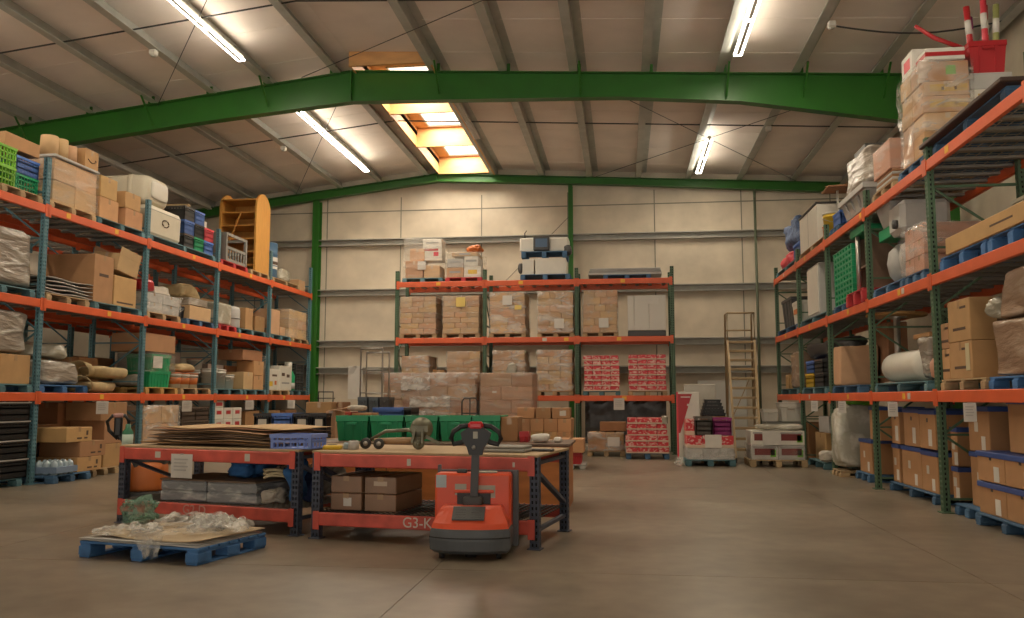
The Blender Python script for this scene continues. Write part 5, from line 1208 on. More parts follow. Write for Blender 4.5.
for k, (a, c, m_) in enumerate(((357, 367, M('slate bin', (.075, .09, .105), .5)), (368, 378, M('slate bin', (.075, .09, .105), .5)), (379, 389, char_pl))):
    b = BF(a, c, 397, 0, .4, 15.2); lab = ['leftmost', 'middle', 'rightmost'][k]
    carton(b[0], b[1], 15.2, 15.6, .162, .83, f'brown carton on the trolley under the {lab} slate bin', card_dk, tape_on=None)
    tote(b[0] + .005, b[1] - .005, 15.22, 15.6, .835, b[5], m_, f'{lab} of three slate bins on the trolley', 'slate bins on the trolley', .9, 3)
p0, p1 = on_y(462, 398, 14.2), on_y(478, 398, 14.2)
t = thing('hand_truck', 'dark hand truck standing before the brown wrapped loads', 'hand truck', ((p0.x + p1.x) / 2, 14.2, 0)); h = (p1.x - p0.x) / 2
part('tube_frame', MB().tube([(-h, 0, .1), (-h, 0, p0.z - .06), (-h * .7, 0, p0.z), (h * .7, 0, p0.z), (h, 0, p0.z - .06), (h, 0, .1)], .014, 8), dk_steel, t)
for q in (.3, .55, .8): part('cross_bar', MB().bar((-h, 0, p0.z * q), (h, 0, p0.z * q), .02), dk_steel, t)
part('toe_plate', MB().cbox(-h - .06, h + .06, -.25, .0, .005, .02, .003), dk_steel, t)
part('centre_strap', MB().bar((0, 0, .1), (0, 0, p0.z), .018, .01), dk_steel, t)
for s in (-1, 1): part('wheel', MB().lathe([(.06, -.025), (.11, -.02), (.11, .02), (.06, .025)], 16, Matrix.Translation((s * (h + .03), .06, .111)) @ Matrix.Rotation(PI / 2, 4, 'Y')), dark_pl, t)

# ================================================================ RIGHT RACK, TOP SHELF
def rpal(xn, xf, lev, mat, label, dep=1.0, inset=0.02, h=PH):
    zb = TR[lev] if lev >= 0 else 0.0; yt = 398
    for _ in range(3):
        b = RF(xn, yt, xf, 0, inset=inset); yt = 398 - (zb + .06 - 1.25) * 865 / ((b[2] + b[3]) / 2)
    b = RF(xn, yt, xf, zb, dep, inset)
    pallet(b[0], b[1], b[2], b[3], zb, mat, label, 'x', h); return zb + h + .001
def rw(b, label, mat=grey_wrap, seed=0, name='wrapped_load', e=.16, amp=.06): return heap(b, mat, label, 'wrapped load', name, seed, amp, e, 2.2, None, .055)
z = rpal(796, 776, 2, pal_teal, 'teal pallet under the red and blue bundles, far end of top right shelf')
yA = on_x(776, 270, XR).y; yB = on_x(796, 255, XR).y
heap((XR + .06, XR + .7, yB + .9, yA - .1, z, z + .35), pink_pl, 'pink red bag at the far end of the top right shelf', 'bag', 'plastic_bag', 51, .2, .5)
crate(XR + .1, XR + .6, yB + .05, yB + .75, z, z + .34, blue_pl, 'blue crate beside the pink red bag, far end of top right shelf', solid_walls=True)
heap((XR + .08, XR + .8, yB + .05, yA - .2, z + .36, z + .95), M('blue white cloth', (.12, .17, .30), .8, nz=.6, ns=10), 'blue and white cloth bundle heaped over the crate, far top right shelf', 'bundle', 'cloth_bundle', 52, .35, .45)
b = RF(815.5, 212, 798, TR[2], .8); z = rpal(830, 799, 2, wood, 'bare wood pallet under the white cabinet, top right shelf')
t = thing('white_cabinet', 'white cabinet with a dark top on the top right shelf', 'cabinet', (XR + .5, (b[2] + b[3]) / 2, z)); hy = (b[3] - b[2]) / 2; hz = on_x(815, 205, XR + .06).z - z
part('cabinet_body', MB().cbox(-.44, .4, -hy, hy, 0, hz, .01), white_pl, t); part('top_board', MB().cbox(-.46, .42, -hy - .02, hy + .02, hz, hz + .035, .006), char_pl, t); part('door_seam', MB().box(-.4425, -.43, -.006, .006, .03, hz - .03), grey_pl, t)
y_ = b[2] - .5
bucket(XR + .25, y_, z, .2, .4, yellow_pl, 'yellow bucket with a white lid before the white cabinet', None, white_pl)
bucket(XR + .25, y_ + .36, z, .13, .24, orange_pl, 'small orange bucket beside the yellow bucket, top right shelf', None, orange_pl)
heap((XR + .4, XR + .9, y_ - .2, y_ + .5, z, z + .7), pale_wrap, 'pale wrapped bundle behind the yellow bucket', 'wrapped bundle', 'wrapped_bundle', 54, .2)
t = thing('folded_stand', 'folded card stand on a thin white post over the yellow bucket', 'stand', (XR + .32, y_ + .02, z + .40))
part('post', MB().tube([(0, 0, 0), (0, 0, .42)], .02, 8), white_pl, t); part('card_top', MB().cbox(-.22, .22, -.3, .25, .42, .45, .008), card_dk, t); part('card_flap', MB().bar((-.1, -.2, .46), (.1, .25, .58), .3, .015), card, t)
z = rpal(838, 829, 2, pal_blue, 'blue pallet beside the white cabinet, top right shelf')
crate(XR + .06, XR + .5, on_x(837, 228, XR).y, on_x(830, 232, XR).y, z, z + .22, blue_pl, 'low blue crate between the yellow bucket and pale bulk bin', solid_walls=True)
b = RF(864, 182, 839, TR[2] + .001, .95, .03); z = TR[2] + .001
t = thing('bulk_bin', 'large pale grey bulk bin holding wrapped bags, top right shelf', 'bulk bin', ((b[0] + b[1]) / 2, (b[2] + b[3]) / 2, z)); hy = (b[3] - b[2]) / 2; hz = b[5] - z
w_ = MB(); w_.rlathe([(.40, hy * .86, .1), (.47, hy, hz), (.45, hy - .02, hz), (.39, hy * .86 - .02, .13)])
part('bin_walls', w_, lt_grey, t); rm = MB().rlathe([(.47, hy, hz - .08), (.50, hy + .03, hz - .08), (.50, hy + .03, hz), (.44, hy - .03, hz), (.44, hy - .03, hz - .08)]); part('rim', rm, lt_grey, t)
for s in (-.75, 0, .75): part('foot_skid', MB().cbox(-.38, .38, s * hy * .8 - .06, s * hy * .8 + .06, 0, .12, .01), lt_grey, t)
for k in (-.45, .1, .55): part('panel_rib', MB().bar((-.405, hy * .86 * k, .14), (-.475, hy * k, hz - .1), .05, .02), grey_pl, t)
zz = b[5]
rw((b[0] + .05, b[1] - .1, b[2] + .05, b[3] - .1, zz + .01, zz + .62), 'clear wrapped bags heaped in the pale bulk bin', grey_wrap, 56, 'wrapped_bags', .22, .1)
carton(b[0] + .2, b[1] - .15, b[2] + .6, b[3] - .2, zz + .63, zz + .75, 'dark tray on top of the wrapped bags in the bulk bin', char_pl, tape_on=None)
z = rpal(894, 872, 2, wood, 'bare wood pallet under the pink boards, top right shelf')
b = RF(889, 138, 872, z, .85); carton(b[0], b[1], b[2], b[3] - .0, z + .18, b[5], 'tall pink board block wrapped in film, top right shelf', foam_pink, tape_on=None)
for k in range(5): solid('flat_board', MB().cbox(-.42, .42, -(b[3] - b[2]) / 2, (b[3] - b[2]) / 2 - .02 * k, 0, .033, .004), lt_grey if k % 2 else card_dk, f'{ROWS[5][k]} of the thin flat boards under the pink block', 'board', (b[0] + .44, (b[2] + b[3]) / 2, z + .001 + .035 * k), 0, 'thin flat boards')
film((b[0], b[1], b[2], b[3], z + .2, b[5]), 'film around the tall pink board block', film_m, 21)
z = rpal(924, 898, 2, pal_blue, 'blue pallet under the tallest wrapped stack, top right shelf', 1.04)
b = RF(921, 62, 899, z, 1.0); ztop = b[5]; yn_, yf_ = b[2], b[3]; ym_ = yn_ + (yf_ - yn_) * .5; hT = ztop - z
yel = M('yellow printed band', (.50, .30, .05), .6, nz=.15)
for k, (u, v, m_, lab) in enumerate(((0, .24, card, 'bottom'), (.24, .44, card_lt, 'second'), (.44, .62, card, 'yellow banded third'), (.62, .78, card_lt, 'yellow banded fourth'), (.78, 1.0, card, 'lime dotted top'))):
    mk_ = [('-y', .62, .55, .11, .11, lime_pl, 'lime_dot')] if k == 4 else [('-y', .55, .55, .42, .11, yel, 'yellow_band'), ('-y', .42, .5, .03, .04, ink, 'printed_mark'), ('-y', .7, .5, .03, .04, ink, 'printed_mark')] if k in (2, 3) else None
    carton(b[0] + .01 * (k % 2), b[0] + .52, yn_, ym_ - .004, z + hT * u + .001, z + hT * v - .001, f'{lab} carton at the near side of the tallest stack, top right shelf', m_, 'cartons of the tallest stack', tape_on='y', marks=mk_)
    carton(b[0] + .012 * (k % 2), b[0] + .52, ym_, yf_, z + hT * u + .001, z + hT * v - .001, f'{lab} carton at the far side of the tallest stack, top right shelf', card_lt, 'cartons of the tallest stack', tape_on='y')
for k, (u, v, m_, lab) in enumerate(((0, .3, card_dk, 'dark carton low behind the slab in the tallest stack'), (.3, .5, lt_grey, 'pale flat carton behind the slab in the tallest stack'), (.5, .68, white_pl, 'white carton with a yellow band in the tallest stack'), (.68, .86, lt_grey, 'pale wide board box at the top inner side of the tallest stack'))):
    carton(b[0] + .53, b[0] + 1.0, yn_ + .02, yf_, z + hT * u + .001, z + hT * v - .001, lab, m_, 'cartons of the tallest stack', tape_on=None, marks=[('-y', .5, .5, .3, .09, yel, 'yellow_band')] if k == 2 else None)
film((b[0], b[0] + .52, yn_, yf_, z, ztop), 'glossy film hanging around the tallest stack, top right shelf', film_hv, 22, .035)
carton(b[0] + .02, b[0] + .5, yf_ - .42, yf_ - .02, ztop + .022, ztop + .30, 'white box with a red printed patch atop the tallest stack', paper, tape_on=None, marks=[('-x', .5, .5, .22, .18, pink_pl, 'printed_patch')])
xe = b[0]; yb_ = yn_ + .62; zt = z + hT * .86
tote(b[0] + .56, b[0] + .98, yn_ + .06, yn_ + .62, zt + .002, zt + .40, red_pl, 'red tub full of wrapping paper rolls, very top of right rack', None, .85, 2)
r_ = random.Random(9)
for k, (dx, dy, hh, m_, lab) in enumerate(((.66, -.4, .88, red_pl, 'red striped roll'), (.72, -.26, .80, purple_pl, 'purple white roll'), (.80, -.42, .96, pink_pl, 'tallest pink roll'), (.85, -.28, .92, red_pl, 'dark red roll'), (.90, -.42, .86, M('olive paper', (.3, .3, .1), .6), 'olive green roll'))):
    t = thing('wrapping_roll', f'{lab} of wrapping paper standing in the red tub', 'paper roll', (xe + dx, yb_ + dy, zt + .018), 0, 'wrapping rolls in the red tub')
    t.rotation_euler = ((k - 2) * .012, (k - 2) * .02, 0)
    part('paper_tube', MB().lathe([(.035, 0), (.035, hh), (.02, hh), (.02, hh - .03)], 12), m_, t); part('printed_band', MB().lathe([(.0365, hh * .6), (.0365, hh * .8)], 12), paper if m_ is not paper else purple_pl, t)
gb = solid('gift_box', MB().cbox(-.22, .22, -.2, .2, 0, .15, .01), paper, 'white gift box with a red ribbon beside the red tub', 'gift box', (xe + .28, yn_ + .22, ztop + .022))
part('ribbon', MB().box(-.222, .222, -.202, .202, .05, .10), red_pl, gb, 'dark red ribbon')
solid('red_stick', MB().tube([(0, 0, 0), (-.30, .04, .16), (-.50, .08, .34)], [.028, .028, .022], 8), red_pl, 'red stick leaning out beside the red tub, top of right rack', 'stick', (xe + .58, yn_ + .3, zt + .415))
# blue pallet carrying a dark folding table top, near end of the top shelf
yn, yf = 8.2, 10.1
z = TR[2]; pallet(XR + .05, XR + 1.0, yn, yf, z, pal_blue, 'blue pallet tucked under the dark slab, near end of top right shelf', 'x', .16)
t = solid('dark_slab', MB().cbox(-.55, .5, -1.15, 1.05, 0, .05, .01), M('dark brown board', (.055, .03, .022), .5, nz=.2), 'dark brown slab lying over the blue pallet, near end of top right shelf', 'board', (XR + .52, (yn + yf) / 2 + .1, z + .165)); t.rotation_euler = (0, .0, 0)

# ================================================================ RIGHT RACK, MIDDLE SHELF
z = rpal(797, 776, 1, pal_blue, 'blue pallet under the black and white tubs, far middle right shelf')
yA, yB = on_x(776, 330, XR).y, on_x(798, 325, XR).y
tote(XR + .1, XR + .85, yA - 1.3, yA - .2, z, z + .66, char_pl, 'black tub at the far end of the middle right shelf', None, .85, 3)
t_ = tote(XR + .04, XR + .5, yB + .05, yB + .75, z, z + .46, white_pl, 'white tub with an orange mark beside the black tub', None, .85, 0); part('orange_mark', MB().box(-.236, -.222, -.18, .16, .2, .3), orange_pl, t_)
z = rpal(828, 800, 1, pal_teal, 'teal pallet under the pale tall case, middle right shelf')
b = RF(817, 262, 806, z, .8); t = thing('tall_case', 'pale tall cabinet case on the middle right shelf, past green pallets', 'cabinet', (b[0] + .42, (b[2] + b[3]) / 2, z)); hy = (b[3] - b[2]) / 2; hz = min(b[5], TR[2] - .2) - z
part('case_body', MB().cbox(-.4, .4, -hy, hy, 0, hz, .012), lt_grey, t); part('case_door', MB().cbox(-.42, -.398, -hy + .03, hy - .03, .05, hz - .05, .006), white_pl, t); part('side_seam', MB().box(-.1, -.08, -hy - .004, -hy + .004, .03, hz - .03), grey_pl, t)
# green lattice pallets standing on edge
y0g, y1g = on_x(848, 260, XR).y, on_x(830, 270, XR).y; z = TR[1]
pallet(XR + .03, XR + 1.0, y0g, y1g, z, pal_blue, 'dark blue pallet beneath the stack of green plastic pallets', 'x'); z += .121; hg = .088
ORD = ['lowest', 'second', 'third', 'fourth', 'fifth', 'sixth', 'seventh', 'eighth', 'ninth', 'topmost']
for k in range(10):
    t = thing('plastic_pallet', f'{ORD[k]} green plastic pallet in the stack on the middle right shelf', 'pallet', (XR + .53, (y0g + y1g) / 2, z + k * (hg + .001)), 0, 'stacked green plastic pallets'); hx_, hy_ = .47, (y1g - y0g) / 2 - .01
    dk_ = MB().cbox(-hx_, hx_, -hy_, hy_, hg - .022, hg, .004)
    part('deck', dk_, green_pl, t); ft = MB()
    for i in range(7): q = -1 + 2 * i / 6; ft.box(-hx_, hx_, q * (hy_ - .04) - .035, q * (hy_ - .04) + .035, .018, hg - .021)
    ft.box(-hx_, hx_, -hy_, hy_, 0, .018); part('foot_frame', ft, green_pl, t)
z = rpal(866, 846, 1, pal_red, 'red pallet loaded with the open wooden cabinet, middle right shelf', 1.0, -.05, .2)
b = RF(862, 262, 848, z, .8, .08); t = thing('open_cabinet', 'brown open cabinet with a green top frame on the red pallet', 'cabinet', (b[0] + .4, (b[2] + b[3]) / 2 - .22, z)); hy = .30; H_ = .86
for s in (-1, 1): part('side_board', MB().cbox(-.36, .36, s * hy - .02, s * hy + .02, 0, H_, .004), M('dull brown board', (.16, .10, .065), .6, nz=.2), t)
part('shelf_board', MB().cbox(-.36, .36, -hy, hy, .36, .39, .004), MATS['dull brown board'], t); part('back_board', MB().box(.33, .36, -hy, hy, 0, H_), MATS['dull brown board'], t)
part('post', MB().tube([(-.38, hy * .3, 0), (-.38, hy * .3, H_)], .035, 10), steel, t); part('top_frame', MB().cbox(-.42, .4, -hy - .06, hy + .06, H_, H_ + .12, .01), green_pl, t)
z = rpal(903, 873, 1, pal_blue, 'blue pallet under the grey appliances and reels, middle right shelf')
y1_, y0_ = on_x(874, 270, XR).y, on_x(899, 255, XR).y
for k, y in enumerate((y1_ - .25, y1_ - .75)):
    t = thing('pump_housing', ('farther' if k == 0 else 'nearer') + ' pale pointed housing standing on the blue pallet, middle right shelf', 'machine part', (XR + .3, y, z))
    part('shell', MB().lathe([(.06, 0), (.17, .14), (.2, .3), (.17, .46), (.07, .56), (.03, .58)], 8), lt_grey, t); part('cap', MB().lathe([(.05, .575), (.05, .62)], 8), char_pl, t)
t = thing('grey_appliance', 'grey slanted appliance with a round dark knob, middle right shelf', 'appliance', (XR + .4, y0_ + .45, z + .63)); part('shell', MB().cbox(-.3, .32, -.28, .28, 0, .42, .06), lt_grey, t); part('knob', MB().lathe([(.06, 0), (.06, .05)], 14, Matrix.Translation((-.30, -.1, .12)) @ Matrix.Rotation(-PI / 2, 4, 'Y')), char_pl, t)
carton(XR + .52, XR + .95, y0_ + .1, y0_ + .95, z, z + .62, 'dark stand carton under the slanted grey appliance', char_pl, tape_on=None)
t = thing('tilted_bin', 'pale tilted bin over a green base, next to the slanted appliance', 'bin', (XR + .42, y1_ - .14, z + .62)); t.scale = (1, .74, 1); part('bin_body', MB().rlathe([(.24, .3, .2), (.32, .38, .52), (.3, .36, .52), (.22, .28, .22)]), lt_grey, t); part('green_base', MB().cbox(-.30, .32, -.36, .36, .04, .2, .01), green_pl, t)
carton(XR + .55, XR + .9, y0_ + .97, y1_ - .1, z, z + .49, 'dark carton behind the pale pointed housings', card_dk, tape_on=None)
z = rpal(924, 905, 1, pal_blue, 'blue pallet under the film wrapped tan stack, middle right shelf')
b = RF(922, 222, 903, z, .9); b = (b[0], b[1], b[2], b[3], z, min(b[5], TR[2] - .2))
stack(b, 2, 3, 'wrapped tan stack beside the fourth upright, middle right shelf', 'y', 1, foam_pink); film(b, 'glossy film around the tan stack beside the fourth upright', film_hv, 25, .03)
z = TR[1]
pallet(XR + .06, XR + .57, 8.85, 10.08, z, pal_bright, 'bright blue pallet under the far half of the long flat carton', 'x', .17); pallet(XR + .06, XR + .57, 7.8, 8.8, z, pal_bright, 'bright blue pallet at the near picture edge, middle right shelf', 'x', .17)
z += .172; yq = on_x(946, 258, XR + .05).y; hq = on_x(949, 237, XR + .05).z - z
carton(XR + .05, XR + .55, 7.85, yq, z, z + hq, 'long flat carton lying on two bright blue pallets, right rack', card, tape_on=None, marks=[('-x', .3, .5, .5, .02, ink, 'printed_line')])
pallet(XR + .59, XR + 1.02, 8.1, 9.5, TR[1], wood, 'bare pallet under the long ivory basket', 'x', .17)
crate(XR + .60, XR + 1.0, 8.1, 9.5, z + .001, z + .50, M('ivory plastic', (.50, .47, .37), .5), 'long ivory basket behind the long flat carton, right rack', name='plastic_basket')
rw((XR + .60, XR + .95, 9.62, 10.1, TR[1] + .002, TR[1] + .6), 'narrow pale bundle just past the near upright, middle right shelf', pale_wrap, 88)

# ================================================================ RIGHT RACK, LOW SHELF
z = rpal(798, 781, 0, pal_teal, 'teal pallet at the far end of the low right shelf')
yA, yB = on_x(782, 380, XR).y, on_x(797, 375, XR).y
carton(XR + .06, XR + .7, yB + 1.2, yA - .1, z, z + .3, 'tan carton at the far end of the low right shelf', card)
rw((XR + .06, XR + .8, yB + .05, yB + 1.1, z, z + .78), 'tan wrapped bale at the far end of the low right shelf', tan_wrap, 61)
z = rpal(826, 801, 0, pal_teal, 'teal pallet under the yellow crate and dark trays, low right shelf')
yA, yB = on_x(802, 375, XR).y, on_x(826, 370, XR).y
for k in range(2): crate(XR + .06, XR + .55, yA - .75 - .8 * k, yA - .05 - .8 * k, z, z + .26, (yellow_pl, char_pl)[k], ('yellow crate' if k == 0 else 'charcoal crate beside the yellow crate') + ' low on the right rack near its far end', solid_walls=True)
for k in range(2): crate(XR + .06, XR + .55, yA - .8 - .7 * k, yA - .15 - .7 * k, z + .265, z + .5, (blue_pl, char_pl)[k], ('slate blue crate' if k == 0 else 'charcoal crate') + ' stacked over the yellow crate, low right shelf', solid_walls=True)
heap((XR + .1, XR + .8, yB + .1, yA - .1, z + .52, z + .85), char_pl, 'dark tangle of cloth over the stacked crates, low right shelf', 'bundle', 'cloth_bundle', 63, .3)
z = rpal(859, 828, 0, pal_blue, 'blue pallet under the large bubbled carton, low right shelf')
b = RF(838.5, 345, 828, z, .62); rw((b[0], b[1], b[2], b[3], z, b[5]), 'large tan film wrapped bale, middle of low right shelf', card_lt, 66, 'wrapped_bale', .1, .03)
t = thing('post_table', 'round wooden table top on a steel post, low right shelf', 'table', (XR + .55, on_x(857, 370, XR).y - .15, z)); part('pedestal', MB().lathe([(.2, 0), (.2, .03), (.045, .06), (.045, .95), (.15, .99)], 16), steel, t); part('table_top', MB().lathe([(.4, .99), (.42, 1.0), (.42, 1.03), (.4, 1.04)], 24), M('honey wood', (.42, .22, .07), .5), t)
z = rpal(927, 871, 0, pal_teal, 'long teal pallet under the white roll, low right shelf')
p = on_x(896, 378, XR + .2)
t = thing('fabric_roll', 'thick pale roll lying on the teal pallet, low right shelf', 'roll', (XR + .3, 11.85, z + .212)); part('rolled_body', MB().lathe([(.05, -.75), (.2, -.74), (.21, -.5), (.205, .5), (.2, .74), (.05, .75)], 20, Matrix.Rotation(PI / 2, 4, 'X')), white_pl, t); part('core', MB().lathe([(.05, .752), (.05, .74)], 12, Matrix.Rotation(PI / 2, 4, 'X')), ink, t)
b = RF(927.5, 335, 915, z, .6, .1); rw((b[0], b[1], b[2], b[3], z, b[5]), 'tall narrow film wrapped bale behind the green upright', grey_wrap, 68, 'wrapped_bale', .2, .1)
heap((XR + .05, XR + .5, b[2] - .45, b[2] - .02, z, z + .3), foam_pink, 'low pink tan bag at the end of the pale roll', 'bag', 'plastic_bag', 69, .15, .5)
o = carton(XR + .3, XR + .8, b[3] + .1, b[3] + .7, b[5] + .02, b[5] + .08, 'tilted tan card sheet on the tall narrow bale', card, tape_on=None)
carton(XR + .6, XR + 1.0, b[3] + .1, b[3] + .9, z, z + .7, 'grey box machine behind the pale roll', grey_pl, tape_on=None)
carton(XR + .7, XR + 1.0, 14.3, 15.1, z, z + 1.0, 'dim brown carton deep behind the pale roll', card_dk, tape_on=None)
z = rpal(985, 936, 0, wood, 'bare wood pallet under the four big printed cartons, low right shelf')
mkr = [('-x', .3, .8, .16, .025, ink, 'printed_line'), ('-x', .5, .3, .34, .03, ink, 'printed_line'), ('-y', .6, .4, .14, .14, ink, 'printed_mark')]
yN = on_x(971, 340, XR + .05).y; yM = on_x(949, 340, XR + .05).y; yF = on_x(935, 340, XR + .05).y
h1 = (on_x(971, 340, XR + .05).z - z); h2 = on_x(971, 296, XR + .05).z - z
for (a, c, u, v, lab) in ((yN, yM, 0, h1, 'lower nearer of the four big printed cartons, low right shelf'), (yN, yM, h1 + .003, h2, 'top nearer of the four big printed cartons, low right shelf'), (yM + .01, yF, 0, h1 * .86, 'lower farther big printed carton next to the upright, low right shelf'), (yM + .01, yF, h1 * .86 + .003, h2 * .74, 'upper farther big printed carton next to the upright, low right shelf')):
    carton(XR + .05, XR + .6, a, c, z + u, z + v, lab, card, 'big printed cartons', marks=mkr, tape_on='x')
solid('paper_note', MB().cbox(-.003, .001, -.05, .05, -.14, .14, .001), M('pale yellow note', (.55, .47, .28), .8), 'tall pale note on the lower nearer big printed carton', 'paper note', (XR + .047, yN + .1, z + .22))
z = TR[0]; yw = on_x(990, 350, XR + .06).y; pallet(XR + .05, XR + 1.0, 7.8, yw + .05, z, pal_bright, 'bright blue pallet under the huge tan wrapped bale, right edge', 'x')
z += .121; zm, zu = on_x(995, 320, XR + .06).z, on_x(1010, 264, XR + .06).z
rw((XR + .06, XR + 1.0, 7.75, yw, z, zm), 'huge tan film wrapped bale at the right picture edge', tan_wrap, 71, 'wrapped_bale', .12, .04)
rw((XR + .10, XR + 1.0, 7.75, yw - .12, zm + .002, zu), 'second tan wrapped bale lying on the huge one, right edge', tan_wrap, 72, 'wrapped_bale', .14, .06)
heap((XR + .02, XR + .4, yw - .3, yw + .12, zm - .02, zm + .22), pale_wrap, 'fold of loose film draped off the stacked tan bales', 'plastic film', 'plastic_film', 73, .3, .6, 5.0, None, .12)

# ================================================================ RIGHT RACK, ON THE FLOOR
fx = XR + .22
def rfloor(xn, yt, xf, z0, z1=None, dep=.6, ins=.22):
    b = RF(xn, yt, xf, z0, dep, ins); return b if z1 is None else (*b[:4], z0, z1)
blue_lid = M('blue lid plastic', (.035, .075, .26), .5)
mkb = [('-x', .3, .2, .1, .14, paper, 'shipping_label'), ('-x', .62, .55, .09, .1, label_wht, 'printed_mark')]
mkc = [('-x', .35, .3, .12, .2, paper, 'shipping_label'), ('-x', .5, .75, .05, .05, dark_pl, 'hand_hole')]
def lidbox(y0, y1, z0, z1, lab, dep=.62, mk=mkb, ins=0.0): carton(fx + ins, fx + ins + dep, y0, y1, z0, z1, lab, M('tan lidded carton', (.43, .225, .10), .75, var=.08, nz=.08), 'tan cartons with blue lids', tape_on=None, marks=mk, lid=blue_lid)
Y = lambda px, py: on_x(px, py, fx).y
pallet(fx - .06, fx + 1.0, Y(873, 470), Y(860, 470) + .05, 0, pal_blue, 'blue pallet farthest along the right rack floor, by the bag', 'x')
z = .121
lidbox(Y(872, 455), Y(860, 455), z, z + .50, 'farthest lower blue lidded carton, beside the white bulk bag'); lidbox(Y(878, 430), Y(868, 430), z + .515, z + 1.0, 'farthest upper blue lidded carton, beside the white bulk bag', ins=.03)
pallet(fx - .06, fx + 1.0, Y(943, 490) + .1, Y(884, 480) + .05, 0, pal_blue, 'long blue pallet between the third and fourth uprights', 'x')
ya = [Y(938, 470), Y(922, 470), Y(902, 465), Y(886, 460)]
lidbox(ya[0], ya[1] - .01, z, z + .48, 'lower blue lidded carton nearest the big upright'); lidbox(ya[1], ya[2] - .02, z, z + .50, 'lower blue lidded carton in the middle of the six'); lidbox(ya[2] + .1, ya[3], z, z + .50, 'lower blue lidded carton, far one of the six')
yb2 = [Y(936, 440), Y(920, 440), Y(904, 440), Y(901, 435), Y(887, 435)]
lidbox(yb2[0], yb2[1] - .01, z + .515, z + .98, 'upper blue lidded carton nearest the big upright', mk=mkc); lidbox(yb2[1], yb2[2] - .02, z + .515, z + .99, 'upper blue lidded carton in the middle of the six', mk=mkc); lidbox(yb2[3] + .06, yb2[4], z + .515, z + .99, 'upper blue lidded carton, far one of the six', mk=mkc)
pallet(fx - .12, fx + 1.0, Y(991, 500), Y(955, 490) + .1, 0, pal_blue, 'blue pallet under four lidded cartons right of the big upright', 'x', .12)
yc2 = [Y(993, 480), Y(971, 480), Y(953, 480)]
lidbox(yc2[0], yc2[1] - .015, z, z + .56, 'tall lower blue lidded carton, second pallet from the edge'); lidbox(yc2[0] + .02, yc2[1] - .01, z + .575, z + 1.04, 'tall upper blue lidded carton, second pallet from the edge')
lidbox(yc2[1] + .02, yc2[2], z, z + .36, 'short lower blue lidded carton right of the big upright', .5); lidbox(yc2[1] + .02, yc2[2], z + .375, z + .80, 'upper bright lidded carton right of the big upright', .5)
pallet(fx - .2, fx + .9, 8.05, Y(995, 520) - .05, 0, pal_blue, 'upper blue pallet at the right picture edge on the floor', 'x', .12)
yd = [8.1, 8.75, Y(993, 500) - .03]
mkx = [('-x', .3, .3, .12, .17, paper, 'shipping_label'), ('-x', .5, .85, .05, .06, dark_pl, 'hand_hole')]
for k, (a, c) in enumerate(((yd[0], yd[1] - .01), (yd[1], yd[2]))):
    lidbox(a, c, z, z + .30, ('lower blue lidded carton cut by the right picture edge', 'lower blue lidded carton next to the picture edge one')[k], .7, mkx, -.14)
    lidbox(a, c, z + .315, z + .60, ('upper blue lidded carton cut by the right picture edge', 'upper blue lidded carton next to the picture edge one')[k], .7, mkx, -.14)
lidbox(8.2, 8.95, z + .615, z + 1.12, 'topmost blue lidded carton at the right picture edge', .6, mkc, .0)
for (a, c) in ((8.1, 10.0), (10.4, 12.6)):
    carton(fx + .66, fx + 1.1, a, c, .122, .9, ('dark carton row behind the cartons at the picture edge', 'dark carton row behind the cartons near the big upright')[a > 9], card_dk, tape_on=None)
carton(fx + .66, fx + 1.1, 12.9, 14.35, .122, 1.0, 'long dark carton behind the six blue lidded cartons', card_dk, tape_on=None)
# white bulk bag and things at the far floor end
b = (XR - .07, XR + .78, 14.46, 15.14, .101, 1.14)
pallet(b[0] + .02, b[1], b[2] + .05, b[3] - .05, 0, wood, 'wood pallet under the tall white bulk bag', 'x', .1)
wb = heap(b, bag_wrap, 'tall white film wrapped bulk bag standing beside the lidded cartons', 'wrapped load', 'bulk_bag', 81, .07, .25, 2.0, None, .07)
heap((b[0] + .2, b[1] - .1, b[2] + .2, b[3] - .3, b[5] - .01, b[5] + .14), lime_pl, 'lime green bag lying on top of the tall white bulk bag', 'bag', 'plastic_bag', 82, .3, .6)
pallet(XR + .02, XR + 1.0, 15.95, 17.3, 0, pal_teal, 'teal pallet with bagged brown cartons past the white bulk bag', 'x', .12)
carton(XR + .15, XR + .8, 16.35, 17.2, .122, .62, 'brown bulging carton on the floor past the white bulk bag', card, tape_on='x')
carton(XR + .2, XR + .85, 16.3, 17.1, .625, .92, 'pale tub shaped box atop the brown bulging carton', lt_grey, tape_on=None)
heap((XR - .05, XR + .5, 15.85, 16.3, .122, .34), pale_cloth, 'pale folded cloth pile at the foot of the white bulk bag', 'cloth pile', 'cloth_pile', 83, .2, .5)
carton(XR + .2, XR + .95, 18.1, 19.4, .001, .75, 'dark carton on the floor at the far end of the right rack', card_dk)
# paper signs hung on the low right beam
for (px_, py_, w_, lab) in ((787, 401, .16, 'paper sign on the low right beam near its far end'), (816, 401, .2, 'paper sign on the low right beam before the white bulk bag'), (844, 402, .24, 'paper sign on the low right beam above the white bulk bag'), (895, 404, .26, 'paper sign on the low right beam above the six lidded cartons'), (973, 408, .3, 'large paper sign on the low right beam right of the upright')):
    p = on_x(px_, py_, XR - .03); tag_sheet(XR - .06, p.y, TR[0] - .128, .115, .185, lab, -.3, 'paper signs on the racks')

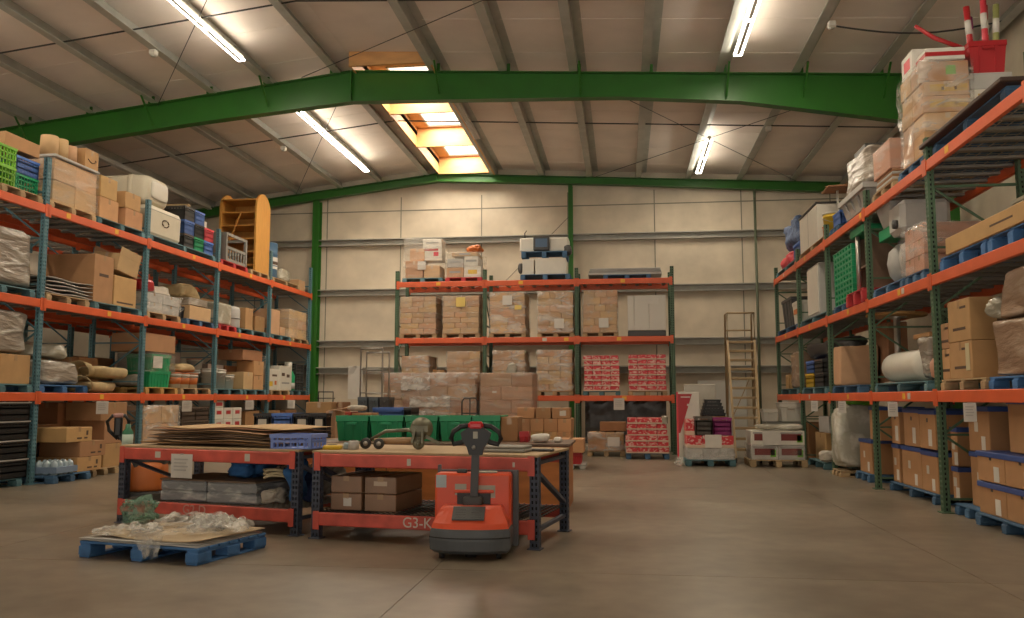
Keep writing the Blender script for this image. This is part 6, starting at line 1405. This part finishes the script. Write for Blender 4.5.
# ================================================================ WORKBENCHES
def bench(label, loc, rz, L, D, H, low, top_m, deck_low, writing, notes):
    t = thing('workbench', label, 'workbench', loc, rz)
    cm = column_mesh('upright', H + .005, up_navy, .08, .07, .05)
    fpm = MB().cbox(-.06, .06, -.02, .09, 0, .01, .003).mesh('foot_plate', up_navy)
    for x in (.04, L - .04):
        for y in (0, D - .07): c = link('upright', cm, t, (x, y, 0)); link('foot_plate', fpm, c)
        part('side_brace', MB().bar((x, .06, H - .12), (x, D - .06, low + .04), .05, .03), up_navy, t); part('side_bar', MB().bar((x, .06, H - .05), (x, D - .06, H - .05), .04, .03), up_navy, t); part('side_bar', MB().bar((x, .06, .15), (x, D - .06, .15), .04, .03), up_navy, t)
    for zt, nm in ((H, 'top'), (low, 'low')):
        for y0, y1 in ((-.02, .03), (D - .03, D + .02)):
            mb = MB().cbox(.05, L - .05, y0, y1, zt - .115, zt, .008); yy = y0 if y0 < .1 else y1
            for e in (.06, L - .06): mb.box(e - .03, e + .03, min(yy, yy - .006 if y0 < .1 else yy + .006), max(yy, yy - .006 if y0 < .1 else yy + .006), zt - .15, zt + .012)
            bm = part('beam', mb, beam_rd, t)
            if writing and nm == 'low' and y0 < .1: letters('painted_lettering', writing[0], .125, M('white stencil paint', (.62, .56, .48), .7) if writing[0][1] == '3' else M('worn stencil paint', (.60, .33, .28), .7), bm, facing((L * writing[1], -.0215, zt - .058)))
            if nm == 'top' and y0 < .1:
                for u, w_, h_ in notes: part('sticker', MB().box(L * u - w_ / 2, L * u + w_ / 2, -.0225, -.0195, zt - .06 - h_ / 2, zt - .06 + h_ / 2), label_wht, bm, 'pale sticker')
    part('tabletop', MB().cbox(0.0, L, -.01, D + .01, H + .001, H + .024, .004), top_m, t)
    mb = MB()
    for k in range(int(L / .055)): x = .03 + k * .055; mb.box(x - .003, x + .003, 0, D, low + .001, low + .007)
    for k in range(14): y = D * (k + .5) / 14; mb.box(.04, L - .04, y - .003, y + .003, low - .004, low + .003)
    for k in range(4): x = L * (k + .5) / 4; mb.box(x - .03, x + .03, .0, D, low - .035, low - .003)
    part('wire_shelf', mb, dk_steel if deck_low else wire_m, t)
    return t
H1, LOW = .755, .235
B1 = Vector((-5.10, 8.34, 0)); A1 = math.radians(-15.8); L1 = 2.22
B2 = Vector((-2.80, 7.64, 0)); A2 = math.radians(-9.5); L2 = 2.12; DB = 1.12
bench('red beamed workbench piled with flattened cardboard sheets', B1, A1, L1, DB, H1, LOW, board, False, ('G2-D', .46), [(.24, .07, .06), (.74, .06, .07)])
bench('red beamed workbench with a bare board top beside the pallet jack', B2, A2, L2, DB, H1, LOW, board, True, ('G3-K', .49), [(.45, .035, .06), (.9, .02, .04)])
def on1(u, v, z=0.0): return Matrix.Translation(B1) @ Matrix.Rotation(A1, 4, 'Z') @ Vector((u, v, z))
def on2(u, v, z=0.0): return Matrix.Translation(B2) @ Matrix.Rotation(A2, 4, 'Z') @ Vector((u, v, z))
ZT = H1 + .026
# flattened cardboard sheets on the first bench
rnd = random.Random(12)
for k in range(15):
    W_, D_ = rnd.uniform(1.45, 1.75) - .015 * k, rnd.uniform(.75, .95); ph = rnd.uniform(0, 6); am = rnd.uniform(.002, .003); sk = rnd.uniform(-.1, .1)
    mb = MB().sheet((-W_ / 2, W_ / 2, -D_ / 2, D_ / 2), 14, 6, lambda a, c: .010 * math.sin(a * 5.5 + .6) + .005 * math.sin(c * 5) + am * .5 * math.sin(a * 6 + ph) + .009 * max(0, abs(a) / W_ - .36) * 5 * math.sin(ph + k), .004)
    p = on1(1.06 + rnd.uniform(-.14, .14) + sk * .5, .58 + rnd.uniform(-.08, .08), ZT + .028 + k * .0112)
    nm = ['lowest', 'second lowest', 'third', 'fourth', 'fifth', 'sixth', 'seventh', 'eighth', 'ninth', 'tenth', 'eleventh', 'twelfth', 'thirteenth', 'second highest', 'topmost'][k]
    solid('cardboard_sheet', mb, [M('weathered card', (.19, .13, .085), .85, var=.25, nz=.2), card_dk, M('weathered card', (.19, .13, .085), .85), card_lt][k % 4] if k < 14 else card_lt, f'{nm} flattened cardboard sheet in the pile on the workbench', 'cardboard sheet', p, A1 + rnd.uniform(-.035, .035), 'flattened cardboard pile')
mb = MB()
p = on1(2.07, .19, ZT + .001); c = crate(p.x - .21, p.x + .21, p.y - .15, p.y + .15, p.z, p.z + .135, peri_pl, 'periwinkle blue basket at the right end of the first workbench', None, 'plastic_basket', A1 + .12)
# paper notice on the first bench, goods on its lower shelf
p = on1(.86, -.035, H1 - .045); tag_sheet(p.x, p.y, p.z, .27, .23, 'white notice hanging from the top beam of the first workbench', A1)
p = on1(.86, -.036, H1 - .21)
ZS = LOW + .009
silver = wrap_material('silvery film edges', (.30, .31, .32), (.60, .60, .58), (1.6, 1.6, 6))
for k, (u, w_, lab) in enumerate(((.79, .58, 'left flat wrapped bundle on the lower shelf of the first workbench'), (1.39, .60, 'right flat wrapped bundle on the lower shelf of the first workbench'))):
    p = on1(u, .42, ZS); t = thing('flat_bundle', lab, 'bundle', p, A1, 'flat wrapped bundles')
    for q in range(2): part('wrapped_layer', MB().cbox(-w_ / 2 + .004 * q, w_ / 2 - .003 * q, -.36, .36, q * .1, q * .1 + .0985, .014), silver, t)
    part('top_board', MB().cbox(-w_ / 2, w_ / 2, -.37, .37, .1995, .215, .006), M('brown sheet', (.19, .13, .09), .7), t)
for k, (u, v, su, sv, h, m_, sd, e, lab) in enumerate(((1.28, .5, .20, .26, .40, blue_cloth, 93, .55, 'blue bag slumped over the flat bundles under the bench'), (1.90, .56, .16, .24, .34, M('navy cloth', (.02, .035, .11), .8), 94, .6, 'navy strap heap under the right end of the first workbench'), (2.04, .22, .07, .12, .42, blue_cloth, 95, .5, 'bright blue cloth standing at the right post of first workbench'), (1.50, .97, .22, .11, .40, pale_cloth, 96, .55, 'pale crumpled cloth behind the flat bundles under the bench'), (1.84, .16, .10, .12, .17, pale_cloth, 97, .6, 'tangled pale rope heap at the front of the bench shelf'), (1.94, .93, .16, .12, .40, pale_cloth, 98, .5, 'pale heap of rags at the back of the first bench shelf'))):
    p = on1(u, v, ZS + (.205 if k in (0,) else 0)); solid('cloth_heap', MB().lump((-su, su, -sv, sv, 0, h - (.19 if k == 0 else 0)), sd, .35, e, 44, 26, 6, True, .3), m_, lab, 'cloth heap', p, A1, 'cloth heaps under the first bench')
rp = MB(); rr = random.Random(4)
for k in range(3):
    pts = [(1.95 + .12 * math.cos(a * .7 + k) + rr.uniform(-.02, .02) - 1.95, .1 * math.sin(a * .7 + k), .05 + .03 * k + rr.uniform(0, .03)) for a in range(10)]
    rp.tube(pts, .012, 6)
p = on1(1.86, .14, ZS + .21); solid('rope_coil', rp, M('pale rope', (.5, .42, .26), .8), 'pale rope coil in front of the navy strap heap', 'rope', p, A1)
# second bench: cartons below, tools on top
for k, (u, h0, lab) in enumerate(((.28, 0, 'lower left of four wrapped cartons under the second workbench'), (.28, 1, 'upper left of four wrapped cartons under the second workbench'), (.62, 0, 'lower right of four wrapped cartons under the second workbench'), (.62, 1, 'upper right of four wrapped cartons under the second workbench'))):
    p = on2(u, .42, 0); z0 = ZS + h0 * .155
    carton(p.x - .155, p.x + .155, p.y - .3, p.y + .3, z0, z0 + .15, lab, M('film wrapped carton', (.27, .155, .09), .35, var=.1, nz=.1), 'wrapped cartons under the bench', rz=A2, marks=[('-y', .55, .5, .08, .09, paper, 'shipping_label')] if k in (0,) else [('-y', .5, .6, .13, .04, tape_lt, 'film_glint')] if k == 3 else None)
# metal dolly with casters
p = on2(.62, .42, ZT); t = thing('caster_dolly', 'greasy metal dolly part with casters and a big wheel on the bench', 'tool', p, A2 + .06)
def wheel(x, y, r, w_, m_=steel):
    part('wheel', MB().lathe([(r * .35, -w_ / 2), (r, -w_ / 2), (r, w_ / 2), (r * .35, w_ / 2)], 18, Matrix.Translation((x, y, r)) @ Matrix.Rotation(PI / 2, 4, 'X') @ Matrix.Rotation(.3, 4, 'Y')), dk_steel if m_ is steel else m_, t); part('hub', MB().lathe([(r * .45, -w_ / 2 - .01), (r * .45, w_ / 2 + .01)], 12, Matrix.Translation((x, y, r)) @ Matrix.Rotation(PI / 2, 4, 'X') @ Matrix.Rotation(.3, 4, 'Y')), m_, t)
olive = M('olive metal', (.16, .15, .10), .4, metal=.4, nz=.3, ns=10)
wheel(-.28, -.03, .05, .05); wheel(-.14, -.05, .05, .05); wheel(.24, -.02, .055, .06, olive)
part('axle_tube', MB().tube([(-.2, 0, .07), (.25, .0, .085)], .03, 10), M('tan tube', (.36, .22, .11), .5), t); part('bent_tube', MB().tube([(-.26, .04, .08), (-.12, .06, .16), (.1, .06, .175), (.2, .04, .15)], .016, 8), olive, t)
part('swivel_disc', MB().lathe([(.03, -.02), (.105, -.015), (.105, .015), (.03, .02)], 20, Matrix.Translation((.25, .03, .19)) @ Matrix.Rotation(PI / 2 - .25, 4, 'X') @ Matrix.Rotation(.5, 4, 'Y')), olive, t); part('fork', MB().bar((.19, -.06, .06), (.22, -.05, .2), .02, .03).bar((.29, -.06, .06), (.29, -.05, .2), .02, .03).bar((.18, -.05, .19), (.34, -.05, .19), .02, .05), olive, t); part('lever', MB().bar((.3, 0, .12), (.42, .05, .05), .02, .03), olive, t)
p = on2(1.72, .35, ZT); t = thing('grey_pad', 'grey folded plastic pad lying on the second workbench', 'pad', p, A2); part('lower_fold', MB().cbox(-.22, .22, -.15, .15, 0, .028, .008), M('warm grey plastic', (.25, .235, .2), .5), t); part('upper_fold', MB().cbox(-.19, .21, -.14, .14, .029, .055, .008), MATS['warm grey plastic'], t)
p = on2(1.98, .5, ZT); solid('dark_strap', MB().cbox(-.14, .14, -.05, .05, 0, .02, .005), char_pl, 'dark flat strap beyond the grey pad on the bench', 'strap', p, A2)
for k, (u, v, m_, w_, lab) in enumerate(((.08, .22, yellow_pl, .09, 'yellow tape roll piece at the left end of second workbench'), (.2, .30, M('pale blue tin', (.3, .38, .42), .4), .045, 'small pale blue tin on the left end of the bench'), (.28, .25, lt_grey, .05, 'small grey puck beside the pale blue tin'))):
    p = on2(u, v, ZT); t = thing('small_part', lab, 'small part', p, A2); part('shell', MB().lathe([(w_, 0), (w_, .03 + .02 * k), (w_ * .8, .04 + .02 * k)], 14), m_, t); part('core', MB().lathe([(w_ * .5, .04 + .02 * k), (w_ * .5, .043 + .02 * k)], 12), ink, t)
# bottle and pump handle at the far left end of the first bench
p = on1(.05, .75, 0)
t = thing('gas_bottle', 'green and white bottle behind the left end of first workbench', 'bottle', (on_y(128, 430, 9.6).x, 9.6, 0)); zt_ = on_y(128, 424, 9.6).z
part('stand_tube', MB().lathe([(.05, 0), (.05, .62)], 14), dk_steel, t); part('bottle_body', MB().lathe([(.058, .62), (.06, .64), (.06, zt_ - .09), (.03, zt_ - .05), (.028, zt_)], 16), M('green glass paint', (.04, .17, .09), .35), t); part('label_patch', MB().lathe([(.0615, .68), (.0615, zt_ - .12)], 16), M('pale green label', (.5, .6, .5), .6), t)
YJ = 9.85; pj_ = on_y(146, 470, YJ); p0 = on_y(129, 421, YJ + .1)
t = thing('electric_pallet_jack', 'orange and black pallet jack parked behind the left end of first workbench', 'pallet jack', (pj_.x, YJ, 0), .35)
part('orange_cover', MB().lump((-.21, .21, -.12, .42, .12, .50), 91, .015, .4, 28, 18, 2, False), orange_pl, t); part('black_top', MB().lump((-.16, .22, -.05, .43, .44, .60), 92, .02, .45, 28, 14, 2, False), char_pl, t)
part('skirt', MB().lump((-.23, .23, -.15, .42, .03, .16), 93, .0, .35, 28, 12, 2, False), dark_pl, t)
hx = p0.x - pj_.x; zh = p0.z
part('tiller_arm', MB().bar((-.08, -.08, .42), (hx, -.12, zh - .1), .05, .05), dk_steel, t)
hd = part('tiller_head', MB().tube([(hx, -.12, zh - .2), (hx - .10, -.12, zh - .10), (hx - .125, -.12, zh), (hx - .07, -.12, zh + .07), (hx + .07, -.12, zh + .07), (hx + .115, -.12, zh), (hx + .10, -.12, zh - .10), (hx, -.12, zh - .2)], .022, 8), dark_pl, t)
part('head_block', MB().cbox(hx - .045, hx + .045, -.155, -.085, zh - .17, zh + .06, .02), dark_pl, hd); part('red_cap', MB().cbox(hx - .055, hx + .055, -.16, -.08, zh + .045, zh + .10, .02), M('dusty pink cap', (.4, .2, .17), .5), hd)
for s_ in (-1, 1): part('fork', MB().cbox(s_ * .17 - .07, s_ * .17 + .07, .40, 1.3, .05, .10, .01), dk_steel, t)

# ================================================================ CABINET AND TOTES BEHIND THE BENCHES
xa, xb = on_y(300, 480, 9.75).x, on_y(568, 480, 9.75).x; HC = .745
t = thing('plywood_cabinet', 'long orange plywood counter behind the second workbench', 'counter', ((xa + xb) / 2, 9.75, 0)); h = (xb - xa) / 2
part('front_board', MB().cbox(-h, h, 0, .03, .01, HC - .03, .004), ply, t); part('end_board', MB().cbox(h - .03, h, .03, 1.0, .01, HC - .03, .004), ply, t); part('end_board', MB().cbox(-h, -h + .03, .03, 1.0, .01, HC - .03, .004), ply, t)
part('counter_top', MB().cbox(-h - .02, h + .03, -.03, 1.05, HC - .03, HC, .004), M('worn brown top', (.16, .10, .065), .55, nz=.2), t); part('middle_shelf', MB().box(-h + .03, h - .03, .03, 1.0, .33, .35), ply, t)
for k, u in enumerate((.33, .66)): part('panel_seam', MB().box(-h + 2 * h * u - .004, -h + 2 * h * u + .004, -.002, .01, .02, HC - .04), ink, t)
lab5 = ['leftmost', 'second from the left', 'middle', 'second from the right', 'rightmost']
for k, (a, c) in enumerate(((336, 368), (370, 403), (405, 437.5), (439.5, 471), (472.5, 500))):
    q0, q1 = on_y(a, 416, 10.1), on_y(c, 416, 10.1)
    tt = tote(q0.x, q1.x, 10.1, 10.62, HC + .002, q0.z, green_pl, f'{lab5[k]} of five green totes lined up behind the bench', 'green totes behind the bench', .88, 3)
    hw = (q1.x - q0.x) / 2
    for s in (-1, 1): part('lid_flap', MB().bar((s * hw, -.24, q0.z - HC - .005), (s * (hw + .02), .24, q0.z - HC - .005), .02, .015), green_pl, tt)
q0, q1 = on_y(500.5, 417, 10.15), on_y(518, 417, 10.15)
carton(q0.x, q1.x, 10.15, 10.6, HC + .001, q0.z, 'brown carton standing beside the rightmost green tote', card_dk)
q = on_y(524, 437, 10.1); tote(q.x - .05, q.x + .06, 10.05, 10.25, HC + .001, HC + .12, red_pl, 'small red tub on the counter beside the brown carton', None, .9, 1)
q = on_y(538, 440, 10.0); heap((q.x - .12, q.x + .12, 9.9, 10.15, HC + .001, HC + .10), paper, 'small heap of white paper scraps on the counter end', 'paper heap', 'paper_heap', 101, .4, .6)
q = on_y(557, 440, 10.0); heap((q.x - .05, q.x + .06, 9.95, 10.1, HC + .001, HC + .07), paper, 'little white crumpled paper at the corner of the counter', 'paper heap', 'paper_heap', 102, .4, .6)
# crate columns and odds and ends behind the first bench
cols = [(254, 271, dark_pl, 'charcoal'), (272, 292, blue_pl, 'blue'), (293.5, 310.5, dark_pl, 'black'), (311.5, 326.5, dark_pl, 'black')]
cc = ['leftmost', 'blue topped', 'third', 'rightmost']
for k, (a, c, m_, nm) in enumerate(cols):
    q0, q1 = on_y(a, 413, 11.4), on_y(c, 413, 11.4); hz = (q0.z - .003) / 4
    for r_ in range(4):
        crate(q0.x + .003, q1.x - .003, 11.4, 11.85, .001 + r_ * hz, r_ * hz + hz - .002, m_ if r_ == 3 else (dark_pl if k != 2 else char_pl), f'{ROWS[4][r_]} crate of the {cc[k]} column behind the cardboard pile', 'crate columns behind the cardboard pile', solid_walls=True, badge=(label_wht if r_ == 3 and k != 1 else None))
Yq = 12.3
def behind(a, c, yt, z0, m_, lab, dep=.4, Y=Yq, **kw):
    q0, q1 = on_y(a, yt, Y), on_y(c, yt, Y); return carton(q0.x, q1.x, Y, Y + dep, z0, q0.z, lab, m_, **kw)
behind(326, 336, 411, .001, card_lt, 'tall open carton between the black crates and green totes', .4, 11.6)
q0, q1 = on_y(327, 413, 11.6), on_y(347, 406, 11.6)
solid('card_flap', MB().bar((0, .1, 0), (q1.x - q0.x, .2, .05), .3, .006), card_lt, 'pale cardboard flap sticking up behind the first green tote', 'cardboard flap', (q0.x, 11.55, q0.z + .03))
behind(306, 332, 402, .001, card, 'wide tan carton behind the rightmost black crate column', .6, 13.4)
behind(337, 343, 402, .001, card_dk, 'narrow dark carton beside the wide tan one, behind the totes', .4, 13.6)
q0, q1 = on_y(312, 396, 13.4), on_y(327, 390, 13.4); w_ = (q1.x - q0.x)
t = thing('wire_stand', 'black wire stand on the wide tan carton by the green column', 'stand', ((q0.x + q1.x) / 2, 13.7, on_y(312, 402, 13.4).z + .003)); part('stand_frame', MB().tube([(-w_ / 2, 0, 0), (-w_ / 2, 0, .16), (w_ / 2, 0, .16), (w_ / 2, 0, 0)], .012, 6), dark_pl, t); part('stand_shelf', MB().cbox(-w_ / 2, w_ / 2, -.1, .1, .05, .065, .003), dark_pl, t)
behind(336, 351, 412, .001, M('rust red box', (.42, .07, .04), .6), 'rust red box behind the leftmost green tote', .35, 12.05, tape_on=None)
heap((on_y(340, 410, 11.9).x, on_y(362, 410, 11.9).x, 12.05, 12.35, on_y(340, 412, 11.9).z + .003, on_y(340, 405, 11.9).z), pale_cloth, 'pale rags heaped on the rust red box', 'cloth heap', 'cloth_heap', 105, .3, .6)
behind(352, 372, 413, .001, card_dk, 'dark carton behind the second green tote', .35, 12.0, tape_on=None)
q0, q1 = on_y(373, 407.5, 12.6), on_y(411, 407.5, 12.6)
carton(q0.x, q1.x, 12.6, 13.1, .001, q0.z - .16, 'brown carton under the wide blue crate behind the totes', card_dk)
crate(q0.x, q0.x + (q1.x - q0.x) * .8, 12.6, 13.1, q0.z - .157, q0.z, blue_pl, 'wide blue crate behind the second and third green totes', None, 'plastic_crate', 0, True)
crate(q0.x + (q1.x - q0.x) * .82, q1.x, 12.6, 13.1, q0.z - .157, q0.z, char_pl, 'charcoal crate right beside the wide blue crate', None, 'plastic_crate', 0, True)

# ================================================================ PALLET JACK
JX, JY = -1.205, 6.73
t = thing('electric_pallet_jack', 'red and grey electric pallet jack with a black tiller head', 'pallet jack', (JX, JY, 0), math.radians(2))
def ring(pts, z): return [(x, y, z) for x, y in pts]
def hull(mb, levels):
    n = len(levels[0][0]); vs = []; fs = []
    for pts, z in levels: vs += ring(pts, z)
    for i in range(len(levels) - 1):
        for k in range(n): fs.append((i * n + k, i * n + (k + 1) % n, (i + 1) * n + (k + 1) % n, (i + 1) * n + k))
    fs.append(tuple(range(n))[::-1]); fs.append(tuple((len(levels) - 1) * n + k for k in range(n))); mb._add(vs, fs); return mb
def plan(w_, y0, y1, bow): 
    out = [(w_, y1), (-w_, y1)]
    for k in range(13): a = -1 + 2 * k / 12; out.append((a * w_, y0 + bow * (abs(a) ** 2.6)))
    return out
part('skirt', hull(MB(), [(plan(.305, .06, .56, .14), .045), (plan(.335, -.01, .57, .15), .075), (plan(.34, -.02, .57, .15), .15), (plan(.335, 0.0, .57, .15), .215), (plan(.325, .012, .57, .14), .235)]), jack_grey, t)
part('skirt_groove', hull(MB(), [(plan(.3415, -.022, .3, .15), .166), (plan(.3415, -.022, .3, .15), .176)]), dark_pl, t)
part('front_cover', hull(MB(), [(plan(.325, .018, .5, .13), .236), (plan(.315, .05, .5, .12), .275), (plan(.29, .12, .5, .09), .325), (plan(.262, .2, .5, .05), .375), (plan(.25, .26, .5, .03), .40)]), jack_red, t)
part('vent_panel', MB().bar((0, .085, .317), (0, .212, .392), .01, .25) if False else MB().prism([(.07, .302), (.215, .388), (.215, .4), (.07, .314)], -.145, .125, 'x'), char_pl, t, 'dark grey vent panel')
vm = t.children[-1]
for s in (-.075, .055):
    for k in range(4): y = .095 + .028 * k; part('vent_slot', MB().bar((s - .045, y, .320 + .0167 * k + .004), (s + .045, y, .320 + .0167 * k + .004), .012, .006), dark_pl, vm)
bt = MB().cbox(-.335, .325, .44, .72, .1, .645, .02); part('battery_box', bt, jack_red, t)
part('recess', MB().cbox(-.14, .15, .425, .445, .375, .50, .02), dark_pl, t, 'dark opening around the tiller foot'); part('recess_hood', MB().cbox(-.17, .18, .405, .445, .49, .515, .008), jack_red, t)
for a, c, h0, h1, m_ in ((-.325, -.235, .53, .63, M('pale blue decal', (.42, .48, .5), .5)), (-.16, -.06, .47, .56, M('decal sheet', (.42, .40, .33), .6)), (.03, .19, .45, .55, M('decal sheet', (.42, .40, .33), .6))): part('warning_decal', MB().box(a, c, .4375, .442, h0, h1), m_, t, 'pale warning decal')
part('key_switch', MB().cbox(-.15, -.06, .47, .55, .645, .675, .008), char_pl, t); part('gauge_panel', MB().cbox(.03, .2, .47, .57, .645, .66, .005), M('decal sheet', (.42, .40, .33), .6), t)
hf = MB()
hf.cbox(-.345, -.315, .70, .76, .12, .70, .006); hf.cbox(.325, .375, .66, .76, .05, .66, .006); hf.box(-.34, .35, .715, .755, .62, .66); hf.box(-.34, .35, .715, .755, .3, .34)
for k in range(9): hf.box(.333, .357, .655, .662, .12 + .06 * k, .15 + .06 * k)
part('load_backrest', hf, jack_grey, t)
for s in (-1, 1):
    fk = MB().prism([(.45, .05), (.45, .11), (.60, .112), (1.70, .10), (1.80, .07), (1.80, .05)], s * .20 - .085, s * .20 + .085, 'x'); part('fork', fk, jack_grey, t)
    part('load_wheel', MB().lathe([(.02, -.05), (.04, -.05), (.04, .05), (.02, .05)], 14, Matrix.Translation((s * .2, 1.66, .041)) @ Matrix.Rotation(PI / 2, 4, 'Y')), dark_pl, t)
part('drive_wheel', MB().lathe([(.03, -.04), (.09, -.04), (.09, .04), (.03, .04)], 18, Matrix.Translation((0, .25, .091)) @ Matrix.Rotation(PI / 2, 4, 'Y')), dark_pl, t)
for s in (-1, 1): part('stabiliser_caster', MB().lathe([(.02, -.02), (.045, -.02), (.045, .02), (.02, .02)], 14, Matrix.Translation((s * .24, .2, .046)) @ Matrix.Rotation(PI / 2, 4, 'Y')), dark_pl, t)
part('tiller_foot', MB().lump((-.09, .09, .33, .47, .37, .47), 5, .03, .5, 20, 12, 2, False), char_pl, t)
part('tiller_arm', MB().bar((.01, .39, .42), (.035, .30, .90), .065, .055), M('tiller grey', (.085, .09, .095), .45), t)
hd = MB().prism([(-.055, .80), (.055, .80), (.075, .86), (.115, .92), (.13, .975), (.06, 1.02), (.05, 1.05), (-.05, 1.05), (-.06, 1.02), (-.13, .975), (-.115, .92), (-.075, .86)], .245, .33, 'y'); hd.v = [(x + .035, y, z) for x, y, z in hd.v]
head = part('tiller_head', hd, dark_pl, t)
for s in (-1, 1):
    pts = [(.035 + s * .045, .285, 1.035), (.035 + s * .13, .285, 1.025), (.035 + s * .195, .285, .985), (.035 + s * .215, .285, .93), (.035 + s * .19, .285, .885), (.035 + s * .12, .285, .90), (.035 + s * .09, .285, .93)]
    part('grip_loop', MB().tube(pts, [.022, .021, .021, .021, .021, .022, .024], 10), dark_pl, head)
part('emergency_button', MB().cbox(-.03, .10, .235, .335, 1.0, 1.065, .02), M('bright red button', (.55, .015, .02), .3), head, 'bright red reversing button'); part('badge', MB().cbox(.015, .055, .238, .246, .93, .985, .004), M('decal sheet', (.42, .40, .33), .6), head, 'pale badge'); part('bolt', MB().lathe([(.018, 0), (.018, .008)], 10, Matrix.Translation((.02, .245, .86)) @ Matrix.Rotation(PI / 2, 4, 'X')), steel, head)

def squash(o, k):
    for c in o.children:
        if c.name.split('.')[0] in ('fork', 'load_wheel'): continue
        for v in c.data.vertices: v.co.y *= k; v.co.x *= .94
        squash(c, k)
squash(t, .66)

# ================================================================ FLOOR PALLET IN FRONT
A3 = math.radians(-12); cA = Vector((-4.30, 6.52, 0)); 
def on3(u, v, z=0.0): return cA + Matrix.Rotation(A3, 3, 'Z') @ Vector((u, v, z))
p = on3(.575, .43)
tp = pallet(p.x - .6, p.x + .6, p.y - .48, p.y + .48, 0, pal_bright, 'bright blue pallet on the floor in front of the workbenches', 'y', .125, A3)
tp.rotation_euler = (0, 0, A3 + PI / 2)
for ch in list(tp.children): bpy.data.objects.remove(ch)
d = MB(); L_, W_ = .86, 1.15
for k in range(7): y = -L_ / 2 + L_ * k / 7; d.cbox(y + .01, y + L_ / 7 - .01, -W_ / 2, W_ / 2, .105, .125, .003)
for s in (-1, 0, 1): y = s * (W_ / 2 - .06); d.box(-L_ / 2 + .01, L_ / 2 - .01, y - .05, y + .05, .087, .105)
part('top_deck', d, pal_bright, tp)
for s in (-1, 0, 1):
    y = s * (W_ / 2 - .06); r = MB().cbox(-L_ / 2, L_ / 2, y - .05, y + .05, 0, .018, .003)
    for q in (-1, 0, 1): x = q * (L_ / 2 - .08); r.cbox(x - .08, x + .08, y - .06, y + .06, .018, .087, .004)
    part('runner', r, pal_bright, tp)
p = on3(.62, .5, .128)
slip = M('film edge white', (.52, .50, .46), .3)
for k in range(3): solid('slip_sheet', MB().sheet((-.57, .55, -.42, .40), 12, 8, lambda a, c, k=k: .003 * math.sin(a * 7 + k * 2) + .002 * math.sin(c * 9), .004), slip, f'{ROWS[3][k]} white slip sheet on the bright blue pallet', 'slip sheet', on3(.58 - .01 * k, .43, .134 + .008 * k), A3 + .01 * k, 'white slip sheets')
solid('cardboard_sheet', MB().sheet((-.54, .55, -.39, .42), 14, 10, lambda a, c: .012 * math.sin(a * 5 + 1) * math.sin(c * 4) + .004 * math.sin(a * 13), .006), M('pale tan card', (.45, .34, .21), .8, nz=.12), 'pale tan cardboard sheet on the bright blue floor pallet', 'cardboard sheet', on3(.59, .43, .172), A3 - .02)
film_gr = film_material('green tinted film', (.20, .36, .26), .3, .9, (4, 4, 4))
def crumple(name, label, u, v, w_, d_, h_, seed, mat=film_cr):
    def fn(a, c):
        e = max(0, 1 - (2 * a / w_) ** 2) * max(0, 1 - (2 * c / d_) ** 2)
        n_ = mnoise.noise(Vector((a * 9 + seed, c * 9, seed))) ; n2 = mnoise.noise(Vector((a * 22, c * 22 + seed, 3)))
        return (a + .03 * n2, c + .03 * n_, max(.004, (.35 + abs(n_) * 1.3) * h_ * (e ** .5) + .035 * abs(n2)))
    return solid(name, MB().sheet((-w_ / 2, w_ / 2, -d_ / 2, d_ / 2), 30, 22, fn, .002), mat, label, 'plastic film', on3(u, v, .19), A3 + seed * .2)
crumple('plastic_film', 'crumpled clear film along the back edge of the floor pallet', .55, .70, .68, .34, .12, 1)
crumple('plastic_film', 'peaked clear film at the right back corner of the floor pallet', .94, .52, .46, .4, .13, 2)
crumple('plastic_film', 'flat yellowish film spread across the middle of the floor pallet', .72, .28, .7, .4, .04, 3, film_m)
crumple('plastic_film', 'whitish film over the front left edge of the floor pallet', .30, .2, .5, .38, .06, 4)
solid('plastic_film', MB().lump((-.13, .13, -.18, .2, 0, .24), 5, .3, .55, 44, 30, 9, True, .5), film_gr, 'green tinted film bunched at the left end of the floor pallet', 'plastic film', on3(.10, .55, .18), A3)
solid('plastic_film', MB().sheet((-.13, .12, -.17, .03), 18, 12, lambda a, c: (a * (1 - .25 * max(0, -c) / .17) + .02 * mnoise.noise(Vector((a * 9, c * 14, 2))), -.02 - .03 * abs(mnoise.noise(Vector((a * 20, c * 7, 0)))), c * (.75 + .5 * mnoise.noise(Vector((a * 14, 0, 5))))), .002), film_cr, 'tongue of white film hanging over the front of the floor pallet', 'plastic film', on3(.72, -.01, .185), A3)
